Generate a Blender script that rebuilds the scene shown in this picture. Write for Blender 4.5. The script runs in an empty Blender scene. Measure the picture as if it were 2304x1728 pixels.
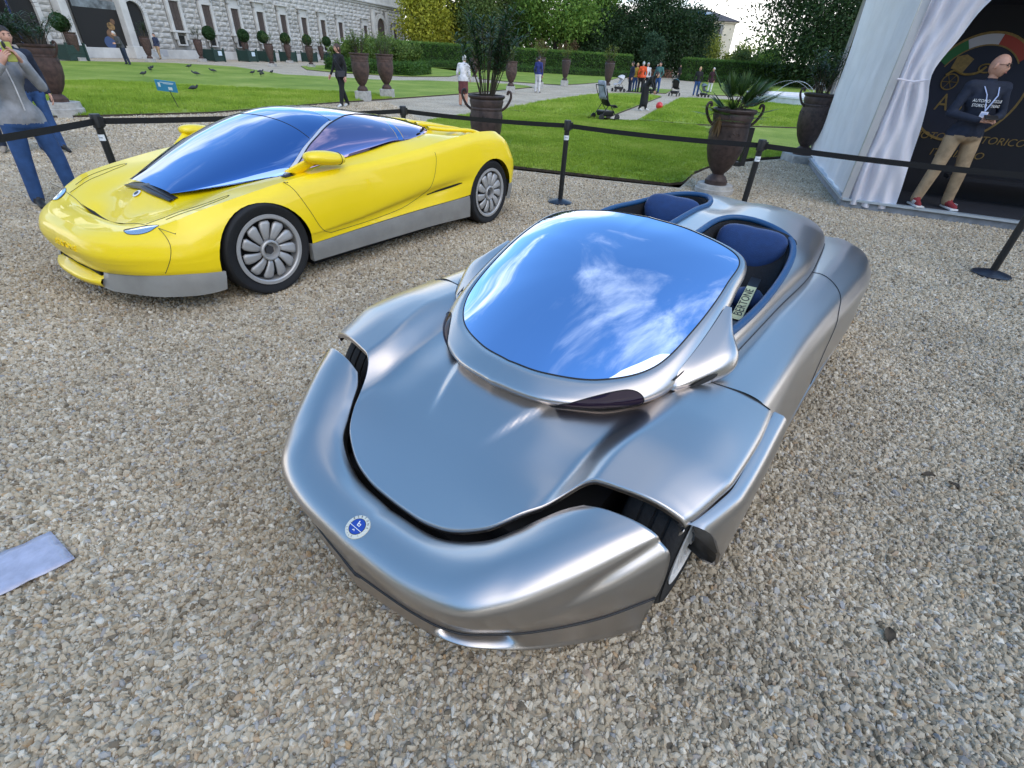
import bpy, bmesh, math, random
import numpy as np
from mathutils import Vector, Matrix, Euler
from mathutils.bvhtree import BVHTree
SC = bpy.context.scene
COL = SC.collection
R = math.radians
rnd = random.Random(7)
# ---------------------------------------------------------------- camera
cam_d = bpy.data.cameras.new('camera'); cam = bpy.data.objects.new('camera', cam_d); COL.objects.link(cam)
cam_d.sensor_width = 36.0; cam_d.lens = 17.068; cam_d.clip_start = 0.02; cam_d.clip_end = 1500
_p, _r = 0.592615, 0.0583586
_f = Vector((0, math.cos(_p), -math.sin(_p))); _x = Vector((1, 0, 0)); _u = _x.cross(_f)
_x2 = _x*math.cos(_r) + _u*math.sin(_r); _u2 = _u*math.cos(_r) - _x*math.sin(_r)
cam.matrix_world = Matrix(((_x2.x, _u2.x, -_f.x, 0), (_x2.y, _u2.y, -_f.y, 0), (_x2.z, _u2.z, -_f.z, 1.617), (0, 0, 0, 1)))
SC.camera = cam
# ---------------------------------------------------------------- world: physical sky with broken white cloud
SUN_EL, SUN_AZ = 48.0, 150.0      # azimuth measured clockwise from +Y
W = bpy.data.worlds.new('World'); SC.world = W; W.use_nodes = True
nt = W.node_tree; nt.nodes.clear()
def N(t, tree=None, **k):
    n = (tree or nt).nodes.new(t)
    for a, b in k.items(): setattr(n, a, b)
    return n
out = N('ShaderNodeOutputWorld'); bg = N('ShaderNodeBackground'); bg.inputs[1].default_value = 0.15
sky = N('ShaderNodeTexSky', sky_type='NISHITA', sun_disc=False, sun_elevation=R(SUN_EL), sun_rotation=R(SUN_AZ), altitude=1500, air_density=1.0, dust_density=0.05, ozone_density=1.5)
tc = N('ShaderNodeTexCoord'); sx = N('ShaderNodeSeparateXYZ'); nt.links.new(tc.outputs['Generated'], sx.inputs[0])
# project the direction on a cloud deck: xy / (z + 0.12)
zz = N('ShaderNodeMath', operation='MAXIMUM'); nt.links.new(sx.outputs[2], zz.inputs[0]); zz.inputs[1].default_value = 0.0
za = N('ShaderNodeMath', operation='ADD'); nt.links.new(zz.outputs[0], za.inputs[0]); za.inputs[1].default_value = 0.14
dx = N('ShaderNodeMath', operation='DIVIDE'); nt.links.new(sx.outputs[0], dx.inputs[0]); nt.links.new(za.outputs[0], dx.inputs[1])
dy = N('ShaderNodeMath', operation='DIVIDE'); nt.links.new(sx.outputs[1], dy.inputs[0]); nt.links.new(za.outputs[0], dy.inputs[1])
cv = N('ShaderNodeCombineXYZ'); nt.links.new(dx.outputs[0], cv.inputs[0]); nt.links.new(dy.outputs[0], cv.inputs[1]); cv.inputs[2].default_value = 14.6
n1 = N('ShaderNodeTexNoise'); n1.inputs['Scale'].default_value = 1.15; n1.inputs['Detail'].default_value = 9; n1.inputs['Roughness'].default_value = 0.60; n1.inputs['Distortion'].default_value = 0.55
nt.links.new(cv.outputs[0], n1.inputs['Vector'])
hz = N('ShaderNodeMapRange'); nt.links.new(zz.outputs[0], hz.inputs[0]); hz.inputs[1].default_value = 0.02; hz.inputs[2].default_value = 0.42; hz.inputs[3].default_value = 0.36; hz.inputs[4].default_value = 0.0
ad = N('ShaderNodeMath', operation='ADD'); nt.links.new(n1.outputs[0], ad.inputs[0]); nt.links.new(hz.outputs[0], ad.inputs[1])
mr = N('ShaderNodeMapRange', interpolation_type='SMOOTHSTEP'); nt.links.new(ad.outputs[0], mr.inputs[0]); mr.inputs[1].default_value = 0.53; mr.inputs[2].default_value = 0.76
n2 = N('ShaderNodeTexNoise'); n2.inputs['Scale'].default_value = 2.3; n2.inputs['Detail'].default_value = 6; nt.links.new(cv.outputs[0], n2.inputs['Vector'])
cr = N('ShaderNodeValToRGB'); nt.links.new(n2.outputs[0], cr.inputs[0])
cr.color_ramp.elements[0].position = 0.30; cr.color_ramp.elements[0].color = (8.0, 8.0, 8.0, 1)
cr.color_ramp.elements[1].position = 0.70; cr.color_ramp.elements[1].color = (15.0, 14.5, 13.8, 1)
hsv = N('ShaderNodeHueSaturation'); hsv.inputs['Saturation'].default_value = 1.12; hsv.inputs['Value'].default_value = 2.1; hsv.inputs['Hue'].default_value = 0.49; nt.links.new(sky.outputs[0], hsv.inputs['Color'])
mx = N('ShaderNodeMix', data_type='RGBA'); nt.links.new(mr.outputs[0], mx.inputs[0]); nt.links.new(hsv.outputs[0], mx.inputs[6]); nt.links.new(cr.outputs[0], mx.inputs[7])
nt.links.new(mx.outputs[2], bg.inputs[0]); nt.links.new(bg.outputs[0], out.inputs[0])
# ---------------------------------------------------------------- sun (veiled by cloud)
sd = bpy.data.lights.new('sun', 'SUN'); sd.energy = 1.5; sd.angle = R(60); sd.color = (1.0, 0.84, 0.62)
sun = bpy.data.objects.new('sun', sd); COL.objects.link(sun)
_az, _el = R(SUN_AZ), R(SUN_EL)
_sv = Vector((math.sin(_az)*math.cos(_el), math.cos(_az)*math.cos(_el), math.sin(_el)))
sun.rotation_euler = _sv.to_track_quat('Z', 'Y').to_euler(); sun.location = _sv*60
vs = SC.view_settings; vs.view_transform = 'Standard'; vs.look = 'None'; vs.gamma = 1; vs.exposure = 0.42; vs.use_curve_mapping = False
# ---------------------------------------------------------------- helpers
def tag(o, label=None, cat=None, group=None, kind=None):
    if label: o['label'] = label
    if cat: o['category'] = cat
    if group: o['group'] = group
    if kind: o['kind'] = kind
    return o
def empty(name, loc=(0, 0, 0), rz=0.0, label=None, cat=None, group=None):
    o = bpy.data.objects.new(name, None); COL.objects.link(o); o.location = loc; o.rotation_euler = (0, 0, rz); o.empty_display_size = 0.1
    return tag(o, label, cat, group)
def link(name, me, mat=None, parent=None, smooth=None):
    o = bpy.data.objects.new(name, me); COL.objects.link(o)
    if mat is not None and not me.materials:
        for m in (mat if isinstance(mat, (list, tuple)) else [mat]): me.materials.append(m)
    if parent is not None: o.parent = parent
    if smooth is not None:
        n = len(me.polygons); me.polygons.foreach_set('use_smooth', [smooth]*n)
    return o
class MB:
    """collects faces; build() links them as one mesh object"""
    def __init__(s): s.v = []; s.f = []; s.m = []; s.cur = 0
    def add(s, vs, fs):
        b = len(s.v); s.v += [tuple(map(float, q)) for q in vs]; s.f += [tuple(i+b for i in f) for f in fs]; s.m += [s.cur]*len(fs); return s
    def grid(s, G, cu=False, cv=False, flip=False):
        G = np.asarray(G, float); a, b = G.shape[:2]; fs = []
        for i in range(a if cu else a-1):
            for j in range(b if cv else b-1):
                q = (i*b+j, ((i+1) % a)*b+j, ((i+1) % a)*b+(j+1) % b, i*b+(j+1) % b); fs.append(q[::-1] if flip else q)
        return s.add(G.reshape(-1, 3), fs)
    def box(s, c, d, rz=0.0, rx=0.0, ry=0.0, taper=1.0):
        M = Euler((rx, ry, rz)).to_matrix(); P = []
        for z in (-1, 1):
            k = taper if z > 0 else 1.0
            for x, y in ((-1, -1), (1, -1), (1, 1), (-1, 1)):
                P.append(tuple(Vector(c)+M @ Vector((x*d[0]/2*k, y*d[1]/2*k, z*d[2]/2))))
        return s.add(P, [(3, 2, 1, 0), (4, 5, 6, 7), (0, 1, 5, 4), (1, 2, 6, 5), (2, 3, 7, 6), (3, 0, 4, 7)])
    def tube(s, pts, r, n=8, cap=True, closed=False, flat=None):
        pts = [Vector(q) for q in pts]; m = len(pts); rs = r if isinstance(r, (list, tuple, np.ndarray)) else [r]*m
        rows = []; up = None
        for i, q in enumerate(pts):
            t = (pts[(i+1) % m]-pts[i-1]) if closed else (pts[min(i+1, m-1)]-pts[max(i-1, 0)])
            if t.length < 1e-9: t = Vector((0, 0, 1))
            t.normalize()
            if up is None:
                up = Vector((0, 0, 1)) if abs(t.z) < 0.9 else Vector((1, 0, 0))
            a = t.cross(up)
            if a.length < 1e-6: a = t.orthogonal()
            a.normalize(); b = a.cross(t).normalized(); up = b
            fl = 1.0 if flat is None else flat
            rows.append([tuple(q+(a*math.cos(2*math.pi*k/n)+b*math.sin(2*math.pi*k/n)*fl)*rs[i]) for k in range(n)])
        s.grid(rows, cu=closed, cv=True, flip=True)
        if cap and not closed:
            b0 = len(s.v)-m*n
            s.f += [tuple(b0+k for k in range(n)), tuple(b0+(m-1)*n+k for k in reversed(range(n)))]; s.m += [s.cur]*2
        return s
    def lathe(s, prof, c=(0, 0, 0), n=20, M=None):
        rows = []
        for r, z in prof:
            row = []
            for k in range(n):
                v = Vector((r*math.cos(2*math.pi*k/n), r*math.sin(2*math.pi*k/n), z))
                if M is not None: v = M @ v
                row.append(tuple(v+Vector(c)))
            rows.append(row)
        s.grid(rows, cv=True, flip=True)
        return s
    def ell(s, c, r, n=12, m=8, M=None):
        rows = []
        for i in range(m+1):
            th = math.pi*i/m
            row = []
            for k in range(n):
                v = Vector((r[0]*math.sin(th)*math.cos(2*math.pi*k/n), r[1]*math.sin(th)*math.sin(2*math.pi*k/n), r[2]*math.cos(th)))
                if M is not None: v = M @ v
                row.append(tuple(v+Vector(c)))
            rows.append(row)
        s.grid(rows, cv=True)
        return s
    def prism(s, poly, z0, z1, M=None):
        n = len(poly); P = [(x, y, z0) for x, y in poly]+[(x, y, z1) for x, y in poly]
        if M is not None: P = [tuple(M @ Vector(q)) for q in P]
        return s.add(P, [tuple(range(n))[::-1], tuple(range(n, 2*n))]+[(i, (i+1) % n, n+(i+1) % n, n+i) for i in range(n)])
    def mesh(s, name='mesh'):
        me = bpy.data.meshes.new(name); me.from_pydata(s.v, [], s.f); me.update()
        return me
    def build(s, name, mat, parent=None, smooth=False, merge=False, auto=None, subsurf=0, bevel=0.0, solid=0.0):
        me = s.mesh(name)
        mats = mat if isinstance(mat, (list, tuple)) else [mat]
        for m in mats: me.materials.append(m)
        if len(mats) > 1: me.polygons.foreach_set('material_index', s.m)
        if merge:
            bm = bmesh.new(); bm.from_mesh(me); bmesh.ops.remove_doubles(bm, verts=bm.verts, dist=merge if isinstance(merge, float) else 1e-4)
            bmesh.ops.dissolve_degenerate(bm, edges=bm.edges, dist=1e-6)
            bm.to_mesh(me); bm.free()
        me.polygons.foreach_set('use_smooth', [bool(smooth)]*len(me.polygons))
        o = bpy.data.objects.new(name, me); COL.objects.link(o)
        if parent is not None: o.parent = parent
        if smooth and auto: me.set_sharp_from_angle(angle=R(auto))
        if solid:
            md = o.modifiers.new('solid', 'SOLIDIFY'); md.thickness = solid; md.offset = -1
        if bevel:
            md = o.modifiers.new('bevel', 'BEVEL'); md.width = bevel; md.segments = 2; md.limit_method = 'ANGLE'; md.angle_limit = R(35)
        if subsurf:
            md = o.modifiers.new('sub', 'SUBSURF'); md.levels = subsurf; md.render_levels = subsurf
        return o
def copy_tree(o, parent=None):
    c = o.copy(); COL.objects.link(c); c.parent = parent
    for ch in list(o.children):
        copy_tree(ch, c)
    return c
def crs(C, n=8, closed=False):
    """Catmull-Rom through points"""
    C = np.asarray(C, float)
    E = np.concatenate([C[-1:], C, C[:2]]) if closed else np.concatenate([2*C[:1]-C[1:2], C, 2*C[-1:]-C[-2:-1]])
    o = []; m = len(C) if closed else len(C)-1
    for i in range(m):
        a, b, c, d = E[i:i+4]
        for t in np.linspace(0, 1, n, endpoint=False):
            o.append(.5*((2*b)+(c-a)*t+(2*a-5*b+4*c-d)*t*t+(3*b-a-3*c+d)*t**3))
    if not closed: o.append(C[-1])
    return np.array(o)
def itp(x, xs, ys): return np.interp(x, xs, ys)
def spl(x, xs, ys):
    """monotone (pchip style) cubic"""
    xs = np.asarray(xs, float); ys = np.asarray(ys, float); h = np.diff(xs); d = np.diff(ys)/h
    m = np.zeros(len(xs)); m[0] = d[0]; m[-1] = d[-1]
    for i in range(1, len(xs)-1):
        if d[i-1]*d[i] > 0: m[i] = 2*d[i-1]*d[i]/(d[i-1]+d[i])
    x = np.clip(np.asarray(x, float), xs[0], xs[-1]); i = np.clip(np.searchsorted(xs, x)-1, 0, len(xs)-2)
    t = (x-xs[i])/h[i]
    return (2*t**3-3*t**2+1)*ys[i]+(t**3-2*t**2+t)*h[i]*m[i]+(-2*t**3+3*t**2)*ys[i+1]+(t**3-t**2)*h[i]*m[i+1]
def sstep(a, b, x):
    t = np.clip((np.asarray(x, float)-a)/(b-a), 0, 1); return t*t*(3-2*t)
# ---------------------------------------------------------------- materials
MATS = {}
def mat(name, col=(.5, .5, .5), rough=.5, metal=0., coat=0., var=0., vscale=8., bump=0., bscale=60., col2=None, ior=None, spec=None, trans=0., alpha=1., emit=0., sheen=0., objrand=0., vdetail=4, coords='Object', coatr=.03, sss=0.):
    m = bpy.data.materials.new(name); m.use_nodes = True; t = m.node_tree; b = t.nodes['Principled BSDF']
    b.inputs['Base Color'].default_value = (*col, 1); b.inputs['Roughness'].default_value = rough; b.inputs['Metallic'].default_value = metal
    if coat: b.inputs['Coat Weight'].default_value = coat; b.inputs['Coat Roughness'].default_value = coatr
    if ior: b.inputs['IOR'].default_value = ior
    if spec is not None: b.inputs['Specular IOR Level'].default_value = spec
    if trans: b.inputs['Transmission Weight'].default_value = trans
    if alpha < 1: b.inputs['Alpha'].default_value = alpha
    if sheen: b.inputs['Sheen Weight'].default_value = sheen; b.inputs['Sheen Roughness'].default_value = .4
    if emit: b.inputs['Emission Color'].default_value = (*col, 1); b.inputs['Emission Strength'].default_value = emit
    src = None
    if var or bump or objrand or col2:
        tcn = t.nodes.new('ShaderNodeTexCoord')
    if var or col2:
        nz = t.nodes.new('ShaderNodeTexNoise'); nz.inputs['Scale'].default_value = vscale; nz.inputs['Detail'].default_value = vdetail; nz.inputs['Roughness'].default_value = .6
        t.links.new(tcn.outputs[coords], nz.inputs['Vector'])
        rp = t.nodes.new('ShaderNodeValToRGB'); t.links.new(nz.outputs[0], rp.inputs[0])
        c2 = col2 or tuple(max(0, c*(1-var)) for c in col)
        c1 = col if col2 else tuple(min(1, c*(1+var)) for c in col)
        rp.color_ramp.elements[0].position = .36; rp.color_ramp.elements[0].color = (*c2, 1)
        rp.color_ramp.elements[1].position = .64; rp.color_ramp.elements[1].color = (*c1, 1)
        src = rp.outputs[0]
    if objrand:
        oi = t.nodes.new('ShaderNodeObjectInfo'); hs = t.nodes.new('ShaderNodeHueSaturation')
        mp = t.nodes.new('ShaderNodeMapRange'); t.links.new(oi.outputs['Random'], mp.inputs[0]); mp.inputs[3].default_value = 1-objrand; mp.inputs[4].default_value = 1+objrand
        t.links.new(mp.outputs[0], hs.inputs['Value'])
        if src: t.links.new(src, hs.inputs['Color'])
        else: hs.inputs['Color'].default_value = (*col, 1)
        src = hs.outputs[0]
    if src: t.links.new(src, b.inputs['Base Color'])
    if bump:
        nb = t.nodes.new('ShaderNodeTexNoise'); nb.inputs['Scale'].default_value = bscale; nb.inputs['Detail'].default_value = 5
        t.links.new(tcn.outputs[coords], nb.inputs['Vector'])
        bp = t.nodes.new('ShaderNodeBump'); bp.inputs['Strength'].default_value = min(1, bump); bp.inputs['Distance'].default_value = .01*max(1, bump)
        t.links.new(nb.outputs[0], bp.inputs['Height']); t.links.new(bp.outputs[0], b.inputs['Normal'])
    MATS[name] = m
    return m
def text(name, s, size, mtx, material, parent=None, ext=0.0, align='CENTER', shear=0.0, squeeze=1.0):
    cu = bpy.data.curves.new(name, 'FONT'); cu.body = s; cu.size = size; cu.align_x = align; cu.align_y = 'CENTER'; cu.extrude = ext; cu.shear = shear; cu.resolution_u = 3
    o = bpy.data.objects.new(name+'_tmp', cu); COL.objects.link(o)
    dg = bpy.context.evaluated_depsgraph_get(); me = bpy.data.meshes.new_from_object(o.evaluated_get(dg)); bpy.data.objects.remove(o); bpy.data.curves.remove(cu)
    if squeeze != 1.0:
        for v in me.vertices: v.co.x *= squeeze
    me.transform(mtx); me.materials.clear(); me.materials.append(material); me.name = name
    o = bpy.data.objects.new(name, me); COL.objects.link(o)
    if parent is not None: o.parent = parent
    return o
def frame(o, x, y):
    """matrix with origin o, x axis x, y axis ~y"""
    x = Vector(x).normalized(); z = x.cross(Vector(y)).normalized(); y = z.cross(x)
    return Matrix(((x.x, y.x, z.x, o[0]), (x.y, y.y, z.y, o[1]), (x.z, y.z, z.z, o[2]), (0, 0, 0, 1)))
RUBBER = mat('tyre_rubber', (.016, .016, .017), .75, bump=.3, bscale=90)
BLACK = mat('black_plastic', (.012, .012, .013), .45)
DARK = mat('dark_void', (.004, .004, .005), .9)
# ================================================================ ground, gravel, lawns
def np_mesh(name, V, F, mats, fmat=None, smooth=False):
    """fast mesh from numpy: V (n,3), F (m,k)"""
    V = np.asarray(V, np.float32); F = np.asarray(F, np.int32); me = bpy.data.meshes.new(name); m, k = F.shape
    me.vertices.add(len(V)); me.vertices.foreach_set('co', V.ravel()); me.loops.add(m*k); me.loops.foreach_set('vertex_index', F.ravel())
    me.polygons.add(m); me.polygons.foreach_set('loop_start', np.arange(0, m*k, k, dtype=np.int32)); me.polygons.foreach_set('loop_total', np.full(m, k, np.int32))
    if fmat is not None: me.polygons.foreach_set('material_index', np.asarray(fmat, np.int32))
    for q in mats: me.materials.append(q)
    me.polygons.foreach_set('use_smooth', np.full(m, smooth)); me.update(calc_edges=True)
    return me
def gravel_mat(name, scale, stones=False):
    m = bpy.data.materials.new(name); m.use_nodes = True; t = m.node_tree; b = t.nodes['Principled BSDF']; b.inputs['Roughness'].default_value = .9; b.inputs['Specular IOR Level'].default_value = .25
    nn = lambda ty, **k: N(ty, t, **k)
    geo = nn('ShaderNodeNewGeometry')
    rp = nn('ShaderNodeValToRGB'); el = rp.color_ramp.elements
    cols = [(0, (0.173, 0.136, 0.094)), (.15, (0.365, 0.297, 0.205)), (.32, (0.508, 0.426, 0.313)), (.50, (0.386, 0.304, 0.202)), (.62, (0.589, 0.512, 0.395)), (.78, (0.426, 0.338, 0.230)), (.88, (0.670, 0.596, 0.478)), (.95, (0.305, 0.292, 0.281)), (1.0, (0.468, 0.309, 0.164))]
    for pos, c in cols[1:-1]:
        e = el.new(pos); e.color = (*c, 1)
    el[0].color = (*cols[0][1], 1); el[-1].color = (*cols[-1][1], 1)
    if stones:
        oi = nn('ShaderNodeObjectInfo'); t.links.new(oi.outputs['Random'], rp.inputs[0])
        nz = nn('ShaderNodeTexNoise'); nz.inputs['Scale'].default_value = 1.4; nz.inputs['Detail'].default_value = 3; t.links.new(geo.outputs['Position'], nz.inputs['Vector'])
        mp = nn('ShaderNodeMapRange'); t.links.new(nz.outputs[0], mp.inputs[0]); mp.inputs[1].default_value = .3; mp.inputs[2].default_value = .7; mp.inputs[3].default_value = .82; mp.inputs[4].default_value = 1.12
        hs = nn('ShaderNodeHueSaturation'); t.links.new(rp.outputs[0], hs.inputs['Color']); t.links.new(mp.outputs[0], hs.inputs['Value']); t.links.new(hs.outputs[0], b.inputs['Base Color'])
    else:
        vo = nn('ShaderNodeTexVoronoi'); vo.inputs['Scale'].default_value = scale; t.links.new(geo.outputs['Position'], vo.inputs['Vector'])
        sp = nn('ShaderNodeSeparateColor'); t.links.new(vo.outputs['Color'], sp.inputs[0]); t.links.new(sp.outputs[0], rp.inputs[0])
        nz = nn('ShaderNodeTexNoise'); nz.inputs['Scale'].default_value = .8; nz.inputs['Detail'].default_value = 6; t.links.new(geo.outputs['Position'], nz.inputs['Vector'])
        mp = nn('ShaderNodeMapRange'); t.links.new(nz.outputs[0], mp.inputs[0]); mp.inputs[1].default_value = .3; mp.inputs[2].default_value = .7; mp.inputs[3].default_value = .80; mp.inputs[4].default_value = 1.12
        hs = nn('ShaderNodeHueSaturation'); t.links.new(rp.outputs[0], hs.inputs['Color']); t.links.new(mp.outputs[0], hs.inputs['Value']); t.links.new(hs.outputs[0], b.inputs['Base Color'])
        bp = nn('ShaderNodeBump'); bp.inputs['Strength'].default_value = .8; bp.inputs['Distance'].default_value = .35/scale; bp.invert = True
        t.links.new(vo.outputs['Distance'], bp.inputs['Height']); t.links.new(bp.outputs[0], b.inputs['Normal'])
    return m
GRAV = gravel_mat('gravel_far', 55); GRAVST = gravel_mat('gravel_stone', 1, True)
def poly_obj(name, pts, z, m, kind='structure', label=None, cat=None):
    bm = bmesh.new(); vs_ = [bm.verts.new((x, y, z)) for x, y in pts]; f = bm.faces.new(vs_); bmesh.ops.triangulate(bm, faces=[f]); bmesh.ops.recalc_face_normals(bm, faces=bm.faces)
    me = bpy.data.meshes.new(name); bm.to_mesh(me); bm.free()
    if me.polygons[0].normal.z < 0: me.flip_normals()
    o = link(name, me, m); return tag(o, label, cat, kind=kind)
poly_obj('ground', [(-260, -60), (260, -60), (260, 420), (-260, 420)], 0, GRAV)
BEDM = mat('shaded_gravel_bed', (.13, .108, .08), .95, var=.35, vscale=45, bump=1, bscale=90)  # dirt bed, darkened to paint shade into the gaps between stones
NEAR = [(-5.5, -.3), (5.5, -.3), (8.4, 6.0), (7.6, 8.9), (5.9, 12.2), (4.3, 11.1), (3.5, 10.2), (3.05, 9.5), (2.5, 8.3), (1.2, 8.6), (0, 8.95), (-.9, 9.2), (-2.2, 10.4), (-2.7, 15.0), (-5.5, 19), (-8.0, 13.9), (-10.5, 11.6), (-9, 6)]
# ---- stones
def stone_mesh(i):
    r_ = np.random.RandomState(i+3); bm = bmesh.new(); bmesh.ops.create_icosphere(bm, subdivisions=1, radius=1)
    sc = r_.uniform(.75, 1.25, 3)*np.array([1, .8, .5])
    for v in bm.verts:
        v.co = Vector(np.array(v.co)*sc*(1+r_.uniform(-.22, .22)))
    me = bpy.data.meshes.new('stone_shape'); bm.to_mesh(me); bm.free(); me.materials.append(GRAVST)
    o = bpy.data.objects.new('stone_shape', me); return o
stone_col = bpy.data.collections.new('stone_shapes')
for i in range(8): stone_col.objects.link(stone_mesh(i))
def scatter(name, base, coll, density, smin, smax, seed, kind='stuff', label=None, cat=None, align_rand=True, tilt=math.pi, patch_=False):
    ng = bpy.data.node_groups.new(name, 'GeometryNodeTree'); ng.interface.new_socket('Geometry', in_out='INPUT', socket_type='NodeSocketGeometry'); ng.interface.new_socket('Geometry', in_out='OUTPUT', socket_type='NodeSocketGeometry')
    nn = ng.nodes.new; gi, go = nn('NodeGroupInput'), nn('NodeGroupOutput'); d = nn('GeometryNodeDistributePointsOnFaces'); d.inputs['Density'].default_value = density; d.inputs['Seed'].default_value = seed
    ci = nn('GeometryNodeCollectionInfo'); ci.inputs['Collection'].default_value = coll; ci.inputs['Separate Children'].default_value = True; ci.inputs['Reset Children'].default_value = True
    io = nn('GeometryNodeInstanceOnPoints'); io.inputs['Pick Instance'].default_value = True
    rv = nn('FunctionNodeRandomValue'); rv.data_type = 'FLOAT_VECTOR'; rv.inputs[0].default_value = (-tilt, -tilt, 0); rv.inputs[1].default_value = (tilt, tilt, 2*math.pi)
    rs = nn('FunctionNodeRandomValue'); rs.data_type = 'FLOAT'; rs.inputs[2].default_value = 0; rs.inputs[3].default_value = 1; rs.inputs['Seed'].default_value = 5
    pw = nn('ShaderNodeMath'); pw.operation = 'POWER'; pw.inputs[1].default_value = 2.2
    mp = nn('ShaderNodeMapRange'); mp.inputs[3].default_value = smin; mp.inputs[4].default_value = smax
    L_ = ng.links.new
    if patch_:
        nz = nn('ShaderNodeTexNoise'); nz.inputs['Scale'].default_value = 1.7; nz.inputs['Detail'].default_value = 5; m2 = nn('ShaderNodeMapRange'); m2.inputs[1].default_value = .36; m2.inputs[2].default_value = .60; m2.inputs[3].default_value = density*.42; m2.inputs[4].default_value = density*1.12; L_(nz.outputs[0], m2.inputs[0]); L_(m2.outputs[0], d.inputs['Density'])
    L_(gi.outputs[0], d.inputs['Mesh']); L_(d.outputs['Points'], io.inputs['Points']); L_(ci.outputs[0], io.inputs['Instance']); L_(rv.outputs[0], io.inputs['Rotation'])
    L_(rs.outputs[1], pw.inputs[0]); L_(pw.outputs[0], mp.inputs[0]); L_(mp.outputs[0], io.inputs['Scale'])
    L_(io.outputs[0], go.inputs[0])
    md = base.modifiers.new('scatter', 'NODES'); md.node_group = ng
    return base
def region(name, pts, z, m, **k): return poly_obj(name, pts, z, m, **k)
bed = poly_obj('gravel_yard', NEAR, .004, GRAV)
P1 = [(-2.6, .2), (2.9, .2), (4.4, 1.6), (4.6, 3.4), (3.4, 4.6), (.5, 4.4), (-1.6, 3.4), (-2.9, 2.6)]
tag(scatter('gravel_near', poly_obj('gravel', P1, .006, BEDM), stone_col, 13000, .0042, .0185, 1, patch_=True), 'loose pale grey and tan gravel around the silver car', 'gravel', kind='stuff')
P2 = [(-5.4, .4), (-2.6, .2), (-2.9, 2.6), (-1.6, 3.4), (.5, 4.4), (3.4, 4.6), (4.6, 3.4), (4.4, 1.6), (2.9, .2), (5.2, .4), (8.2, 6.0), (7.4, 8.7), (5.8, 12.0), (4.3, 11.0), (3.5, 10.1), (3.05, 9.4), (2.5, 8.2), (1.2, 8.5), (0, 8.85), (-.9, 9.1), (-2.3, 10.4), (-5.5, 10.5), (-8.5, 9.5), (-7.5, 4)]
tag(scatter('gravel_mid', poly_obj('gravel', P2, .006, BEDM), stone_col, 4300, .008, .0210, 2, patch_=True), 'gravel yard around the yellow car and up to the barrier', 'gravel', kind='stuff')
P3_ = [(-8.5, 9.6), (-5.5, 10.6), (-2.35, 10.5), (-2.8, 15.0), (-5.2, 20.5), (-6.6, 18.6), (-7.65, 15.6), (-8.2, 14.1), (-10.1, 12.0), (-16, 7.4), (-9, 4)]
tag(scatter('gravel_back', poly_obj('gravel', P3_, .006, BEDM), stone_col, 1500, .014, .030, 3, patch_=True), 'gravel path behind the yellow car', 'gravel', kind='stuff')
# ---- lawns
def lawn_mat(name, c1, c2, c3):
    m = bpy.data.materials.new(name); m.use_nodes = True; t = m.node_tree; b = t.nodes['Principled BSDF']; b.inputs['Roughness'].default_value = .85; b.inputs['Specular IOR Level'].default_value = .2
    geo = N('ShaderNodeNewGeometry', t); nz = N('ShaderNodeTexNoise', t); nz.inputs['Scale'].default_value = .35; nz.inputs['Detail'].default_value = 8; nz.inputs['Roughness'].default_value = .7
    t.links.new(geo.outputs['Position'], nz.inputs['Vector']); rp = N('ShaderNodeValToRGB', t); t.links.new(nz.outputs[0], rp.inputs[0])
    e = rp.color_ramp.elements; e[0].position = .33; e[0].color = (*c1, 1); e[1].position = .68; e[1].color = (*c3, 1); q = e.new(.5); q.color = (*c2, 1)
    n2 = N('ShaderNodeTexNoise', t); n2.inputs['Scale'].default_value = 40; n2.inputs['Detail'].default_value = 4; t.links.new(geo.outputs['Position'], n2.inputs['Vector'])
    mp = N('ShaderNodeMapRange', t); t.links.new(n2.outputs[0], mp.inputs[0]); mp.inputs[1].default_value = .3; mp.inputs[2].default_value = .7; mp.inputs[3].default_value = .65; mp.inputs[4].default_value = 1.25
    hs = N('ShaderNodeHueSaturation', t); t.links.new(rp.outputs[0], hs.inputs['Color']); t.links.new(mp.outputs[0], hs.inputs['Value']); t.links.new(hs.outputs[0], b.inputs['Base Color'])
    bp = N('ShaderNodeBump', t); bp.inputs['Strength'].default_value = .6; bp.inputs['Distance'].default_value = .03; t.links.new(n2.outputs[0], bp.inputs['Height']); t.links.new(bp.outputs[0], b.inputs['Normal'])
    return m
LAWN = lawn_mat('lawn_turf', (.125, .205, .020), (.21, .285, .036), (.33, .37, .08))
GRASSM = lawn_mat('grass_blades', (.165, .275, .022), (.27, .39, .042), (.42, .48, .10))
SOIL = mat('lawn_edge_soil', (.055, .04, .028), .95, var=.3, vscale=20, bump=1, bscale=40)
def smooth_poly(pts, n=4): return [tuple(q) for q in crs(pts, n, closed=True)]
def lawn(pts, z=.045):
    o = poly_obj('lawn', pts, z, LAWN)
    n = len(pts); area = sum(pts[i][0]*pts[(i+1) % n][1]-pts[(i+1) % n][0]*pts[i][1] for i in range(n))
    P_ = pts if area > 0 else pts[::-1]
    m = MB(); m.add([(x, y, z) for x, y in P_]+[(x, y, -.01) for x, y in P_], [(i, n+i, n+(i+1) % n, (i+1) % n) for i in range(n)])
    m.build('lawn_edge', SOIL, o)
    return o
LA = [(-30, 6), (-16, 7.5), (-10.2, 12.1), (-8.25, 14.2), (-7.7, 15.7), (-6.6, 18.8), (-5.3, 21.8), (-3.3, 26.6), (.2, 37), (-.2, 38.6), (-1.4, 39.6), (-6.8, 37.6), (-8.7, 34.9), (-12.8, 35.2), (-15.0, 34.6), (-18.3, 38.2), (-21.5, 41.5), (-26, 41.5), (-28.5, 37), (-33, 24), (-36, 10)]
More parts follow.
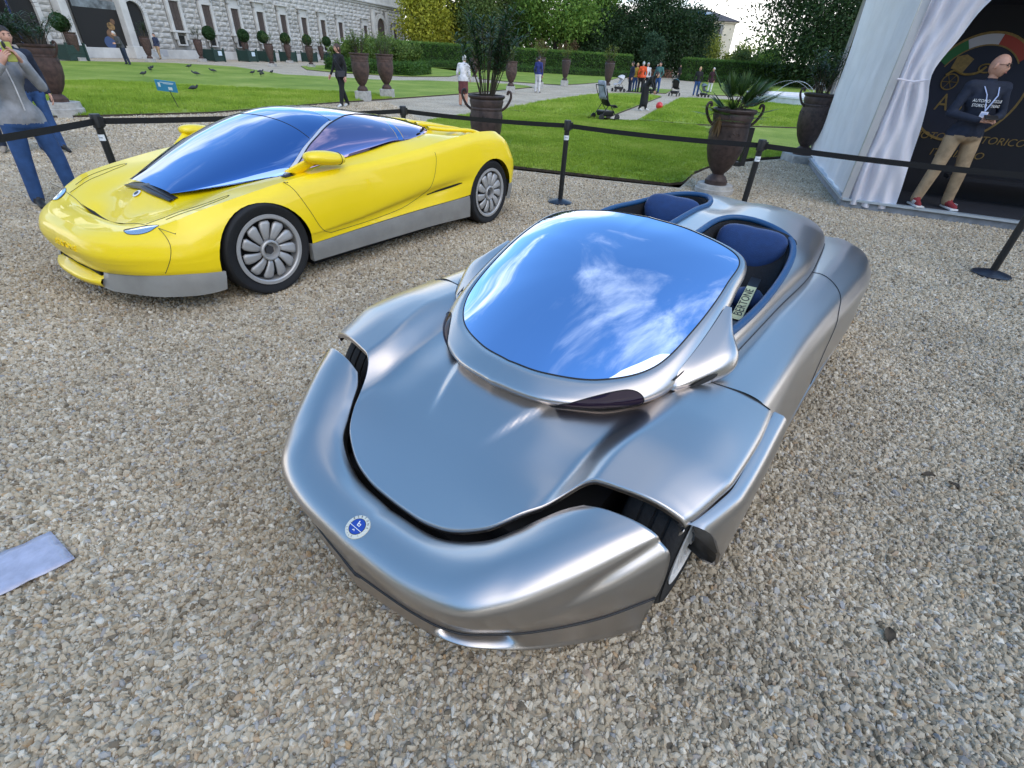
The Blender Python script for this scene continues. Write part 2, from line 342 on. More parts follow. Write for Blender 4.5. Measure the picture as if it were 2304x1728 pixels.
LB = [(-2.74, 15.1), (-2.3, 10.6), (-.9, 9.35), (-.17, 9.12), (1.19, 8.72), (2.35, 8.42), (2.62, 8.6), (3.1, 9.62), (3.57, 10.3), (4.38, 11.2), (4.96, 11.7), (6.2, 12.42), (9, 13.3), (24, 15), (24, 19.4), (9.6, 19.15), (5.5, 18.1), (3.6, 18.5), (2.4, 17.7), (1.0, 19.25), (-.8, 19.3), (-1.7, 17.9)]
LC = [(-.84, 19.75), (.39, 24.4), (3.45, 32.1), (4.2, 34.4), (6.2, 36.6), (7.9, 36.9), (8.1, 34.7), (3.2, 20.5), (2.35, 18.05), (1.0, 19.6)]
LD = [(3.75, 18.95), (9.2, 34.5), (10.2, 35.6), (12.5, 35.6), (30, 36), (30, 19.9), (9.6, 19.55), (5.5, 18.5)]
LE = [(-20, 50), (-17, 43.5), (-13.5, 41.4), (-9, 41.9), (-6.5, 46), (-6.5, 60), (-9, 72), (-20, 68)]
LF = [(-1.2, 43.2), (2.4, 42.9), (4.2, 46.8), (7.2, 55), (11.5, 75), (-13, 72), (-6, 58), (-5, 46)]
LG = [(12.5, 41), (30, 42), (36, 79), (22, 77)]
for L_ in (LA, LB, LC, LD, LE, LF, LG): lawn(L_)
LH = [(6.7, 38.8), (9.4, 39.2), (11.5, 46), (8.9, 46.5)]; lawn(LH)
# grass blades: tufts scattered on the nearer lawns
def tuft(i):
    r_ = np.random.RandomState(i+50); V = []; F = []
    for k in range(16):
        a = r_.uniform(0, 2*math.pi); d = r_.uniform(0, .06); h = r_.uniform(.022, .05); w = r_.uniform(.0022, .004); b_ = r_.uniform(0, 2*math.pi); l = r_.uniform(0, .03)
        x, y = d*math.cos(a), d*math.sin(a); q = len(V)
        V += [(x-w*math.cos(b_+1.57), y-w*math.sin(b_+1.57), 0), (x+w*math.cos(b_+1.57), y+w*math.sin(b_+1.57), 0), (x+l*math.cos(b_), y+l*math.sin(b_), h)]; F.append((q, q+1, q+2))
    me = bpy.data.meshes.new('tuft_shape'); me.from_pydata(V, [], F); me.materials.append(GRASSM); return bpy.data.objects.new('tuft_shape', me)
tuft_col = bpy.data.collections.new('tuft_shapes')
for i in range(5): tuft_col.objects.link(tuft(i))
def grass(pts, dens, s0, s1, seed, label):
    o = poly_obj('grass', pts, .046, LAWN); scatter('grass', o, tuft_col, dens, s0, s1, seed, tilt=.12); return tag(o, label, 'grass', kind='stuff')
grass([q for q in LB if q[0] < 8]+[], 330, .9, 1.5, 11, 'short mown grass of the lawn behind the barrier')
grass([(-16, 7.6), (-10.15, 12.15), (-8.3, 14.2), (-7.75, 15.7), (-6.65, 18.8), (-5.35, 21.8), (-6.4, 23.5), (-17, 22), (-22, 12)], 120, 1.2, 2.2, 12, 'short grass of the lawn left of the path')
grass([(-.8, 19.9), (.42, 24.4), (3.5, 32.1), (8.0, 34.7), (3.15, 20.5), (2.3, 18.2)], 70, 1.4, 2.6, 13, 'grass of the lawn wedge by the push chair')
grass([(3.85, 19.05), (9.2, 34.4), (18, 34.6), (18, 20), (9.6, 19.6), (5.5, 18.6)], 60, 1.4, 2.6, 14, 'grass of the lawn in front of the fountain')
# ================================================================ silver concept roadster
PAINT = mat('titanium_paint', (.53, .49, .465), .31, metal=1.0, coat=.3, coatr=.08)
def _flake(m):
    t = m.node_tree; b = t.nodes['Principled BSDF']; tcn = t.nodes.new('ShaderNodeTexCoord'); nz = t.nodes.new('ShaderNodeTexNoise'); nz.inputs['Scale'].default_value = 1500; nz.inputs['Detail'].default_value = 2
    t.links.new(tcn.outputs['Object'], nz.inputs['Vector']); mp = t.nodes.new('ShaderNodeMapRange'); t.links.new(nz.outputs[0], mp.inputs[0]); mp.inputs[1].default_value = .3; mp.inputs[2].default_value = .7; mp.inputs[3].default_value = .285; mp.inputs[4].default_value = .345
    t.links.new(mp.outputs[0], b.inputs['Roughness'])
_flake(PAINT)
RUBBER.node_tree.nodes['Principled BSDF'].inputs['Base Color'].default_value = (.008, .008, .009, 1)
SGLASS = mat('mirror_windscreen_glass', (.42, .54, .80), .008, metal=1.0)
BLUETRIM = mat('blue_leather_trim', (.010, .066, .175), .5, bump=.2, bscale=140)
BLUEFAB = mat('blue_velour', (.006, .036, .135), .8, sheen=.35, var=.10, vscale=25, bump=.3, bscale=220)
SEATBLK = mat('black_seat_cloth', (.010, .010, .013), .85, bump=.5, bscale=160)
LENS = mat('smoked_purple_lens', (.014, .006, .018), .08, ior=1.35, spec=.3)
RIMW = mat('pale_rim_paint', (.74, .73, .72), .4)
SEAM = mat('panel_seam', (.02, .02, .022), .6)
CREAM = mat('cream_enamel', (.62, .60, .50), .3, coat=.5)
BADGEBLUE = mat('blue_enamel', (.015, .05, .32), .2, coat=.8)
WHITE_INK = mat('white_ink', (.8, .8, .8), .5)
LABELY = mat('pale_yellow_label', (.60, .60, .34), .7, var=.1)
INK = mat('black_ink', (.012, .012, .012), .6)
SV = empty('concept_roadster', (-.494, .928, 0), R(-36.64), 'silver open two-seat concept car with huge oval mirrored windscreen and blue cockpit trim', 'car')
def L3(a): # rows of (u,v,z) -> (x=v,y=u,z)
    a = np.asarray(a, float); return a[..., [1, 0, 2]]
def mirror_cols(G):
    """G[rail][station] half (station 0 on the centre line) -> full symmetric grid"""
    M = G[:, ::-1].copy(); M[..., 0] *= -1
    return np.concatenate([M[:, :-1], G], 1)
# ---- hood with both front wings
_uf = lambda v: spl(v, [0, .1, .197, .328, .431, .485, .512, .54, .60, .70, .80], [.222, .2235, .236, .293, .419, .505, .537, .553, .566, .584, .601])
_ve = lambda u: spl(u, [.0, .58, .64, .73, .815, 1.04, 1.30], [.797, .797, .815, .838, .856, .863, .848])
def hood_z(u, v):
    u = np.asarray(u, float); v = np.abs(np.asarray(v, float))
    zc = spl(u, [.2, .3, .42, .55, .7, .9, 1.3], [.362, .415, .474, .528, .572, .598, .62])
    zc = zc+.30*np.clip(v, 0, .4)**2*(1-sstep(.3, .55, u))-.012*sstep(.25, .42, v)*sstep(.45, .6, u)*(1-sstep(.85, 1.05, u))
    zf = spl(u, [.40, .5, .6, .8, 1.0, 1.3], [.548, .578, .602, .642, .658, .654])
    w = sstep(.425+.03*sstep(.6, 1, u), .545+.07*sstep(.6, 1.0, u), v)
    ze = spl(u, [.5, .6, .625, .815, 1.044, 1.3], [.56, .566, .569, .606, .616, .617])
    z = zc*(1-w)+zf*w
    z = z-np.maximum(zf-ze, 0)*np.clip((v-.64)/(np.maximum(_ve(u)-.64, .05)), 0, 1.05)**2.2*w
    hb = .15+.36*(u-.55)
    z = z+.013*sstep(.46, .66, u)*(1-sstep(hb-.020, hb+.008, v))*(1-sstep(1.0, 1.1, u))
    return z
ns, ntc = 84, 76
ts = np.linspace(0, 1, ntc); ts = ts*.6+.4*np.sin(ts*np.pi/2)
G = np.zeros((ns+1, ntc+4, 3))
for j, t in enumerate(ts):
    u0 = float(_uf(t*.797)); ur = 1.19+.045*sstep(.6, 1.0, t)
    for i in range(ns+1):
        s = i/ns; s = s**1.25
        u = u0+(ur-u0)*s; v = t*float(_ve(u)); G[i, j] = (v, u, hood_z(u, v))
for i in range(ns+1):
    x, y, z = G[i, ntc-1]
    G[i, ntc-1] = (x, y, z-.003)
    for k, (dx_, dz_) in enumerate(((.006, -.010), (.008, -.022), (.004, -.036), (-.002, -.046))): G[i, ntc+k] = (x+dx_, y, z+dz_)
# roll the front edge down
front = G[0].copy(); e1 = front.copy(); e1[:, 1] -= .004; e1[:, 2] -= .009; e2 = front.copy(); e2[:, 1] += .001; e2[:, 2] -= .026
GH = np.concatenate([e2[None], e1[None], G], 0)
hood = MB(); hood.grid(mirror_cols(GH), flip=True); hood_o = hood.build('hood', PAINT, SV, smooth=True)
hood_o['label'] = 'silver hood and front wings in one panel'
def seam(name, pts, parent, r=.0022, m=None, n=5): return MB().tube([tuple(q) for q in pts], r, n).build(name, m or SEAM, parent, smooth=True)
# bulge seam lines are in the surface; wing door seam
for sg in (1, -1):
    vs_ = np.linspace(.56, .848, 16)
    seam('panel_gap', [(sg*v, 1.19+.045*float(sstep(.6, 1, v/.85)), float(hood_z(1.2, v))+.0005) for v in vs_], hood_o)
# ---- bumper: rails swept round the nose
RA = dict(
A0=[(.210,0,.318),(.226,.2,.328),(.276,.337,.375),(.355,.405,.41),(.412,.447,.44),(.472,.49,.466),(.502,.535,.485)],
A=[(.200,0,0.349),(.217,.2,0.359),(.268,.337,0.407),(.345,.405,0.441),(.40,.447,0.471),(.458,.49,0.497),(.496,.535,0.518)],
A1=[(.193,0,0.359),(.210,.2,0.369),(.260,.343,0.417),(.338,.412,0.451),(.396,.456,0.481),(.456,.503,0.507),(.497,.55,0.528)],
B1=[(.165,0,.375),(.182,.2,.386),(.232,.36,.431),(.315,.435,.465),(.385,.49,.497),(.455,.545,.526),(.503,.60,.546)],
B2=[(.115,0,.390),(.13,.215,.401),(.175,.39,.438),(.265,.485,.472),(.355,.555,.507),(.44,.62,.537),(.51,.67,.556)],
C=[(0.045,0.000,0.378),(0.058,0.235,0.388),(0.100,0.400,0.415),(0.195,0.510,0.444),(0.305,0.602,0.484),(0.425,0.680,0.527),(0.515,0.722,0.554)],
D=[(0.012,0.000,0.345),(0.022,0.250,0.352),(0.062,0.420,0.375),(0.145,0.520,0.402),(0.265,0.615,0.440),(0.410,0.705,0.497),(0.519,0.758,0.543)],
E=[(0.022,0.000,0.285),(0.034,0.252,0.290),(0.072,0.418,0.310),(0.148,0.520,0.335),(0.262,0.617,0.372),(0.402,0.700,0.455),(0.520,0.772,0.526)],
F=[(0.027,0.000,0.260),(0.042,0.252,0.265),(0.080,0.412,0.280),(0.150,0.512,0.295),(0.255,0.615,0.325),(0.394,0.722,0.425),(0.521,0.804,0.502)],
G=[(0.030,0.000,0.240),(0.050,0.252,0.243),(0.088,0.404,0.255),(0.153,0.500,0.262),(0.252,0.602,0.280),(0.388,0.725,0.360),(0.521,0.813,0.450)],
H=[(0.032,0.000,0.218),(0.057,0.251,0.220),(0.095,0.394,0.225),(0.157,0.485,0.230),(0.250,0.587,0.243),(0.386,0.715,0.300),(0.521,0.815,0.370)],
I=[(0.033,0.000,0.200),(0.062,0.250,0.200),(0.100,0.385,0.200),(0.160,0.470,0.203),(0.250,0.572,0.213),(0.385,0.700,0.245),(0.521,0.810,0.300)],
I1=[(0.041,0.000,0.196),(0.070,0.244,0.196),(0.108,0.379,0.196),(0.168,0.464,0.199),(0.258,0.566,0.209),(0.393,0.694,0.241),(0.529,0.804,0.296)],
I2=[(0.033,0.000,0.190),(0.062,0.250,0.190),(0.100,0.385,0.190),(0.160,0.470,0.193),(0.250,0.572,0.203),(0.385,0.700,0.235),(0.521,0.810,0.290)],
I3=[(0.034,0.000,0.173),(0.063,0.247,0.173),(0.101,0.385,0.173),(0.163,0.474,0.175),(0.253,0.576,0.182),(0.386,0.701,0.206),(0.518,0.807,0.248)],
I4=[(0.034,0.000,0.155),(0.064,0.245,0.155),(0.103,0.385,0.155),(0.165,0.477,0.157),(0.255,0.581,0.161),(0.388,0.702,0.177),(0.516,0.804,0.206)],
I5=[(0.035,0.000,0.135),(0.065,0.242,0.135),(0.104,0.385,0.135),(0.168,0.482,0.136),(0.258,0.586,0.138),(0.389,0.704,0.145),(0.512,0.800,0.159)],
J=[(0.035,0.000,0.120),(0.066,0.240,0.120),(0.105,0.385,0.120),(0.170,0.485,0.120),(0.260,0.590,0.120),(0.390,0.705,0.120),(0.510,0.797,0.122)],
J1=[(.08,0,.122),(.10,.21,.118),(.15,.36,.118),(.24,.47,.118),(.33,.57,.118),(.43,.66,.118),(.49,.73,.12)])
keys = list(RA); NST = 12
rails = np.array([crs(L3(RA[k]), NST) for k in keys])      # rail x station
for k, dep in (('I3', .035), ('I4', .055), ('I5', .012)):   # two shallow scoops in the lower lip
    r = rails[keys.index(k)]
    w = sstep(.30, .36, r[:, 0])*(1-sstep(.46, .56, r[:, 0])); r[:, 1] += dep*w; r[:, 0] -= dep*.4*w
    if k == 'I4': r[:, 2] -= .012*w
    if k == 'I5': r[:, 2] -= .004*w
fine = np.array([crs(rails[:, j], 4) for j in range(rails.shape[1])]).transpose(1, 0, 2)
SB = fine
# close the rear end by rolling it inwards
end = SB[:, -1:].copy(); cen = np.array([.62, .44, .36])
en2 = end+(cen-end)*np.array([.02, .0, .02]); en2[..., 1] += .002
en3 = end+(cen-end)*np.array([.10, .05, .12]); en3[..., 1] -= .004
SBX = np.concatenate([SB, en2, en3], 1)
bump_o = MB().grid(mirror_cols(SBX)).build('front_bumper', PAINT, SV, smooth=True)
bump_o['label'] = 'horseshoe shaped silver nose piece'
def bsurf0(a, b):
    i, j = int(a), int(b); fa, fb = a-i, b-j
    return SB[i, j]*(1-fa)*(1-fb)+SB[i+1, j]*fa*(1-fb)+SB[i, j+1]*(1-fa)*fb+SB[i+1, j+1]*fa*fb
for sg in (1, -1):
    rowsA = []
    for t_ in np.linspace(0, 1, 21):
        b_ = 22+t_*17; hh = math.sin(math.pi*t_)**.6
        up_, lo_ = keys.index('I2')*4+.6, keys.index('I2')*4+.6+7.5*hh
        rowsA.append([[sg*q[0], q[1]-.0015+.02*math.sin(math.pi*k), q[2]] for k in (0, .33, .66, 1) for q in [bsurf0(up_+(lo_-up_)*k, b_)]])
    MB().grid(rowsA).build('intake_scoop', DARK, bump_o, smooth=True)
seam('lip_gap', [tuple(q+np.array([0, -.001, -.004])) for q in mirror_cols(np.array([rails[keys.index('I')]]))[0]], bump_o, .0042)
# tow eye cover outline on the nose
def bsurf(a, b):
    a = np.clip(a, 0, SB.shape[0]-1.001); b_ = np.clip(abs(b), 0, SB.shape[1]-1.001); i, j = int(a), int(b_); fa, fb = a-i, b_-j
    q = SB[i, j]*(1-fa)*(1-fb)+SB[i+1, j]*fa*(1-fb)+SB[i, j+1]*(1-fa)*fb+SB[i+1, j+1]*fa*fb
    return Vector((q[0]*(1 if b >= 0 else -1), q[1], q[2]))
ki = keys.index('I')*4
seam('tow_cover', [bsurf(ki+d[0], d[1])+Vector((0, -.002, 0)) for d in ((0, -6.5), (2.5, -6.2), (7, -5.2), (9.5, -3), (9.8, 0), (8.5, 1.0), (4, 1.4), (0, 1.4))], bump_o, .0022)
# badge
c0 = bsurf(keys.index('C')*4-1.6, 0); t1 = (bsurf(keys.index('C')*4-3, 0)-bsurf(keys.index('C')*4+1, 0)).normalized()
bM = frame(c0, (1, 0, 0), t1)
bd = MB(); bd.lathe([(0, .0045), (.034, .0042), (.039, .003), (.040, -.004)], n=32, M=bM.to_3x3(), c=c0); badge = bd.build('badge', CREAM, SV, smooth=True, auto=30); badge['label'] = 'round blue and cream maker badge'
MB().lathe([(0, .0052), (.026, .0050)], n=28, M=bM.to_3x3(), c=c0).build('badge_field', BADGEBLUE, badge)
MB().lathe([(.026, .0056), (.0275, .0052)], n=28, M=bM.to_3x3(), c=c0).build('badge_ring', INK, badge)
def onb(*pts): return [bM @ Vector((x, y, .0062)) for x, y in pts]
MB().tube(onb((-.026, -.006), (.026, -.006)), .0011, 5).build('badge_line', WHITE_INK, badge)
MB().tube(onb((-.006, .017), (-.003, .003), (.006, .003), (.006, .010), (-.004, .010)), .0017, 5).build('badge_emblem', WHITE_INK, badge)
MB().tube(onb((-.004, -.016), (0, -.012), (.004, -.016)), .0014, 5).build('badge_mark', WHITE_INK, badge)
for i, chs in enumerate('BERTONE'):
    an = R(62-i*20.5+90-62); an = R(90+66-i*22)
    text('badge_letter', chs, .0095, bM @ Matrix.Translation((.0335*math.cos(an), .0335*math.sin(an), .0052)) @ Matrix.Rotation(an-math.pi/2, 4, 'Z'), INK, badge)
for i in range(7):
    an = R(270-54+i*18)
    text('badge_letter', 'STILE I'[i], .007, bM @ Matrix.Translation((.0335*math.cos(an), .0335*math.sin(an), .0052)) @ Matrix.Rotation(an+math.pi/2, 4, 'Z'), INK, badge)
# ---- dark floor boxes under hood and body, set low to block light
MB().box((0, .95, .27), (1.08, 1.2, .28)).box((0, .46, .22), (.72, .40, .20)).box((0, .22, .20), (.46, .22, .15)).box((0, 2.55, .205), (1.62, 2.2, .21)).build('shade_floor_pan', DARK, SV)
# ---- front side panels behind the wheels
def side_panel(sg):
    late = 0. if sg > 0 else .07
    ug = np.linspace(0, 1, 40); rows = []
    prof = [  # (u start, dv from wing edge, z at start, z at end)
        (.600, -.004, .528, .565), (.600, .004, .545, .592), (.604, .012, .553, .603), (.612, .032, .552, .600), (.625, .046, .541, .588), (.65, .056, .515, .56), (.69, .060, .46, .49), (.735, .060, .39, .41), (.79, .058, .31, .325), (.83, .048, .255, .275), (.845, .040, .25, .262), (.85, .050, .238, .245), (.875, .052, .18, .18), (.89, .045, .14, .135), (.89, .00, .13, .125)]
    for us, dv, z0, z1 in prof:
        r = []; us = us+late*(us < .7)
        for s in ug:
            u = us+(1.262-us)*s; k = sstep(0, 1, s)
            vfin = .85+dv+.012*k*(1 if dv > .02 else 0)
            vv = float(_ve(max(u, .6)))*(1-k)+.85*k
            r.append((sg*(vv+dv+.012*k*(dv > .02)+.0*vfin), u, z0+(z1-z0)*(1-(1-s)**1.5)))
        rows.append(r)
    G = np.array(rows)
    o = MB().grid(G, flip=(sg < 0)).build('side_panel', PAINT, SV, smooth=True, auto=50)
    f1 = G[:, 0].copy(); f2 = f1.copy(); f2[:, 0] -= sg*.012; f2[:, 1] += .006; f3 = f2.copy(); f3[:, 0] -= sg*.09; f3[:, 1] += .03
    MB().grid(np.array([f1, f2])).build('panel_edge', PAINT, o, smooth=True); MB().grid(np.array([f2, f3])).build('panel_return', BLACK, o, smooth=True)
for sg in (1, -1): side_panel(sg)
# ---- doors, flanks and rear wings (one half, mirrored)
us_ = np.concatenate([np.linspace(1.264, 3.1, 56), 3.1+(np.linspace(0, 1, 30)[1:])*1.0])
def rl(xs, vs, zs): return np.stack([spl(us_, xs, vs), us_, spl(us_, xs, zs)], -1)
ve_x = [1.26, 1.64, 1.86, 2.16, 2.39, 2.78, 3.2, 3.45, 3.65, 3.82, 3.95, 4.05, 4.10]
ve_v = np.array([.848, .850, .853, .866, .88, .905, .925, .915, .885, .83, .74, .58, .45])
bx_ = [1.26, 1.55, 2.1, 2.65, 3.07, 3.59, 3.9, 4.10]; bv_ = [.57, .585, .60, .62, .60, .55, .46, .3]
ZS = [1.26, 1.6, 2.5, 3.1, 3.5, 3.8, 4.0, 4.10]
body = [rl(bx_, bv_, [.645]*5+[.635, .60, .56]),
 rl(ve_x, ve_v*.80, np.interp(ve_x, ZS, [.655, .66, .668, .672, .665, .64, .59, .54])),
 rl(ve_x, ve_v*.90, np.interp(ve_x, ZS, [.65, .652, .658, .66, .65, .622, .575, .53])),
 rl(ve_x, ve_v*.965, np.interp(ve_x, ZS, [.632, .635, .636, .636, .625, .60, .55, .51])),
 rl(ve_x, ve_v, np.interp(ve_x, ZS, [.60, .603, .60, .60, .585, .56, .52, .48])),
 rl(ve_x, ve_v+np.interp(ve_x, [1.26, 1.6, 2.5, 3.5, 4.1], [.028, .02, .026, .03, .0]), np.interp(ve_x, ZS, [.55, .555, .55, .545, .53, .51, .47, .44])),
 rl(ve_x, np.interp(ve_x, [1.26, 1.6, 2.2, 2.8, 3.2, 3.6, 3.9, 4.1], [.905, .90, .905, .935, .955, .935, .80, .42]), [.44]*13),
 rl(ve_x, np.interp(ve_x, [1.26, 1.6, 2.2, 2.8, 3.2, 3.6, 3.9, 4.1], [.912, .908, .912, .945, .96, .94, .80, .42]), [.33]*13),
 rl(ve_x, np.interp(ve_x, [1.26, 1.6, 2.2, 2.8, 3.2, 3.6, 3.9, 4.1], [.910, .909, .914, .944, .96, .94, .80, .42]), np.interp(ve_x, [1.26, 1.5, 2, 2.9, 3.3], [.275, .30, .30, .285, .27])),
 rl(ve_x, np.interp(ve_x, [1.26, 1.45, 2.2, 2.7, 2.95, 3.6, 3.9, 4.1], [.904, .85, .85, .885, .952, .935, .80, .42]), np.interp(ve_x, [1.26, 1.5, 2, 2.9, 3.3], [.268, .285, .285, .275, .262])),
 rl(ve_x, np.interp(ve_x, [1.26, 1.45, 2.2, 2.7, 2.95, 3.6, 3.9, 4.1], [.904, .85, .85, .885, .952, .935, .80, .42]), [.255]*13),
 rl(ve_x, np.interp(ve_x, [1.26, 1.6, 2.2, 2.8, 3.3, 3.6, 3.9, 4.1], [.910, .905, .916, .938, .955, .935, .80, .42]), [.243]*13),
 rl(ve_x, np.interp(ve_x, [1.26, 1.6, 2.2, 2.8, 3.3, 3.6, 3.9, 4.1], [.913, .908, .92, .942, .958, .94, .80, .42]), [.225]*13),
 rl(ve_x, np.interp(ve_x, [1.26, 1.8, 2.24, 2.8, 3.3, 3.6, 3.9, 4.1], [.90, .903, .915, .935, .95, .93, .80, .42]), [.135]*13),
 rl(ve_x, np.interp(ve_x, [1.26, 3.3, 3.9, 4.1], [.85, .85, .7, .3]), [.125]*13)]
BD = np.array(body)
for k in range(5):
    ur_ = 1.19+.045*sstep(.6, 1.0, BD[k, :, 0]/.85)+.003
    BD[k, :, 1] += (ur_-1.264)*(1-sstep(1.264, 1.6, us_))
fineB = []
for j in range(BD.shape[1]):
    a = crs(BD[:8, j], 5); fineB.append(np.concatenate([a, BD[8:, j]]))
BDf = np.array(fineB).transpose(1, 0, 2)
for sg in (1, -1):
    Gm = BDf.copy(); Gm[..., 0] *= sg
    nm = MB().grid(Gm, flip=(sg < 0)).build('rear_flank', PAINT, SV, smooth=True, auto=60)
    path = []
    for q in np.linspace(2, 37.5, 90):
        uu = 2.80-.30*float(sstep(0, 22, q))-.35*float(sstep(14, 38, q)); q0 = int(q); fq = q-q0
        w0_ = [np.interp(uu, us_, BDf[q0, :, c_]) for c_ in (0, 2)]; w1_ = [np.interp(uu, us_, BDf[q0+1, :, c_]) for c_ in (0, 2)]
        path.append((sg*(w0_[0]*(1-fq)+w1_[0]*fq+.001), uu, w0_[1]*(1-fq)+w1_[1]*fq+.001))
    seam('door_gap', path, nm, .0022)
# tail panel
tail = np.array([[(x*s_, 4.10+.03*(1-abs(s_)), z) for s_ in np.linspace(-1, 1, 9)] for x, z in ((.3, .56), (.45, .5), (.42, .4), (.42, .25), (.38, .13))])
MB().grid(tail).build('tail_panel', PAINT, SV, smooth=True)
# ---- cockpit fuselage with twin openings
ZC = lambda u: spl(u, [1.30, 2.0, 2.45, 2.8, 3.2, 3.5, 3.8, 4.0, 4.12], [.80, .82, .845, .862, .868, .835, .765, .69, .60])
VB = lambda u: spl(u, [1.30, 1.55, 2.1, 2.65, 3.07, 3.59, 3.9, 4.06, 4.12], [.625, .635, .65, .672, .65, .60, .52, .38, .25])
def fus_z(u, v):
    r = np.clip(np.abs(v)/VB(u), 0, 1); zb = .638-.09*sstep(3.5, 4.12, u); zc = ZC(u)
    z = zb+(zc-zb)*np.maximum(1-r**3, 0)**(.23+.25*sstep(2.5, 3.3, u))
    # shallow saddle between the two headrest fairings
    z = z-.030*np.exp(-(np.asarray(v)/.10)**2)*sstep(2.75, 3.1, u)*(1-sstep(3.3, 3.9, u))
    return z
tt = np.linspace(-1, 1, 121); tt = np.sign(tt)*(1-(1-np.abs(tt))**1.9)
uu_ = np.linspace(1.30, 4.12, 130)
GF = np.array([[(t*float(VB(u)), u, float(fus_z(u, t*float(VB(u))))) for t in tt] for u in uu_])
fus = MB().grid(GF, flip=True).build('cockpit_fairing', PAINT, SV, smooth=True)
RIM = [(1.33,.585),(1.6,.605),(1.9,.612),(2.25,.602),(2.50,.575),(2.68,.525),(2.77,.455),(2.83,.345),(2.845,.245),(2.81,.155),(2.72,.105),(2.6,.088),(2.45,.088),(2.1,.09),(1.7,.09),(1.33,.10)]
RIML = [(u+.40*float(sstep(1.5, 2.4, u)), v) for u, v in RIM]
rims = {}
for sg, rm in ((1, RIM), (-1, RIML)):
    c = crs(rm, 8)
    cut = MB(); poly = [(sg*v, u) for u, v in c]
    if sg < 0: poly = poly[::-1]
    cut.prism(poly[::-1], .30, 1.2)
    co = cut.build('cutter', DARK); bmc = bmesh.new(); bmc.from_mesh(co.data); bmesh.ops.recalc_face_normals(bmc, faces=bmc.faces); bmc.to_mesh(co.data); bmc.free(); bm_ = fus.modifiers.new('cut', 'BOOLEAN'); bm_.operation = 'DIFFERENCE'; bm_.object = co; bm_.solver = 'EXACT'; co.parent = SV
    dg = bpy.context.evaluated_depsgraph_get(); me2 = bpy.data.meshes.new_from_object(fus.evaluated_get(dg)); fus.modifiers.clear(); fus.data = me2
    bpy.data.objects.remove(co)
    me2.polygons.foreach_set('use_smooth', [True]*len(me2.polygons)); me2.set_sharp_from_angle(angle=R(50))
    pts = [(sg*v, u, float(fus_z(u, v))+.004) for u, v in c]
    MB().tube(pts, .017, 10).build('cockpit_trim', BLUETRIM, SV, smooth=True)
    seam('fairing_crease', [(sg*(float(VB(u))-.001), u, float(np.interp(u, [1.3, 2.5, 3.1, 3.5], [.652, .662, .664, .655]))) for u in np.linspace(1.33, 3.5, 50)], fus, .005)
    ins = []
    for (u, v) in c:
        cu, cvv = (2.0, .35); ins.append((u+(cu-u)*.035, v+(cvv-v)*.07))
    wall = np.array([[(sg*v, u, float(fus_z(u0, v0))-.006) for (u, v), (u0, v0) in zip(ins, c)], [(sg*v, u, .36) for u, v in ins]])
    MB().grid(wall).build('cockpit_wall', SEATBLK, SV, smooth=True)
    # seat, headrest, belt
    ush = 0 if sg > 0 else .38
    ys = np.linspace(0, 1, 14); Gs = []
    for k in range(14):
        s = k/13; zc_ = .40+.40*s; uc = 2.38+ush+.40*s**1.2
        Gs.append([(sg*(.345+.215*math.sin(a)), uc-.07*abs(math.sin(a))**3+.0, zc_+.02*math.cos(a)) for a in np.linspace(-1.45, 1.45, 13)])
    seat = MB().grid(Gs).build('seat_back', SEATBLK, SV, smooth=True, solid=.05)
    hg = []
    for i in range(15):
        th = math.pi*i/14; row = []
        for k in range(20):
            a = 2*math.pi*k/20; w = .165*math.sin(th)**.75*math.cos(a) if True else 0
            row.append((sg*(.325+.195*math.cos(th)), 2.63+ush-.07*math.sin(th)**.8*math.cos(a)+.05*math.sin(th)*math.sin(a), .742+.122*math.sin(th)**(.75 if math.sin(a) > 0 else 1.1)*math.sin(a)+.045*abs(math.cos(th))**1.5))
        hg.append(row)
    MB().grid(hg, cv=True).build('headrest', BLUEFAB, SV, smooth=True)
    MB().ell((sg*.345, 2.20+ush, .45), (.20, .26, .09), 16, 8).build('seat_cushion', BLUEFAB, SV, smooth=True)
    MB().ell((sg*.47, 2.26+ush*.5, .60), (.085, .10, .06), 14, 8).build('belt_pad', BLUEFAB, SV, smooth=True)
    if sg > 0:
        a_, b_ = Vector((.455, 2.42, .665)), Vector((.545, 1.72, .655))
        dr = (b_-a_).normalized(); sd_ = dr.cross(Vector((0, 0, 1))).normalized(); wd = .026
        MB().add([a_+sd_*wd, a_-sd_*wd, b_-sd_*wd, b_+sd_*wd], [(0, 1, 2, 3)]).build('seat_belt', BLACK, SV, solid=.003)
        la, lb = a_+dr*.16+Vector((0, 0, .008)), a_+dr*.62+Vector((0, 0, .008))
        lab = MB().add([la+sd_*.024, la-sd_*.024, lb-sd_*.024, lb+sd_*.024], [(0, 1, 2, 3)]).build('belt_label', LABELY, SV)
        text('label_text', 'BERTONE', .055, frame((la+lb)/2+Vector((0, 0, .0015)), -dr, sd_), INK, lab, squeeze=1.55)
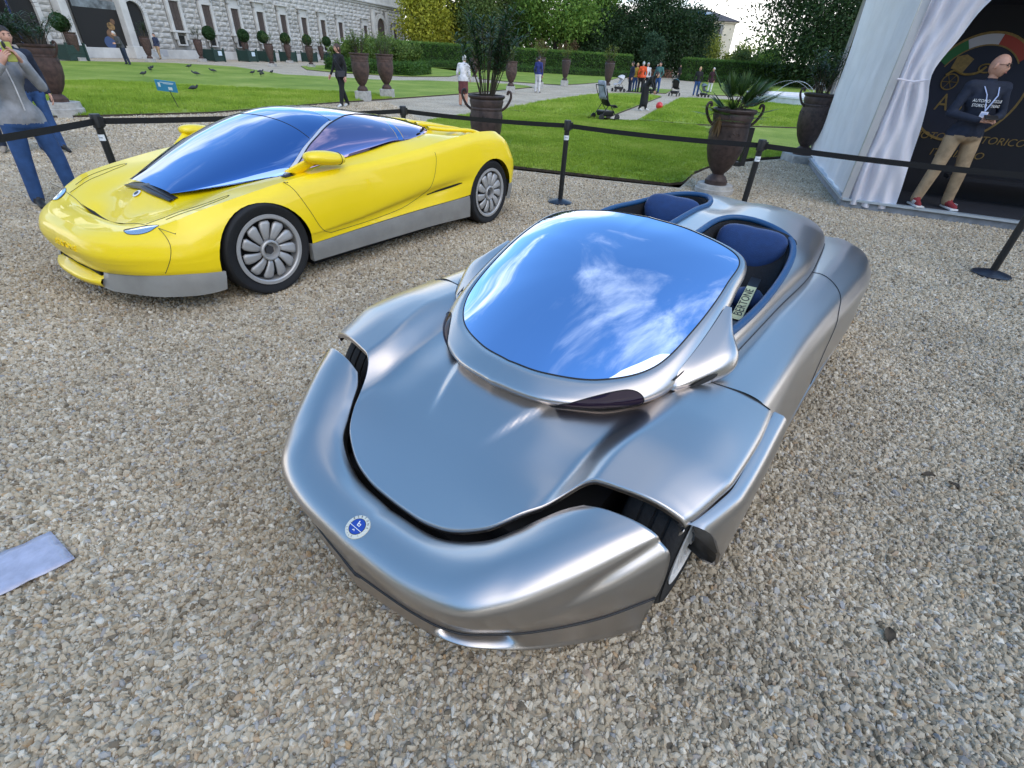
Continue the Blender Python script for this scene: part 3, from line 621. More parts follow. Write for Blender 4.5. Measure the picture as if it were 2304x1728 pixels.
# ---- windscreen frame (canopy ring) with headlights and mirror pods
GLE = [(.797,0,.667),(.818,.153,.668),(.905,.33,.676),(1.072,.457,.707),(1.301,.5,.797),(1.569,.503,.894),(1.783,.464,.947),(1.835,.229,.995),(1.851,0,1.006)]
FR = [GLE,
 [(.768,0,.667),(.790,.165,.667),(.886,.350,.674),(1.06,.478,.702),(1.30,.522,.792),(1.575,.522,.89),(1.80,.480,.946),(1.856,.235,.993),(1.873,0,1.005)],
 [(.728,0,.650),(.754,.184,.650),(.862,.377,.655),(1.047,.508,.678),(1.30,.547,.768),(1.58,.538,.872),(1.814,.489,.932),(1.869,.238,.984),(1.886,0,.996)],
 [(.694,0,.626),(.724,.202,.626),(.846,.397,.632),(1.036,.526,.647),(1.30,.560,.738),(1.58,.545,.85),(1.814,.489,.915),(1.869,.236,.968),(1.885,0,.982)],
 [(.706,0,.600),(.740,.204,.600),(.866,.396,.606),(1.042,.520,.622),(1.295,.560,.71),(1.578,.541,.84),(1.808,.484,.908),(1.863,.233,.962),(1.879,0,.975)],
 [(.728,0,.580),(.762,.198,.582),(.888,.384,.593),(1.058,.500,.610),(1.29,.552,.69),(1.572,.532,.832),(1.798,.475,.905),(1.853,.229,.958),(1.868,0,.970)],
 [(.77,0,.574),(.80,.17,.578),(.91,.34,.588),(1.07,.46,.62),(1.29,.515,.70),(1.56,.505,.835),(1.775,.46,.915),(1.83,.22,.965),(1.845,0,.978)]]
FS = np.array([crs(L3(r), 12) for r in FR]); FSf = np.array([crs(FS[:, j], 5) for j in range(FS.shape[1])]).transpose(1, 0, 2)
full = np.concatenate([FSf, (FSf[:, ::-1]*np.array([-1, 1, 1]))[:, 1:-1]], 1)
ring = MB().grid(full, cv=True).build('windscreen_frame', PAINT, SV, smooth=True)
edge = np.concatenate([FSf[0], (FSf[0, ::-1]*np.array([-1, 1, 1]))[1:-1]])
MB().tube([tuple(q+np.array([0, 0, .0005])) for q in edge], .0030, 6, closed=True).build('windscreen_seal', INK, ring, smooth=True)
low = np.concatenate([FSf[25], (FSf[25, ::-1]*np.array([-1, 1, 1]))[1:-1]])
lowf = [tuple(q+np.array([0, -.004, .002])) for q in low if q[1] < 1.12]
lowf.sort(key=lambda q: q[0])
MB().tube(lowf, .010, 6).build('base_shade_seal', INK, ring, smooth=True)  # black seal, thickened to paint the dark shade under the frame front
# glass dome
gd = crs(GLE, 12); gi = np.argsort(gd[:, 0]); gu, gv, gz = gd[:, 0], gd[:, 1], gd[:, 2]
km = int(np.argmax(gv))
rings_ = []
ctr = np.array([1.33, 0, .905])
zcen = lambda u: spl(u, [.797, .95, 1.15, 1.33, 1.5, 1.7, 1.851], [.667, .752, .842, .905, .952, .992, 1.006])
fulle = np.concatenate([gd, (gd[::-1]*np.array([1, -1, 1]))[1:-1]])
for k in range(26):
    r = k/25; row = []
    for q in fulle:
        u = ctr[0]+(q[0]-ctr[0])*r; v = q[1]*r
        # edge height and half width met at this u on the same side
        ud = q[0]; ze = q[2]
        zline = float(zcen(u)); zl_e = float(zcen(ud))
        z = zline-(zl_e-ze)*r**2.3
        row.append((v, u, z+.0005))
    rings_.append(row)
glass = MB().grid(np.array(rings_), cv=True).build('windscreen_glass', SGLASS, ring, smooth=True, merge=1e-5)
# smoked headlights set into the lower corners of the ring
def fsurf(a, b):   # a: fine rail idx, b: fine station idx
    a = min(max(a, 0), FSf.shape[0]-1.001); b = min(max(b, 0), FSf.shape[1]-1.001); i, j = int(a), int(b); fa, fb = a-i, b-j
    return FSf[i, j]*(1-fa)*(1-fb)+FSf[i+1, j]*fa*(1-fb)+FSf[i, j+1]*(1-fa)*fb+FSf[i+1, j+1]*fa*fb
for sg in (1, -1):
    rows = []
    st0, st1 = 14.5, 31.5
    for i in range(45):
        s = math.sin(math.pi/2*i/44); b = st0+(st1-st0)*s
        up = 18.8-10.2*math.sin(min(1, s*1.25)*math.pi/2)**.9; lo = 22.0-.5*s
        if s > .8:
            k = (s-.8)/.2; c_ = (up+lo)/2; h_ = (lo-up)/2*math.sqrt(max(0, 1-k*k)); up, lo = c_-h_, c_+h_
        if s < .06: up = lo-(lo-up)*s/.06
        row = []
        for j in range(9):
            q = j/8; w = fsurf(up+(lo-up)*q, b); p2 = fsurf(up+(lo-up)*q, b+.5); p3 = fsurf(up+(lo-up)*q+.4, b)
            n_ = Vector(p2-w).cross(Vector(p3-w)); n_.normalize()
            if n_.y > 0: n_ = -n_
            w = Vector(w)+n_*(.0012+.0022*math.sin(math.pi*q)*math.sin(math.pi*min(1, max(0, s))))
            row.append((sg*w.x, w.y, w.z))
        rows.append(row)
    ln = MB().grid(rows, flip=(sg > 0)).build('headlight', LENS, ring, smooth=True)
    bo = [r[0] for r in rows]+[r[-1] for r in rows[::-1]]
    MB().tube(bo, .002, 5, closed=True).build('lens_rim', INK, ln, smooth=True)
# mirror pods: hollow winglets hung on the pillars
for sg in (1, -1):
    inn = crs([(1.070,.527,.640),(1.082,.528,.665),(1.13,.533,.702),(1.25,.543,.754),(1.37,.546,.803),(1.475,.545,.845)], 6)
    mid = crs([(1.078,.545,.642),(1.10,.565,.668),(1.19,.600,.710),(1.28,.618,.753),(1.37,.600,.796),(1.478,.562,.843)], 6)
    outr = crs([(1.088,.556,.638),(1.15,.603,.668),(1.25,.652,.712),(1.318,.655,.752),(1.385,.612,.792),(1.481,.566,.843)], 6)
    out2 = crs([(1.092,.558,.630),(1.165,.612,.648),(1.27,.674,.684),(1.334,.674,.728),(1.392,.618,.785),(1.483,.566,.842)], 6)
    low1 = crs([(1.095,.553,.626),(1.175,.602,.640),(1.275,.658,.672),(1.336,.660,.714),(1.392,.61,.78),(1.483,.564,.84)], 6)
    und = crs([(1.10,.53,.635),(1.19,.55,.652),(1.28,.565,.682),(1.335,.575,.717),(1.39,.575,.775),(1.482,.56,.838)], 6)
    Gp = np.array([inn, mid, outr, out2, low1, und]); Gp = np.array([crs(Gp[:, j], 4) for j in range(Gp.shape[1])]).transpose(1, 0, 2)
    Gp = L3(Gp); Gp[..., 0] *= sg
    pod = MB().grid(Gp, flip=(sg < 0)).build('mirror_pod', PAINT, SV, smooth=True)
    il = [q for q in FSf[12] if q[0] > 0 and 1.06 < q[1] < 1.49]
    MB().tube([(sg*(q[0]+.005), q[1], q[2]+.003) for q in il[1:]], .0028, 5).build('pod_gap', INK, pod, smooth=True)
    # black indicator slot low on the pod's front face
    row1 = [Gp[12+0, j] for j in range(8, 19)]; row2 = [Gp[15, j] for j in range(8, 19)]
    rows = []
    for t_ in np.linspace(0, 1, 11):
        j = 3.6+t_*6.6; i0 = int(j); f_ = j-i0; hh = math.sqrt(max(0, 1-(2*t_-1)**2))
        a = Gp[7, i0]*(1-f_)+Gp[7, i0+1]*f_; b = Gp[10, i0]*(1-f_)+Gp[10, i0+1]*f_; c_ = (a+b)/2; d_ = (b-a)/2*hh
        off = np.array([sg*.003, -.005, .0005])
        rows.append([c_-d_+off, c_+off*1.3, c_+d_+off])
    MB().grid(rows).build('indicator_slot', INK, pod, smooth=True)
# ---- wheels
def tyre_mesh(r, rr, w, n=56, tread=True):
    m = MB(); prof = [(rr, -w*.42), (rr+.012, -w*.47), (r*.80+rr*.2, -w*.5), (r-.03, -w*.5), (r-.012, -w*.475), (r-.003, -w*.42), (r, -w*.3), (r, -w*.24), (r-.007, -w*.235), (r-.007, -w*.2), (r, -w*.195), (r+.001, -w*.03), (r-.008, -w*.025), (r-.008, w*.025), (r+.001, w*.03), (r, w*.195), (r-.007, w*.2), (r-.007, w*.235), (r, w*.24), (r, w*.3), (r-.003, w*.42), (r-.012, w*.475), (r-.03, w*.5), (r*.80+rr*.2, w*.5), (rr+.012, w*.47), (rr, w*.42)]
    m.lathe(prof, n=n, M=Matrix.Rotation(R(90), 3, 'Y')); return m
def silver_wheel(sg, u):
    r, rr, w = .295, .205, .20
    x = sg*(.812-w/2)
    t = empty('wheel', (x, u, r)); t.parent = SV
    tyre_mesh(r, rr, w).build('tyre', RUBBER, t, smooth=True, auto=40)
    m = MB(); MX = Matrix.Rotation(R(90), 3, 'Y')
    s = sg*w*.5
    m.lathe([(rr+.004, s*.93), (rr+.006, s*.98), (rr-.004, s*.99), (rr-.02, s*.90), (rr-.026, s*.55), (rr-.024, -s*.8)], n=48, M=MX)
    m.lathe([(.001, s*.62), (.05, s*.62), (.06, s*.5), (.06, s*.1)], n=24, M=MX)
    m.lathe([(.125, s*.70), (.128, s*.86), (.118, s*.88), (.06, s*.66)], n=32, M=MX)
    for k in range(26):
        a = 2*math.pi*k/26; c_, s2 = math.cos(a), math.sin(a); c3, s3 = math.cos(a+.10), math.sin(a+.10); p1 = Vector((s*.84, .122*c_, .122*s2)); p2 = Vector((s*.93, (rr-.012)*c3, (rr-.012)*s3)); sd_ = Vector((0, -s2, c_))*.0075; dp = Vector((s*.35, 0, 0))
        m.add([p1+sd_, p1-sd_, p2-sd_, p2+sd_, p1+sd_-dp, p1-sd_-dp, p2-sd_-dp, p2+sd_-dp], [(0, 1, 2, 3), (7, 6, 5, 4), (0, 4, 5, 1), (1, 5, 6, 2), (2, 6, 7, 3), (3, 7, 4, 0)])
    m.build('rim', RIMW, t, smooth=True, auto=35)
    MB().lathe([(.0, s*.3), (rr-.026, s*.3)], n=32, M=MX).build('dark_vane_backing', BLACK, t)  # black disc added behind the vanes so their gaps look dark
for sg in (1, -1):
    silver_wheel(sg, .86); silver_wheel(sg, 3.28)
# ================================================================ yellow mid-engined concept coupe
YEL = mat('yellow_gloss_paint', (.93, .67, .001), .38, coat=.5, coatr=.025, var=.02, vscale=2)
SKIRT = mat('grey_sill_paint', (.30, .29, .27), .45, metal=.35, var=.08, vscale=6, bump=.05, bscale=300)
BGLASS = mat('blue_mirror_glass', (.17, .27, .52), .012, metal=1.0)
PGLASS = mat('violet_mirror_glass', (.33, .27, .42), .012, metal=1.0)
ROOFM = mat('lavender_roof_glass', (.42, .45, .62), .08, metal=1.0)
PILLAR = mat('silver_pillar', (.55, .56, .62), .35, metal=.3)
CLEAR = mat('clear_lamp_lens', (.55, .60, .68), .06, metal=.75, coat=1)
ALLOY = mat('satin_alloy', (.42, .41, .40), .42, metal=.35)
ALLOYD = mat('dark_alloy', (.10, .10, .11), .4, metal=.7)
YC = empty('concept_coupe', (-2.659, 4.0066, 0), R(-32.395), 'glossy yellow wedge shaped concept coupe with blue tinted glass canopy and grey sills', 'car')
# wrap-around rails: levels (u,v,z) at stations from nose centre to tail centre
ST = [
 [(-.86,0,.535),(-.925,0,.50),(-.950,0,.42),(-.94,0,.36),(-.935,0,.345),(-.918,0,.30),(-.895,0,.258)],
 [(-.845,.3,.54),(-.91,.31,.50),(-.938,.32,.42),(-.93,.315,.365),(-.925,.313,.35),(-.908,.31,.305),(-.88,.3,.262)],
 [(-.775,.5,.55),(-.835,.53,.505),(-.865,.55,.42),(-.862,.548,.37),(-.858,.546,.355),(-.846,.54,.315),(-.828,.53,.28)],
 [(-.665,.67,.568),(-.712,.712,.512),(-.735,.735,.42),(-.734,.734,.375),(-.732,.733,.36),(-.728,.73,.32),(-.72,.722,.29)],
 [(-.53,.79,.615),(-.56,.855,.525),(-.575,.885,.43),(-.577,.886,.38),(-.577,.885,.362),(-.575,.88,.32),(-.57,.872,.295)],
 [(-.36,.85,.67),(-.36,.925,.58),(-.36,.962,.46),(-.36,.966,.39),(-.36,.966,.37),(-.36,.962,.31),(-.36,.952,.28)],
 [(0,.885,.735),(0,.95,.66),(0,.982,.5),(0,.984,.42),(0,.983,.40),(0,.98,.33),(0,.968,.295)],
 [(.36,.905,.785),(.36,.955,.72),(.36,.986,.52),(.36,.986,.40),(.36,.980,.375),(.36,.972,.335),(.36,.968,.305)],
 [(.80,.925,.81),(.80,.968,.75),(.80,.992,.56),(.80,.990,.425),(.80,.968,.395),(.80,.962,.36),(.80,.966,.322)],
 [(1.22,.93,.83),(1.22,.970,.775),(1.22,.998,.60),(1.22,.998,.475),(1.22,.964,.43),(1.22,.962,.385),(1.22,.972,.338)],
 [(1.68,.93,.866),(1.69,.975,.805),(1.7,1.008,.63),(1.7,1.006,.535),(1.7,.962,.475),(1.7,.968,.41),(1.7,.984,.352)],
 [(2.05,.93,.91),(2.08,.985,.845),(2.1,1.018,.67),(2.1,1.016,.575),(2.1,.995,.51),(2.1,1.0,.44),(2.1,1.004,.362)],
 [(2.45,.93,.945),(2.48,.995,.875),(2.5,1.03,.70),(2.5,1.032,.6),(2.5,1.032,.53),(2.5,1.03,.46),(2.5,1.022,.38)],
 [(2.82,.92,.937),(2.86,.985,.865),(2.88,1.028,.69),(2.9,1.03,.6),(2.9,1.03,.53),(2.9,1.028,.46),(2.9,1.02,.38)],
 [(2.98,.87,.89),(3.06,.945,.81),(3.12,.99,.65),(3.14,.992,.58),(3.15,.99,.52),(3.15,.988,.46),(3.15,.98,.38)],
 [(3.05,.70,.865),(3.14,.80,.78),(3.24,.85,.63),(3.26,.855,.56),(3.26,.85,.51),(3.26,.85,.45),(3.25,.84,.38)],
 [(3.10,.35,.85),(3.20,.4,.77),(3.30,.42,.60),(3.31,.42,.54),(3.31,.42,.5),(3.31,.42,.45),(3.29,.41,.38)],
 [(3.11,0,.845),(3.21,0,.765),(3.31,0,.6),(3.32,0,.54),(3.32,0,.5),(3.32,0,.45),(3.30,0,.38)]]
YS = np.array([L3(s) for s in ST])                                   # station x level
YSl = np.array([crs(YS[:, k], 12) for k in range(YS.shape[1])])      # level x fine station
YSf = np.array([crs(YSl[:, j], 5) for j in range(YSl.shape[1])]).transpose(1, 0, 2)
# heights of the upper deck inside the top rail
TU = [-.86, -.80, -.74, -.69, -.65, -.60, -.52, -.42, -.32, -.2, 0, .2, .4, .8, 1.22, 1.52, 1.7, 2.05, 2.3, 2.6, 2.9, 3.0, 3.11]
TZ = [[.535,.537,.54,.543,.55],[.551,.551,.551,.551,.556],[.557,.557,.556,.557,.562],[.545,.545,.552,.562,.568],[.500,.508,.540,.568,.574],[.468,.488,.545,.580,.590],
 [.525,.530,.562,.604,.618],[.612,.585,.585,.632,.652],[.668,.640,.612,.652,.680],[.690,.676,.650,.678,.702],[.70,.70,.695,.722,.735],[.72,.72,.725,.752,.763],[.70,.70,.74,.788,.790],
 [.70,.70,.78,.848,.81],[.72,.72,.80,.889,.83],[.74,.74,.82,.922,.851],[.78,.78,.86,.925,.867],[.80,.82,.90,.94,.91],[.76,.77,.80,.90,.93],[.74,.75,.78,.88,.945],[.78,.78,.81,.88,.93],[.82,.82,.83,.85,.885],[.845,.845,.845,.845,.85]]
TZ = np.array(TZ)
top = YSf[0]; km = int(np.argmax(top[:, 1]))
# monotone part of the rail: u as function, half width
ru = top[:, 1]; rv = top[:, 0]; rz_ = top[:, 2]
def half(u): return float(np.interp(u, ru[:200], rv[:200])) if u < 2.98 else float(np.interp(u, ru[160:], rv[160:]))
rows = []
M_ = len(top)
GT = []
tcol = np.linspace(0, 1, 41)
for j in range(M_):          # each fine station: strip from rail to centre line at the same u
    x, u, z = top[j]
    cs = [spl(u, TU, TZ[:, k]) for k in range(5)]
    prof = np.array([float(c) for c in cs]); prof = prof+(z-prof[-1])*np.array([0, .05, .2, .6, 1.])
    zz_ = crs(np.stack([np.linspace(0, 1, 5), prof], 1), 10)[:, 1]
    GT.append([(x*t, u, zz_[i]) for i, t in enumerate(tcol)])
GT = np.array(GT).transpose(1, 0, 2)     # column x station, col 0 centre
# wheel openings are cut out with cylinders
upper = MB()
allr = np.concatenate([GT, YSf[1:]], 0)
am = allr.copy(); am[..., 0] *= -1
upper.grid(allr, flip=True); upper.grid(am)
yb = upper.build('body_shell', YEL, YC, smooth=True, merge=2e-4)
def apply_cut(o, cutters):
    for co in cutters:
        bmc = bmesh.new(); bmc.from_mesh(co.data); bmesh.ops.recalc_face_normals(bmc, faces=bmc.faces); bmc.to_mesh(co.data); bmc.free()
        md = o.modifiers.new('cut', 'BOOLEAN'); md.operation = 'DIFFERENCE'; md.object = co; md.solver = 'EXACT'
    dg = bpy.context.evaluated_depsgraph_get(); me = bpy.data.meshes.new_from_object(o.evaluated_get(dg)); o.modifiers.clear(); o.data = me
    for co in cutters: bpy.data.objects.remove(co)
    me.polygons.foreach_set('use_smooth', [True]*len(me.polygons)); me.set_sharp_from_angle(angle=R(45))
def arch(x0, x1, u, z, ru_, rzz, n=40):
    pts = [(u+ru_*math.cos(2*math.pi*k/n), z+rzz*math.sin(2*math.pi*k/n)) for k in range(n)]
    m = MB(); m.add([(x0, a, b) for a, b in pts]+[(x1, a, b) for a, b in pts], [tuple(range(n)), tuple(range(n, 2*n))]+[(i, (i+1) % n, n+(i+1) % n, n+i) for i in range(n)])
    o = m.build('cutter', DARK); o.parent = YC; return o
cuts = []
for sg in (1, -1):
    cuts += [arch(sg*.66, sg*1.2, -.015, .315, .368, .36), arch(sg*.70, sg*1.2, 2.69, .33, .378, .36)]
apply_cut(yb, cuts)
yb['label'] = 'glossy yellow body shell'
# wheel wells
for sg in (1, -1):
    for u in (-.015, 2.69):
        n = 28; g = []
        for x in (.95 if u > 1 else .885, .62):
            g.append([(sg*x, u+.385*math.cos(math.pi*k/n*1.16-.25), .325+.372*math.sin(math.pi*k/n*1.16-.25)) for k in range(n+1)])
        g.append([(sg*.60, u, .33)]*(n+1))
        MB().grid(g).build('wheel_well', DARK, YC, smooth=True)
MB().box((0, 1.33, .22), (1.80, 1.9, .22)).box((0, 2.6, .24), (1.2, 1.2, .22)).box((0, -.1, .24), (1.16, 1.2, .22)).build('shade_floor_pan', DARK, YC)  # floor boxes lowered so less light leaks in and the contact shadow deepens
# lower front: yellow splitter, grey corner skirts, side skirts, rear valance
def strip(name, pts_top, pts_bot, m, sg, thick=.02, n=10):
    a = crs(L3(pts_top), n); b = crs(L3(pts_bot), n); mid = (a+b)/2
    g = np.array([a-np.array([.02, 0, 0]), a, a*.7+b*.3+np.array([.006, 0, 0]), a*.35+b*.65+np.array([.004, 0, 0]), b, b-np.array([.03, 0, 0])]); g[..., 0] *= sg
    return MB().grid(g, flip=(sg > 0)).build(name, m, YC, smooth=True, auto=50)
for sg in (1, -1):
    k = strip('front_skirt', [(-.872,.36,.262),(-.86,.43,.268),(-.81,.55,.278),(-.72,.72,.288),(-.575,.875,.296),(-.46,.935,.288),(-.36,.958,.278)], [(-.905,.33,.165),(-.885,.44,.155),(-.825,.57,.150),(-.725,.745,.145),(-.575,.89,.145),(-.46,.945,.148),(-.385,.962,.155)], SKIRT, sg)
    strip('side_skirt', [(.345,.972,.302),(.8,.972,.318),(1.3,.978,.335),(1.8,.99,.348),(2.31,1.012,.362)], [(.335,.975,.165),(.8,.98,.165),(1.3,.985,.163),(1.8,.99,.158),(2.32,1.008,.142)], SKIRT, sg)
    strip('rear_skirt', [(3.06,1.0,.382),(3.15,.985,.382),(3.25,.85,.382),(3.30,.42,.382)], [(3.02,.995,.22),(3.12,.98,.20),(3.22,.85,.19),(3.27,.42,.19)], SKIRT, sg)
    # skirt end caps
    MB().box((sg*.955, .345, .235), (.05, .02, .13)).build('skirt_end', SKIRT, YC)
sp = []
for t in np.linspace(-1, 1, 25):
    v = t*.36; du = .10*abs(t)**2.5
    sp.append([(v, -.935+du*.6+.05, .235), (v, -.955+du*.55, .222), (v, -.968+du*.55, .20), (v, -.955+du*.55, .168), (v, -.86, .16)])
MB().grid(np.array(sp), flip=True).build('front_splitter', YEL, YC, smooth=True)
MB().box((0, -.83, .235), (.62, .10, .07)).build('grille_void', DARK, YC)
# vent behind the nose bar
MB().grid(np.array([[(t*.40, -.655+.035*abs(t)**2, .515+.035*abs(t)**2), (t*.40, -.610+.02*abs(t)**2, .487+.05*abs(t)**2)] for t in np.linspace(-1, 1, 17)])).build('nose_vent', DARK, YC)
def topz(u, v):
    w = half(u); t = abs(v)/max(w, .01); j = int(np.argmin(abs(top[:200, 1]-u))) if u < 2.95 else M_-20
    return float(np.interp(t, tcol, GT[:, j, 2]))
# headlights lying in the nose
for sg in (1, -1):
    ol = [(-.715, .545), (-.735, .60), (-.70, .665), (-.645, .715), (-.588, .735), (-.60, .68), (-.645, .605)]
    c = crs(ol, 5, closed=True); ctr_ = c.mean(0); g = []
    for r in (0, .4, .75, 1.0):
        g.append([(sg*(ctr_[1]+(q[1]-ctr_[1])*r), ctr_[0]+(q[0]-ctr_[0])*r, 0) for q in c])
    g = np.array(g)
    bv = BVHTree.FromObject(yb, bpy.context.evaluated_depsgraph_get())
    for i in range(g.shape[0]):
        for j in range(g.shape[1]):
            h = bv.ray_cast(Vector((g[i, j, 0], g[i, j, 1], 1.5)), Vector((0, 0, -1)))[0]; g[i, j, 2] = (h.z if h else .55)+.002+.004*(1-(i/3)**2)
    hl = MB().grid(g, cv=True, flip=(sg > 0)).build('headlight', CLEAR, YC, smooth=True)
    MB().tube([tuple(q) for q in g[-1]], .0022, 5, closed=True).build('lamp_rim', SEAM, hl, smooth=True)
bvY = BVHTree.FromObject(yb, bpy.context.evaluated_depsgraph_get())
def on_top(u, v, lift=.0008):
    h = bvY.ray_cast(Vector((v, u, 1.6)), Vector((0, 0, -1)))[0]; return (v, u, (h.z if h else .6)+lift)
def on_side(u, z, sg=1, lift=.001):
    h = bvY.ray_cast(Vector((sg*1.6, u, z)), Vector((-sg, 0, 0)))[0]; return ((h.x if h else sg*.97)+sg*lift, u, z)
def yseam(fn, pts, n=8, r=.002): 
    return seam('panel_gap', [fn(*q) for q in crs(pts, n)], yb, r)
for sg in (1, -1):
    f = lambda u, z, s=sg: on_side(u, z, s)
    yseam(f, [(.235, .785), (.29, .72), (.37, .56), (.42, .45), (.47, .385), (.54, .352)])
    yseam(f, [(.54, .352), (.94, .362), (1.30, .39), (1.50, .43), (1.66, .49), (1.76, .62), (1.82, .76), (1.825, .83)])
    yseam(f, [(-.60, .60), (-.597, .54), (-.605, .48), (-.635, .40), (-.67, .31)])
    yseam(lambda u, v, s=sg: on_top(u, s*v), [(-.612, .65), (-.618, .60), (-.625, .45), (-.64, .30)])
    yseam(lambda u, v, s=sg: on_top(u, s*v), [(-.605, .60), (-.45, .67), (-.25, .725), (-.13, .745), (-.10, .765), (-.16, .785), (-.35, .77), (-.52, .70)])
    # side intake slot
    pts = [(1.70, .462), (1.85, .478), (2.0, .491), (2.12, .503), (2.19, .508)]
    g = []
    for i, (u, z) in enumerate(crs(pts, 4)):
        w = .011*math.sin(math.pi*min(.97, max(.08, i/16)))**.5; a = on_side(u, z+w, sg, .003); b = on_side(u, z-w, sg, .003); g.append([a, b])
    MB().grid(g).build('intake_slot', DARK, YC)
# round badge on hood
bp = Vector(on_top(-.38, 0, .003)); bq = (Vector(on_top(-.34, 0))-Vector(on_top(-.42, 0))).normalized(); bM2 = frame(bp, (1, 0, 0), bq)
b2 = MB().lathe([(0, .004), (.026, .004), (.034, .001)], n=24, M=bM2.to_3x3(), c=bp).build('badge', RIMW, YC, smooth=True, auto=30)
MB().lathe([(0, .0046), (.02, .0046)], n=20, M=bM2.to_3x3(), c=bp).build('badge_field', ALLOYD, b2)
# raised lettering on the nose
nz_ = bvY.ray_cast(Vector((.13, -1.5, .425)), Vector((0, 1, 0)))[0]
text('nose_lettering', 'BERTONE', .052, frame((.14, nz_.y-.004, .425), (1, .04, 0), (0, .15, 1)), YEL, YC, ext=.004, squeeze=1.3)
# ---- glass canopy
CU = [-.285, -.2, -.1, .09, .26, .44, .6, .76, .9, 1.02, 1.21, 1.49, 1.79, 2.12, 2.39, 2.6, 2.78]
CZ = [.695, .735, .778, .862, .932, 1.002, 1.062, 1.112, 1.142, 1.152, 1.15, 1.127, 1.085, 1.03, .967, .91, .865]
BU = [-.285, -.2, -.1, 0, .2, .38, .6, .86, 1.2, 1.52, 1.75, 1.95, 2.13, 2.35, 2.6, 2.78]
BV = [.315, .385, .465, .54, .675, .775, .80, .80, .79, .77, .745, .69, .60, .46, .26, .12]
BZ = [.678, .690, .708, .724, .757, .782, .818, .848, .885, .918, .915, .93, .94, .91, .875, .862]
def can(u, t):
    zc, vb, zb = float(spl(u, CU, CZ)), float(spl(u, BU, BV)), float(spl(u, BU, BZ))
    a = t*math.pi/2
    v = vb*math.sin(a)**(.80); q = max(0., 1-math.sin(a)**(2.3*.80))**.56
    return Vector((v, u, zb+(zc-zb)*q))
AT = [0, .22, .25, .3, .39, .45, .54, .63, .75, .92, 1.0]; AU = [1.50, 1.46, 1.38, 1.22, 1.02, .90, .75, .60, .48, .36, .33]
Apil = lambda t: float(spl(t, AT, AU))
def patch(name, m, t0, t1, u0, u1, nu=26, ntt=20, sg=0, lift=0., par=None):
    g = []
    tr = np.linspace(t0, t1, ntt)
    if sg == 0: tr = np.concatenate([-tr[::-1], tr[1:]])
    for t in tr:
        a, b = u0(abs(t)), u1(abs(t)); col_ = []
        for s in np.linspace(0, 1, nu):
            u = a+(b-a)*s; q = can(u, abs(t)); q2 = can(u, max(abs(t)-.02, 0)); n_ = Vector((q.x-.0, 0, q.z-.7)).normalized()
            q = q+n_*lift; col_.append((q.x*(-1 if (t < 0 or sg < 0) else 1), q.y, q.z))
        g.append(col_)
    return MB().grid(np.array(g), flip=(sg >= 0)).build(name, m, par or YC, smooth=True)
BP = lambda t: float(spl(t, [.2, .26, .4, .62, .92, 1.0], [1.79, 1.75, 1.665, 1.59, 1.565, 1.62]))
QP = lambda t: float(spl(t, [.0, .2, .56, .89, 1.0], [2.68, 2.52, 2.30, 2.16, 2.10]))
WE = lambda t: min(Apil(t)-.004, 1.05)
ws = patch('windscreen', BGLASS, 0, 1.0, lambda t: -.285, WE, 40, 30)
jl = []
for t in np.linspace(-.54, .54, 40):
    q = can(.72, abs(t)); jl.append((q.x*(1 if t >= 0 else -1), q.y, q.z+.0015))
seam('windscreen_joint', jl, ws, .002)
patch('roof_panel', ROOFM, 0, .395, lambda t: 1.056, lambda t: float(np.interp(t, [0, .2, .25, .3, .395], [1.80, 1.79, 1.43, 1.26, 1.075])), 24, 18)
patch('rear_screen', BGLASS, 0, .2, lambda t: 1.81, QP, 20, 10)
for sg in (1, -1):
    patch('a_pillar', PILLAR, .385, 1.0, lambda t: Apil(t), lambda t: Apil(t)+.055, 8, 28, sg, lift=.0015)
    sw = patch('side_window', PGLASS, .245, .99, lambda t: Apil(t)+.060, BP, 24, 30, sg)
    bo = [can(Apil(t)+.062, t) for t in np.linspace(.98, .25, 30)]+[can(u, .25) for u in np.linspace(1.46, 1.74, 8)]
    seam('window_border', [(sg*(q.x+.001), q.y, q.z+.001) for q in bo], sw, .005, BLACK)
    patch('window_frame', BGLASS, .22, 1.0, lambda t: BP(t)+.004, lambda t: BP(t)+.075, 6, 24, sg)
    qw = patch('quarter_window', PGLASS, .205, 1.0, lambda t: BP(t)+.081, QP, 18, 24, sg)
    for k in range(3):
        a = can(QP(.93)-.03-.10*(2-k), .88-.07*k); MB().box((sg*(a.x+.004), a.y, a.z+.006), (.012, .05, .012), rz=sg*.35).build('louvre', DARK, qw)
# black wiper cowl
cw = []
for t in np.linspace(-1, 1, 31):
    v = t*.345; u = -.292+.02*abs(t)**2; z = on_top(-.30, v)[2]
    cw.append([(v, u-.055+.02*abs(t)**3, z-.004), (v, u-.050, z+.012), (v, u-.03, z+.018), (v, u-.026, z+.010), (v, u-.02, z+.010), (v, u-.016, z+.020), (v, u+.015, z+.026), (v, u+.02, z+.0)])
MB().grid(np.array(cw), flip=True).build('wiper_cowl', mat('cowl_black', (.03, .033, .04), .4), YC, smooth=True, auto=40)
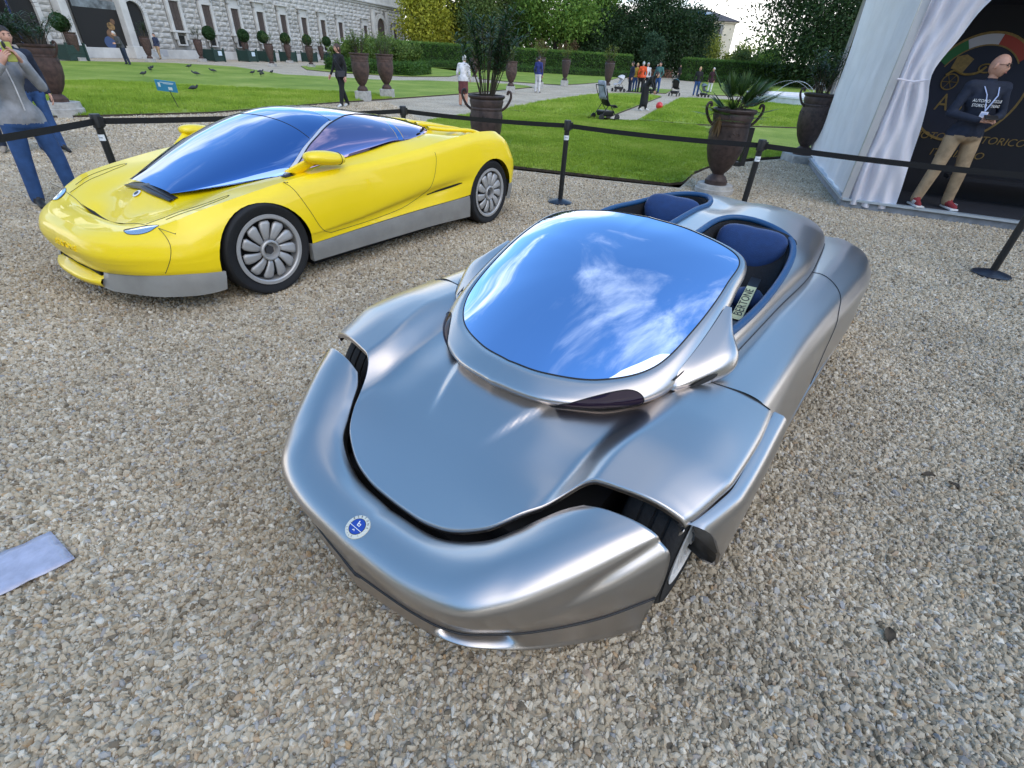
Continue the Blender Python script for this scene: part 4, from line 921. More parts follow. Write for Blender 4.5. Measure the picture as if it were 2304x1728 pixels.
# mirrors on forward stalks
for sg in (1, -1):
    st_ = MB(); rowsm = []
    for q in np.linspace(0, 1, 9):
        c_ = Vector((sg*(.80+.09*q), .40+.13*q, .80+.085*q)); w = .07*(1-q)+.04*q
        rowsm.append([tuple(c_+Vector((sg*.022*math.cos(a)*(1-.2*q), w*math.sin(a), -.02*math.sin(a)))) for a in np.linspace(0, 2*math.pi, 10, endpoint=False)])
    st_.grid(rowsm, cv=True, flip=(sg < 0)); mr_ = st_.build('door_mirror', YEL, YC, smooth=True)
    MM = Matrix.Rotation(R(-8*sg), 3, 'Z') @ Matrix.Rotation(R(-7), 3, 'X')
    hs = []
    for i in range(17):
        th = math.pi*i/16; k_ = math.sin(th)**.62
        hs.append([tuple(Vector((sg*.915, .625, .893))+MM @ Vector((.078*k_*math.cos(a), -.168*math.cos(th), .056*k_*math.sin(a)*(1 if math.sin(a) > 0 else .85)))) for a in np.linspace(0, 2*math.pi, 18, endpoint=False)])
    MB().grid(hs, cv=True, flip=True).build('mirror_housing', YEL, mr_, smooth=True)
    seam('mirror_edge', [tuple(Vector((sg*.915, .625, .893))+MM @ Vector((.066*math.cos(a), .115, .0475*math.sin(a)*(1 if math.sin(a) > 0 else .85)))) for a in np.linspace(0, 2*math.pi, 25)], mr_, .0025)
    MB().box((sg*.805, .40, .787), (.06, .17, .006)).build('mirror_gasket', BLACK, mr_)
# rear buttress rails over the open engine bay
for sg in (1, -1):
    for v0, v1, z0 in ((.16, .20, .985), (.30, .36, .975), (.46, .56, .955)):
        MB().tube(crs([(sg*v0, 2.28, z0), (sg*(v0*.6+v1*.4), 2.55, z0-.03), (sg*v1, 2.85, .905), (sg*v1, 3.04, .862)], 6), .034, 10, flat=.6).build('rear_rail', YEL, YC, smooth=True)
MB().box((0, 2.62, .66), (1.1, .5, .12)).box((0, 2.6, .73), (.5, .3, .06)).build('engine_cover', DARK, YC)
# ---- petal alloy wheels
def yellow_wheel(sg, u, xo, r=.337, rr=.252, w=.24):
    t = empty('wheel', (sg*(xo-w/2), u, r)); t.parent = YC; MX = Matrix.Rotation(R(90), 3, 'Y'); s = sg*w*.5
    tyre_mesh(r, rr, w, 64).build('tyre', RUBBER, t, smooth=True, auto=40)
    rim = MB().lathe([(rr+.006, s*.95), (rr+.004, s*1.0), (rr-.018, s*1.0), (rr-.026, s*.94), (rr-.03, s*.6), (rr-.03, s*.2)], n=56, M=MX).build('rim', ALLOY, t, smooth=True, auto=40)
    MB().lathe([(.0, s*.35), (rr-.03, s*.30)], n=40, M=MX).build('rim_backing', BLACK, t)
    for k in range(11):
        a0 = 2*math.pi*k/11; g = []
        for q, (rad, hw, off) in enumerate(((.064, .25, .84), (.10, .258, .97), (.15, .252, 1.0), (.194, .232, .98), (.213, .15, .93))):
            tw = -.16*(rad-.066)/.15*sg
            row = []
            for e in (-1, -.8, -.3, .3, .8, 1):
                an = a0+tw+e*hw*(1 if e < 0 else .92); dep = off-.10*(abs(e) > .9)-.07*(e+1)/2
                row.append((s*dep, rad*math.cos(an), rad*math.sin(an)))
            g.append(row)
        MB().grid(g, flip=(sg < 0)).build('petal', ALLOY, rim, smooth=True, solid=.02 if sg > 0 else .02)
    hub = MB().lathe([(.074, s*.80), (.074, s*.98), (.066, s*1.03), (.058, s*1.02), (.05, s*.72), (.0, s*.70)], n=32, M=MX).build('hub', ALLOY, t, smooth=True, auto=35)
    MB().prism([(.034*math.cos(math.pi/3*k), .034*math.sin(math.pi/3*k)) for k in range(6)], s*.6, s*.86, M=MX.to_4x4()).build('hub_nut', ALLOYD, hub)
for sg in (1, -1):
    yellow_wheel(sg, 0, .965); yellow_wheel(sg, 2.667, 1.02)
# ================================================================ barrier posts
POSTM = mat('black_powder_coat', (.008, .008, .009), .5)
BELT = mat('black_webbing', (.006, .006, .007), .85, bump=.3, bscale=400)
BASEM = mat('black_base_plate', (.013, .018, .030), .35)
STICK = mat('white_sticker', (.72, .74, .76), .5)
def stanchion(x, y, label, sticker=True, face=-1.57):
    o = empty('barrier_post', (x, y, 0), 0, label, 'barrier post', 'belt barrier posts around the cars')
    MB().lathe([(.165, 0), (.165, .022), (.155, .03), (.06, .055), (.034, .06)], n=32).build('base', BASEM, o, smooth=True, auto=35)
    MB().lathe([(.032, .05), (.032, .90)], n=20).build('pole', POSTM, o, smooth=True)
    MB().lathe([(.036, .88), (.044, .885), (.044, .985), (.040, .995), (0, .997)], n=20).box((.047, 0, .935), (.03, .04, .08), rz=.3).build('belt_head', POSTM, o, smooth=True, auto=40)
    if sticker:
        g = [[(.0328*math.cos(a), .0328*math.sin(a), z) for a in np.linspace(face-1.2, face+1.2, 9)] for z in (.775, .828)]
        s = MB().grid(g).build('sticker', STICK, o, smooth=True)
        g = [[(.0332*math.cos(a), .0332*math.sin(a), z) for a in np.linspace(face-.6, face+.6, 7)] for z in (.797, .806)]
        MB().grid(g).build('sticker_print', mat('sticker_grey', (.25, .28, .32), .6), s, smooth=True)
    return o
def belt(o, a, b, sag=.02, z=.935):
    """webbing that runs out of post o at a to b"""
    a = Vector((*a, z)); b = Vector((*b, z)); loc = o.location; d = (b-a); n = 20; rows = []
    nn = Vector((-d.y, d.x, 0)).normalized()*.001
    for h in (.026, -.026):
        for s_ in (1, -1):
            pass
    top_, bot = [], []
    for i in range(n+1):
        t = i/n; q = a+d*t-Vector((0, 0, sag*4*t*(1-t)))-loc
        top_.append(q+Vector((0, 0, .026))); bot.append(q-Vector((0, 0, .026)))
    g = [[tuple(q+nn) for q in top_], [tuple(q+nn) for q in bot], [tuple(q-nn) for q in bot], [tuple(q-nn) for q in top_]]
    MB().grid(np.array(g), cu=True).build('belt', BELT, o)
PL, PS, PC, PT, PR = (-3.98, 4.96), (-1.69, 7.47), (.505, 6.86), (2.60, 6.02), (4.81, 4.89)
b1 = stanchion(*PL, 'black belt post behind the nose of the yellow car, by the man with phone')
b2 = stanchion(*PS, 'black belt post behind the roof of the yellow car, mostly hidden', False)
b3 = stanchion(*PC, 'black belt post standing alone between the two cars, full height with sticker')
b4 = stanchion(*PT, 'black belt post rising behind the silver car beside the palm urn')
b5 = stanchion(*PR, 'black belt post at the right edge of the photo, only its base shown', False)
belt(b1, PL, (-3.95, 2.2)); belt(b1, PL, PS); belt(b2, PS, PC); belt(b3, PC, PT); belt(b4, PT, PR); belt(b5, PR, (5.4, 1.4))
# ================================================================ iron urns
IRON = mat('brown_cast_iron', (.048, .030, .026), .55, metal=.15, var=.35, vscale=14, bump=.25, bscale=60)
IRONR = mat('rusty_cast_iron', (.058, .032, .025), .7, var=.4, vscale=9, bump=.3, bscale=50)
PLINTH = mat('stone_plinth', (.36, .345, .32), .85, var=.2, vscale=9, bump=.4, bscale=50)
SOILP = mat('potting_soil', (.03, .022, .016), .95, bump=1, bscale=60)
URNP = [(.12, 0), (.165, .0), (.165, .06), (.145, .075), (.135, .10), (.10, .13), (.085, .145), (.092, .16), (.13, .20), (.20, .32), (.255, .48), (.275, .64), (.268, .76), (.262, .80), (.268, .81), (.268, .835), (.262, .845), (.285, .93), (.275, .96), (.305, .985), (.31, 1.005), (.30, 1.02), (.27, 1.02), (.25, .95)]
TULIP = [(.10, 0), (.14, 0), (.14, .06), (.12, .08), (.085, .11), (.085, .13), (.12, .17), (.17, .35), (.21, .60), (.235, .80), (.235, .845), (.24, .85), (.24, .87), (.235, .875), (.21, .92), (.235, .95), (.24, .98), (.225, .98), (.20, .93)]
def urn(x, y, label, prof=URNP, s=1.0, ph=.1, pr=.27, square=False, m=IRON, handles=True, group='iron urn planters', rz=0.0, orn=True):
    o = empty('urn_planter', (x, y, 0), rz, label, 'planter', group)
    if square: MB().box((0, 0, ph/2), (pr*1.75, pr*1.75, ph)).build('plinth', PLINTH, o, bevel=.012)
    else: MB().lathe([(0, 0), (pr, 0), (pr, ph*.55), (pr*.93, ph*.6), (pr*.9, ph), (0, ph)], n=28).build('plinth', PLINTH, o, smooth=True, auto=35)
    u = MB().lathe([(r*s, ph+z*s) for r, z in prof], n=28).build('urn_body', m, o, smooth=True, auto=35)
    zt = prof[-1][1]
    MB().lathe([(0, ph+(zt-.02)*s), (prof[-1][0]*s*1.02, ph+(zt-.02)*s)], n=20).build('soil', SOILP, o)
    if handles:
        for sg in (1, -1):
            MB().tube(crs([(sg*.25*s, 0, ph+.80*s), (sg*.33*s, 0, ph+.86*s), (sg*.40*s, 0, ph+.98*s), (sg*.40*s, 0, ph+1.06*s), (sg*.36*s, 0, ph+1.08*s), (sg*.345*s, 0, ph+1.03*s)], 5), [.02*s]*26, 8).build('handle', m, o, smooth=True)
    if orn:
        for k in range(4):
            a = k*math.pi/2-math.pi/2
            c = Vector((.268*s*math.cos(a), .268*s*math.sin(a), ph+.70*s)); tx = Vector((-math.sin(a), math.cos(a), 0))
            for sg in (1, -1): MB().tube([c+tx*sg*.0, c+tx*sg*.04*s+Vector((0, 0, .035*s)), c+tx*sg*.075*s+Vector((0, 0, .0)), c+tx*sg*.05*s-Vector((0, 0, .02*s))], .007*s, 5).build('relief', m, u, smooth=True)
    return o, ph+zt*s
# ---------------------------------------------------------------- foliage helpers
def leaf_mat(name, c1, c2, trans=.35, rough=.55):
    m = bpy.data.materials.new(name); m.use_nodes = True; t = m.node_tree; t.nodes.clear(); o = N('ShaderNodeOutputMaterial', t); pb = N('ShaderNodeBsdfPrincipled', t); tr = N('ShaderNodeBsdfTranslucent', t); mx_ = N('ShaderNodeMixShader', t)
    mx_.inputs[0].default_value = trans; pb.inputs['Roughness'].default_value = rough; pb.inputs['Specular IOR Level'].default_value = .3
    ge = N('ShaderNodeNewGeometry', t); rp = N('ShaderNodeValToRGB', t); t.links.new(ge.outputs['Random Per Island'], rp.inputs[0]); e = rp.color_ramp.elements; e[0].color = (*c1, 1); e[1].color = (*c2, 1)
    tcn = N('ShaderNodeTexCoord', t); nz = N('ShaderNodeTexNoise', t); nz.inputs['Scale'].default_value = .9; nz.inputs['Detail'].default_value = 3; t.links.new(tcn.outputs['Object'], nz.inputs['Vector'])
    mp = N('ShaderNodeMapRange', t); t.links.new(nz.outputs[0], mp.inputs[0]); mp.inputs[1].default_value = .3; mp.inputs[2].default_value = .7; mp.inputs[3].default_value = .7; mp.inputs[4].default_value = 1.25
    hs = N('ShaderNodeHueSaturation', t); t.links.new(rp.outputs[0], hs.inputs['Color']); t.links.new(mp.outputs[0], hs.inputs['Value'])
    t.links.new(hs.outputs[0], pb.inputs['Base Color']); t.links.new(hs.outputs[0], tr.inputs['Color']); t.links.new(pb.outputs[0], mx_.inputs[1]); t.links.new(tr.outputs[0], mx_.inputs[2]); t.links.new(mx_.outputs[0], o.inputs[0])
    return m
OLE = leaf_mat('oleander_leaf', (.018, .050, .018), (.050, .105, .032), .25, .45)
PALM = leaf_mat('fan_palm_leaf', (.022, .060, .014), (.085, .150, .030), .3, .5)
DEADP = leaf_mat('dry_palm_leaf', (.17, .105, .045), (.26, .17, .08), .2)
STEM = mat('woody_stem', (.07, .055, .038), .9, var=.3, vscale=30, bump=.5, bscale=60)
def leaf_cards(C, size, rs, mat_, name, aspect=.5, bias=None):
    """rhombic leaf at every point of C with random orientation"""
    C = np.asarray(C, float); n = len(C); a = rs.normal(size=(n, 3))
    if bias is not None: a += np.asarray(bias)
    a /= np.linalg.norm(a, axis=1)[:, None]; b = rs.normal(size=(n, 3)); b -= (a*b).sum(1)[:, None]*a; b /= np.linalg.norm(b, axis=1)[:, None]
    s = (size*rs.uniform(.6, 1.3, n))[:, None]
    V = np.stack([C-a*s*.5, C+b*s*aspect*.5, C+a*s*.5, C-b*s*aspect*.5], 1).reshape(-1, 3)
    return np_mesh(name, V, np.arange(4*n).reshape(-1, 4), [mat_])
def blades(name, base, dirs, length, width, mat_, droop=.25, seg=3):
    """long narrow curved leaves"""
    base = np.asarray(base, float); dirs = np.asarray(dirs, float); dirs /= np.linalg.norm(dirs, axis=1)[:, None]; n = len(base)
    side = np.cross(dirs, [0, 0, 1.]); side /= np.linalg.norm(side, axis=1)[:, None]+1e-9; L_ = np.broadcast_to(np.asarray(length, float), (n,))[:, None]; W_ = np.broadcast_to(np.asarray(width, float), (n,))[:, None]
    rows = []
    for k in range(seg+1):
        t = k/seg; c = base+dirs*L_*t-np.array([0, 0, 1.])*droop*L_*t*t; w = W_*(.35+1.9*t*(1-t)**.7 if k < seg else 0.02); rows.append((c-side*w, c+side*w))
    V = np.stack([q for r in rows for q in r], 1).reshape(-1, 3); F = []
    for k in range(seg): F.append(np.stack([np.arange(n)*(2*seg+2)+2*k+i for i in (0, 1, 3, 2)], 1))
    return np_mesh(name, V, np.concatenate(F), [mat_])
def oleander(parent, z0, spread, height, nst, seed, nros=10, leaf=.16, lm=None, w=.011):
    rs = np.random.RandomState(seed); B, D, Ls = [], [], []; st = MB()
    for i in range(nst):
        a = rs.uniform(0, 2*math.pi); r = spread*rs.uniform(.15, 1)**.7; h = height*rs.uniform(.45, 1); tip = np.array([r*math.cos(a), r*math.sin(a), z0+h*(1-.25*(r/spread)**2)])
        p0 = np.array([.08*math.cos(a), .08*math.sin(a), z0-.03]); mid = (p0+tip)/2+np.array([0, 0, .12*h]); pts = crs([p0, mid, tip], 6)
        st.tube(pts, list(np.linspace(.009, .003, len(pts))), 5, cap=False)
        for j in range(nros):
            t = .45+.55*(j/(nros-1)); q = pts[int(t*(len(pts)-1))]
            for k in range(4):
                an = rs.uniform(0, 2*math.pi); B.append(q); D.append([math.cos(an), math.sin(an), rs.uniform(.1, 1.1)]); Ls.append(leaf*rs.uniform(.6, 1.15))
    st.build('stems', STEM, parent, smooth=True)
    return link('foliage', blades('foliage', B, D, np.array(Ls), w, lm or OLE, .3, 3), None, parent)
u1, zt = urn(2.98, 8.12, 'iron urn with spiky fan palm beside the lawn corner right of centre', s=1.0, ph=.13, pr=.29)
# fan palm
rs = np.random.RandomState(5); B, D, Ls = [], [], []; stm = MB()
for i in range(34):
    a = rs.uniform(0, 2*math.pi); el = rs.uniform(.05, 1.45); 
    if i < 8: a = rs.uniform(-.5, .7); el = rs.uniform(.5, 1.2)
    d = np.array([math.cos(a)*math.cos(el), math.sin(a)*math.cos(el), math.sin(el)]); ln = rs.uniform(.20, .46); c = np.array([0, 0, zt-.02])+d*ln; c[2] -= .06*math.cos(el)
    stm.tube([(0, 0, zt-.05), tuple(np.array([0, 0, zt])+d*ln*.5+np.array([0, 0, .02])), tuple(c)], [.007, .006, .004], 5, cap=False)
    up = np.array([0, 0, 1.])-d*d[2]; up /= np.linalg.norm(up)+1e-6; sd_ = np.cross(d, up)
    for k in range(26):
        f_ = (k/25-.5)*2.7; dd = d*math.cos(f_)+sd_*math.sin(f_)+up*.08; B.append(c); D.append(dd); Ls.append(rs.uniform(.24, .36)*(1-.15*abs(f_)))
stm.build('stems', STEM, u1, smooth=True)
link('palm_fronds', blades('palm_fronds', B, D, np.array(Ls), .0085, PALM, .10, 3), None, u1)
B, D = [], []
for k in range(26): B.append((-.22+rs.uniform(-.03, .03), -.15, zt-.02)); D.append((rs.uniform(-.9, .1), rs.uniform(-.3, .1), -1.0))
link('dry_frond', blades('dry_frond', B, D, .28, .008, DEADP, .0, 3), None, u1)
MB().box((.335, .06, .66), (.07, .10, .52)).box((.27, .05, .42), (.10, .06, .06)).build('floodlight_box', POSTM, u1)
u2, zt = urn(-.70, 9.35, 'iron urn with tall leafy oleander behind the tail of the yellow car', s=1.0, ph=.05, pr=.25)
oleander(u2, zt, .72, 1.5, 36, 21, 11, .24, w=.011)
u3, zt = urn(6.0, 11.75, 'iron urn with oleander just left of the white tent', s=1.12, ph=.16, pr=.34, square=True)
oleander(u3, zt, .50, .95, 26, 22, 10, .18, w=.009)
u4, zt = urn(-10.55, 12.3, 'iron urn with wide leafy plant behind the man photographing on the left', s=1.05, ph=.28, pr=.40, m=IRONR)
oleander(u4, zt, .85, .75, 34, 23, 10, .22, w=.011)
OLIVE = leaf_mat('willowy_leaf', (.07, .13, .02), (.17, .24, .05), .35); YELB = leaf_mat('yellow_green_leaf', (.12, .17, .02), (.30, .33, .06), .35)
for x, y, lb, sd in ((-6.05, 20.45, 'rusty urn with feathery green shrub, nearer of the pair behind the woman in black', 31), (-5.6, 22.2, 'rusty urn with feathery green shrub, right one of the pair by the gravel path', 32)):
    o, zt = urn(x, y, lb, s=1.12, ph=.32, pr=.27, square=True, m=IRONR, handles=False, orn=False); oleander(o, zt, .55, .85, 26, sd, 9, .16, OLIVE, .008)
for x, y, lb, sd in ((.62, 36.7, 'slim iron urn with yellowish shrub, left one of the pair before the hedge', 41), (2.55, 42.0, 'slim iron urn with yellowish shrub, right one of the pair before the hedge', 42), (5.05, 37.2, 'slim iron urn with sparse shrub at the left of the family group', 43)):
    o, zt = urn(x, y, lb, TULIP, s=1.35, ph=.36, pr=.30, square=True, handles=False, orn=False); oleander(o, zt, .55, 1.0, 16, sd, 8, .2, YELB, .012)
# urns in a row before the palace
for k, (x, y, lb) in enumerate(((-29.2, 36.9, 'iron urn with green plant left of the dark poster doorway'), (-27.7, 41.7, 'iron urn with leaning plant before the arched doorway'), (-27.5, 48.0, 'iron urn with upright plant before the first palace window'), (-28.3, 57.6, 'iron urn with small plant under the fourth palace window'), (-20.9, 46.4, 'iron urn with pale plant at the bend of the palace path'), (-24.1, 57.6, 'iron urn with pale plant beside the second green tub'), (-18.8, 49.3, 'iron urn with pale plant at the lawn edge left of the woman in black'), (-24.0, 66.5, 'iron urn farthest along the palace front'))):
    o, zt = urn(x, y, lb, TULIP, s=1.35, ph=.22, pr=.30, square=True, m=IRONR, handles=False, orn=False); oleander(o, zt, .5, 1.0, 14, 60+k, 7, .22, OLE if k < 4 else OLIVE, .014)
# two urns half hidden beyond the centre oleander
for x, y, lb in ((-3.9, 40.5, 'brown urn with white pedestrian before it, left of the oleander'), (-1.0, 30.5, 'brown urn seen through the oleander leaves')):
    o, zt = urn(x, y, lb, s=1.1, ph=.3, pr=.27, square=True, m=IRONR, handles=False, orn=False); oleander(o, zt, .5, .8, 12, 71, 7, .2, YELB, .012)
# ================================================================ clear plastic sheet on the gravel
SHEET = mat('frosted_plastic_sheet', (.44, .44, .54), .3, coat=.5, var=.12, vscale=18, bump=.4, bscale=60, alpha=.93)
a_, b_, c_, d_ = np.array([-1.73, 1.17]), np.array([-1.55, 1.06]), np.array([-1.78, .80]), np.array([-1.95, .93])
g = []
for i in range(9):
    g.append([(*(a_*(1-i/8)*(1-j/8)+b_*(i/8)*(1-j/8)+d_*(1-i/8)*(j/8)+c_*(i/8)*(j/8)), .024+.003*math.sin(i*1.7+j*2.3)) for j in range(9)])
sh = MB().grid(g).build('plastic_sheet', SHEET, None, smooth=True, solid=.003); tag(sh, 'pale lilac plastic sheet lying on the gravel at left', 'sheet')
# ================================================================ info sign on the lawn
SIGNB = mat('sign_blue', (.05, .26, .48), .4)
so = empty('lawn_sign', (-9.17, 14.36, 0), .3, 'small sky blue notice on a thin stake in the left lawn', 'sign')
MB().tube([(0, 0, .04), (-.10, 0, .46)], .009, 6).build('stake', POSTM, so)
pn = MB().box((-.14, -.02, .56), (.46, .012, .26), rx=.35, ry=.09).build('panel', SIGNB, so, bevel=.003)
SIGNW = mat('sign_white', (.72, .8, .85), .5)
Msg = Matrix.Translation((-.14, -.02, .56)) @ Euler((.35+math.pi/2, .09, 0)).to_matrix().to_4x4()
Msg = Matrix.Translation((-.14, -.02, .56)) @ Euler((.35, .09, 0)).to_matrix().to_4x4()
def on_sign(x, z, w, h): return MB().box(tuple(Msg @ Vector((x, -.0075, z))), (w, .003, h), rx=.35, ry=.09).build('print', SIGNW, pn)
on_sign(.03, .085, .30, .012); on_sign(.05, .06, .22, .010); on_sign(.08, -.05, .09, .07); on_sign(-.15, .02, .05, .10)
# ================================================================ pigeons
PIG = mat('pigeon_grey', (.035, .037, .045), .7); PIGL = mat('pigeon_wing', (.11, .115, .13), .7)
def pigeon_mesh():
    m = MB(); rows = []
    for i in range(11):
        t = i/10; r = .062*math.sin(math.pi*min(1, t*.93+.06))**.8*(1-.55*t*t); x = -.14+.30*t
        rows.append([(r*math.cos(a), x*1.0, .12-.05*t+.02*math.sin(math.pi*t)+r*.95*math.sin(a)) for a in np.linspace(0, 2*math.pi, 10, endpoint=False)])
    m.grid(rows, cv=True); m.ell((0, -.165, .175), (.026, .034, .028), 8, 6); m.tube([(0, -.13, .13), (0, -.155, .17)], [.035, .022], 8); m.tube([(0, -.19, .172), (0, -.215, .166)], [.006, .002], 5)
    m.add([(-.03, .12, .085), (.03, .12, .085), (.04, .26, .06), (-.04, .26, .06)], [(0, 1, 2, 3)]); m.cur = 0
    for sg in (1, -1): m.tube([(sg*.022, 0, .07), (sg*.022, -.005, 0)], .005, 4)
    return m.mesh('pigeon')
pm = pigeon_mesh(); pm.materials.append(PIG); pm.polygons.foreach_set('use_smooth', [True]*len(pm.polygons))
pig = [(-20.7, 31.0, 1.2), (-19.7, 29.4, .3), (-21.0, 35.0, 1.6), (-17.6, 25.65, 1.4), (-16.6, 28.2, -1.2), (-17.6, 31.6, -.8), (-15.65, 32, 1.2), (-16, 33.7, 1.8), (-14.6, 30.8, .4), (-11.76, 19.5, 1.5), (-15.4, 33.9, .9), (-14.9, 31.7, .2)]
plab = {9: 'lone dark pigeon on the lawn nearest the blue sign', 0: 'dark pigeon bending forward, upper one of the left pair', 1: 'dark pigeon just below the bending one in the left pair', 2: 'dark pigeon farthest up the left lawn near the palace path', 3: 'leftmost pigeon of all on the left lawn', 4: 'pigeon in the middle of the lawn right above the blue sign', 5: 'pigeon on the bare lawn between the middle one and the right cluster', 6: 'leftmost pigeon of the right cluster on the lawn', 7: 'rear pigeon of the right cluster on the lawn', 8: 'front pigeon of the right cluster on the lawn', 10: 'rightmost pigeon on the left lawn', 11: 'middle pigeon of the right cluster on the lawn'}
for i, (x, y, r_) in enumerate(pig):
    o = bpy.data.objects.new('pigeon', pm); COL.objects.link(o); o.location = (x, y, .05); o.rotation_euler = (0, 0, r_); o.scale = (1.15,)*3
    tag(o, plab.get(i, 'dark grey pigeon feeding in the loose flock on the left lawn'), 'pigeon', 'pigeons feeding on the left lawn')
# ================================================================ red ball, leaves
o = MB().ell((0, 0, .15), (.15, .15, .15), 20, 14).build('ball', mat('red_ball', (.55, .02, .015), .35, coat=.4), None, smooth=True); o.location = (5.72, 24.6, .0); tag(o, 'bright red play ball on the path beside the bending girl', 'ball')
DRY = mat('dry_leaf', (.07, .05, .03), .8, var=.4, vscale=30)
for i, (x, y) in enumerate(((2.13, 1.72), (2.05, 1.78), (1.35, .95), (-.86, 3.1), (1.9, 4.2))):
    g = [[(sx*.022*math.sin(math.pi*t)*.8, (t-.5)*.06, .012+.01*abs(sx)+.006*math.sin(t*5)) for sx in (-1, 0, 1)] for t in np.linspace(0, 1, 6)]
    o = MB().grid(g).build('fallen_leaf', DRY, None, smooth=True); o.location = (x, y, .012); o.rotation_euler = (0, 0, i*1.3)
    tag(o, ('curled brown leaf on the gravel right of the silver car', 'second curled leaf on the gravel right of the silver car', 'dark dry leaf on gravel at lower right', 'dark twiggy leaf on gravel left of the silver hood', 'dark dry leaf on the gravel behind the silver car')[i], 'leaf', 'fallen leaves on the gravel')
# ================================================================ marquee
TX, TF, TS = Vector((4.75, 7.65, 0)), Vector((.915, -.403, 0)), Vector((.403, .915, 0))
def cloth_mat(name, col, tr):
    m = mat(name, col, .8, var=.06, vscale=3, bump=.15, bscale=14); t = m.node_tree; b = t.nodes['Principled BSDF']; o = t.nodes['Material Output']; tl = N('ShaderNodeBsdfTranslucent', t); tl.inputs[0].default_value = (*col, 1); ms = N('ShaderNodeMixShader', t); ms.inputs[0].default_value = tr
    t.links.new(b.outputs[0], ms.inputs[1]); t.links.new(tl.outputs[0], ms.inputs[2]); t.links.new(ms.outputs[0], o.inputs[0]); return m
TENTW = cloth_mat('white_pvc_canvas', (.84, .85, .88), .35); CURT = cloth_mat('white_curtain', (.84, .82, .88), .35)
TPOLE = mat('white_aluminium_pole', (.50, .49, .49), .4, metal=.3); PLAT = mat('aluminium_edge', (.52, .60, .68), .35, metal=.6); PLATS = mat('grey_platform_side', (.22, .24, .27), .7, var=.2, vscale=8)
BACKD = mat('black_backdrop', (.005, .005, .009), .75); CARPET = mat('dark_carpet', (.010, .011, .018), .95, bump=.5, bscale=200)
GOLD = mat('gold_print', (.20, .12, .025), .6, var=.2, vscale=30); TGREEN = mat('print_green', (.02, .12, .03), .7); TWHITE = mat('print_white', (.42, .40, .42), .7); TRED = mat('print_red', (.30, .035, .02), .7); TNAVY = mat('print_navy', (.006, .008, .022), .7)
tent = empty('marquee', tuple(TX), 0, 'white event marquee with tied curtain and black interior at right', 'tent')
def tp(a, d, z): return tuple(TF*a+TS*d+Vector((0, 0, z)))
BK = Vector((6.2, 11.75, 0))-TX   # back left corner
bdir = BK.normalized()
# platform
ph_ = .13; W_ = 5.0
flr = MB().add([tp(0, 0, ph_), tp(W_, 0, ph_), tuple(Vector(tp(W_, 0, ph_))+BK), tuple(BK+Vector((0, 0, ph_)))], [(0, 1, 2, 3)]).build('floor_deck', CARPET, tent)
def beam(name, a, b, w, h, m, par=tent):
    a, b = Vector(a), Vector(b); d = b-a; rz = math.atan2(d.y, d.x); c = (a+b)/2; return MB().box(tuple(c), (d.length, w, h), rz=rz).build(name, m, par)
beam('platform_front', tp(-.03, -.02, .05), tp(W_, -.02, .05), .03, .10, PLATS); beam('platform_edge', tp(-.03, -.03, .118), tp(W_, -.03, .118), .09, .03, PLAT)
beam('platform_side', tuple(Vector((-.03, -.02, .05))), tuple(BK+Vector((-.03, 0, .05))), .03, .10, PLATS); beam('platform_rail', tuple(Vector((-.02, -.03, .125))), tuple(BK+Vector((-.02, 0, .125))), .10, .035, PLAT)
MB().box(tp(.0, .0, 1.7), (.095, .105, 3.2), rz=math.atan2(TF.y, TF.x)).build('corner_pole', TPOLE, tent, bevel=.008)
MB().tube([tuple(BK+Vector((-.03, 0, .13))), tuple(BK+Vector((-.03, 0, 3.0)))], .035, 10).build('rear_pole', TPOLE, tent, smooth=True)
for z in (.55, 1.35, 1.52): MB().box(tp(.0, .0, z), (.101, .111, .008), rz=math.atan2(TF.y, TF.x)).build('strap', TPOLE, tent)
# left wall canvas with loose wrinkles
g = []
for i in range(41):
    t = i/40; row = []
    for j in range(25):
        z = .17+(3.05-.17)*j/24; wv = .018*math.sin(t*19+z*2.2)*(.4+.6*t)+.012*math.sin(t*41-z*3)+.02*math.sin(z*4+t*6)*(1-t)
        nrm = Vector((-bdir.y, bdir.x, 0)); q = BK*(.015+.975*t)+Vector((0, 0, z+(-.05*t*(j == 0))))+nrm*wv; row.append(tuple(q))
    g.append(row)
MB().grid(g).build('side_canvas', TENTW, tent, smooth=True)
# eave band and roof
ev = MB(); ev.add([tuple(Vector((-.03, -.03, 2.98))), tuple(BK+Vector((-.04, .05, 2.98))), tuple(BK+Vector((-.04, .05, 3.22))), tuple(Vector((-.03, -.03, 3.22)))], [(0, 1, 2, 3)]); ev.build('eave_band', TENTW, tent, solid=.01)
apex = TF*2.5+BK*.5+Vector((0, 0, 4.6)); c1, c2, c3, c4 = Vector((0, 0, 3.2)), TF*W_+Vector((0, 0, 3.2)), TF*W_+BK+Vector((0, 0, 3.2)), BK+Vector((0, 0, 3.2))
MB().add([tuple(q) for q in (c1, c2, c3, c4, apex)], [(0, 1, 4), (1, 2, 4), (2, 3, 4), (3, 0, 4)]).build('roof_canvas', TENTW, tent, solid=.01)
MB().add([tp(W_, 0, .13), tuple(Vector(tp(W_, 0, .13))+BK), tuple(Vector(tp(W_, 0, 3.2))+BK), tp(W_, 0, 3.2)], [(0, 1, 2, 3)]).build('right_canvas', TENTW, tent)
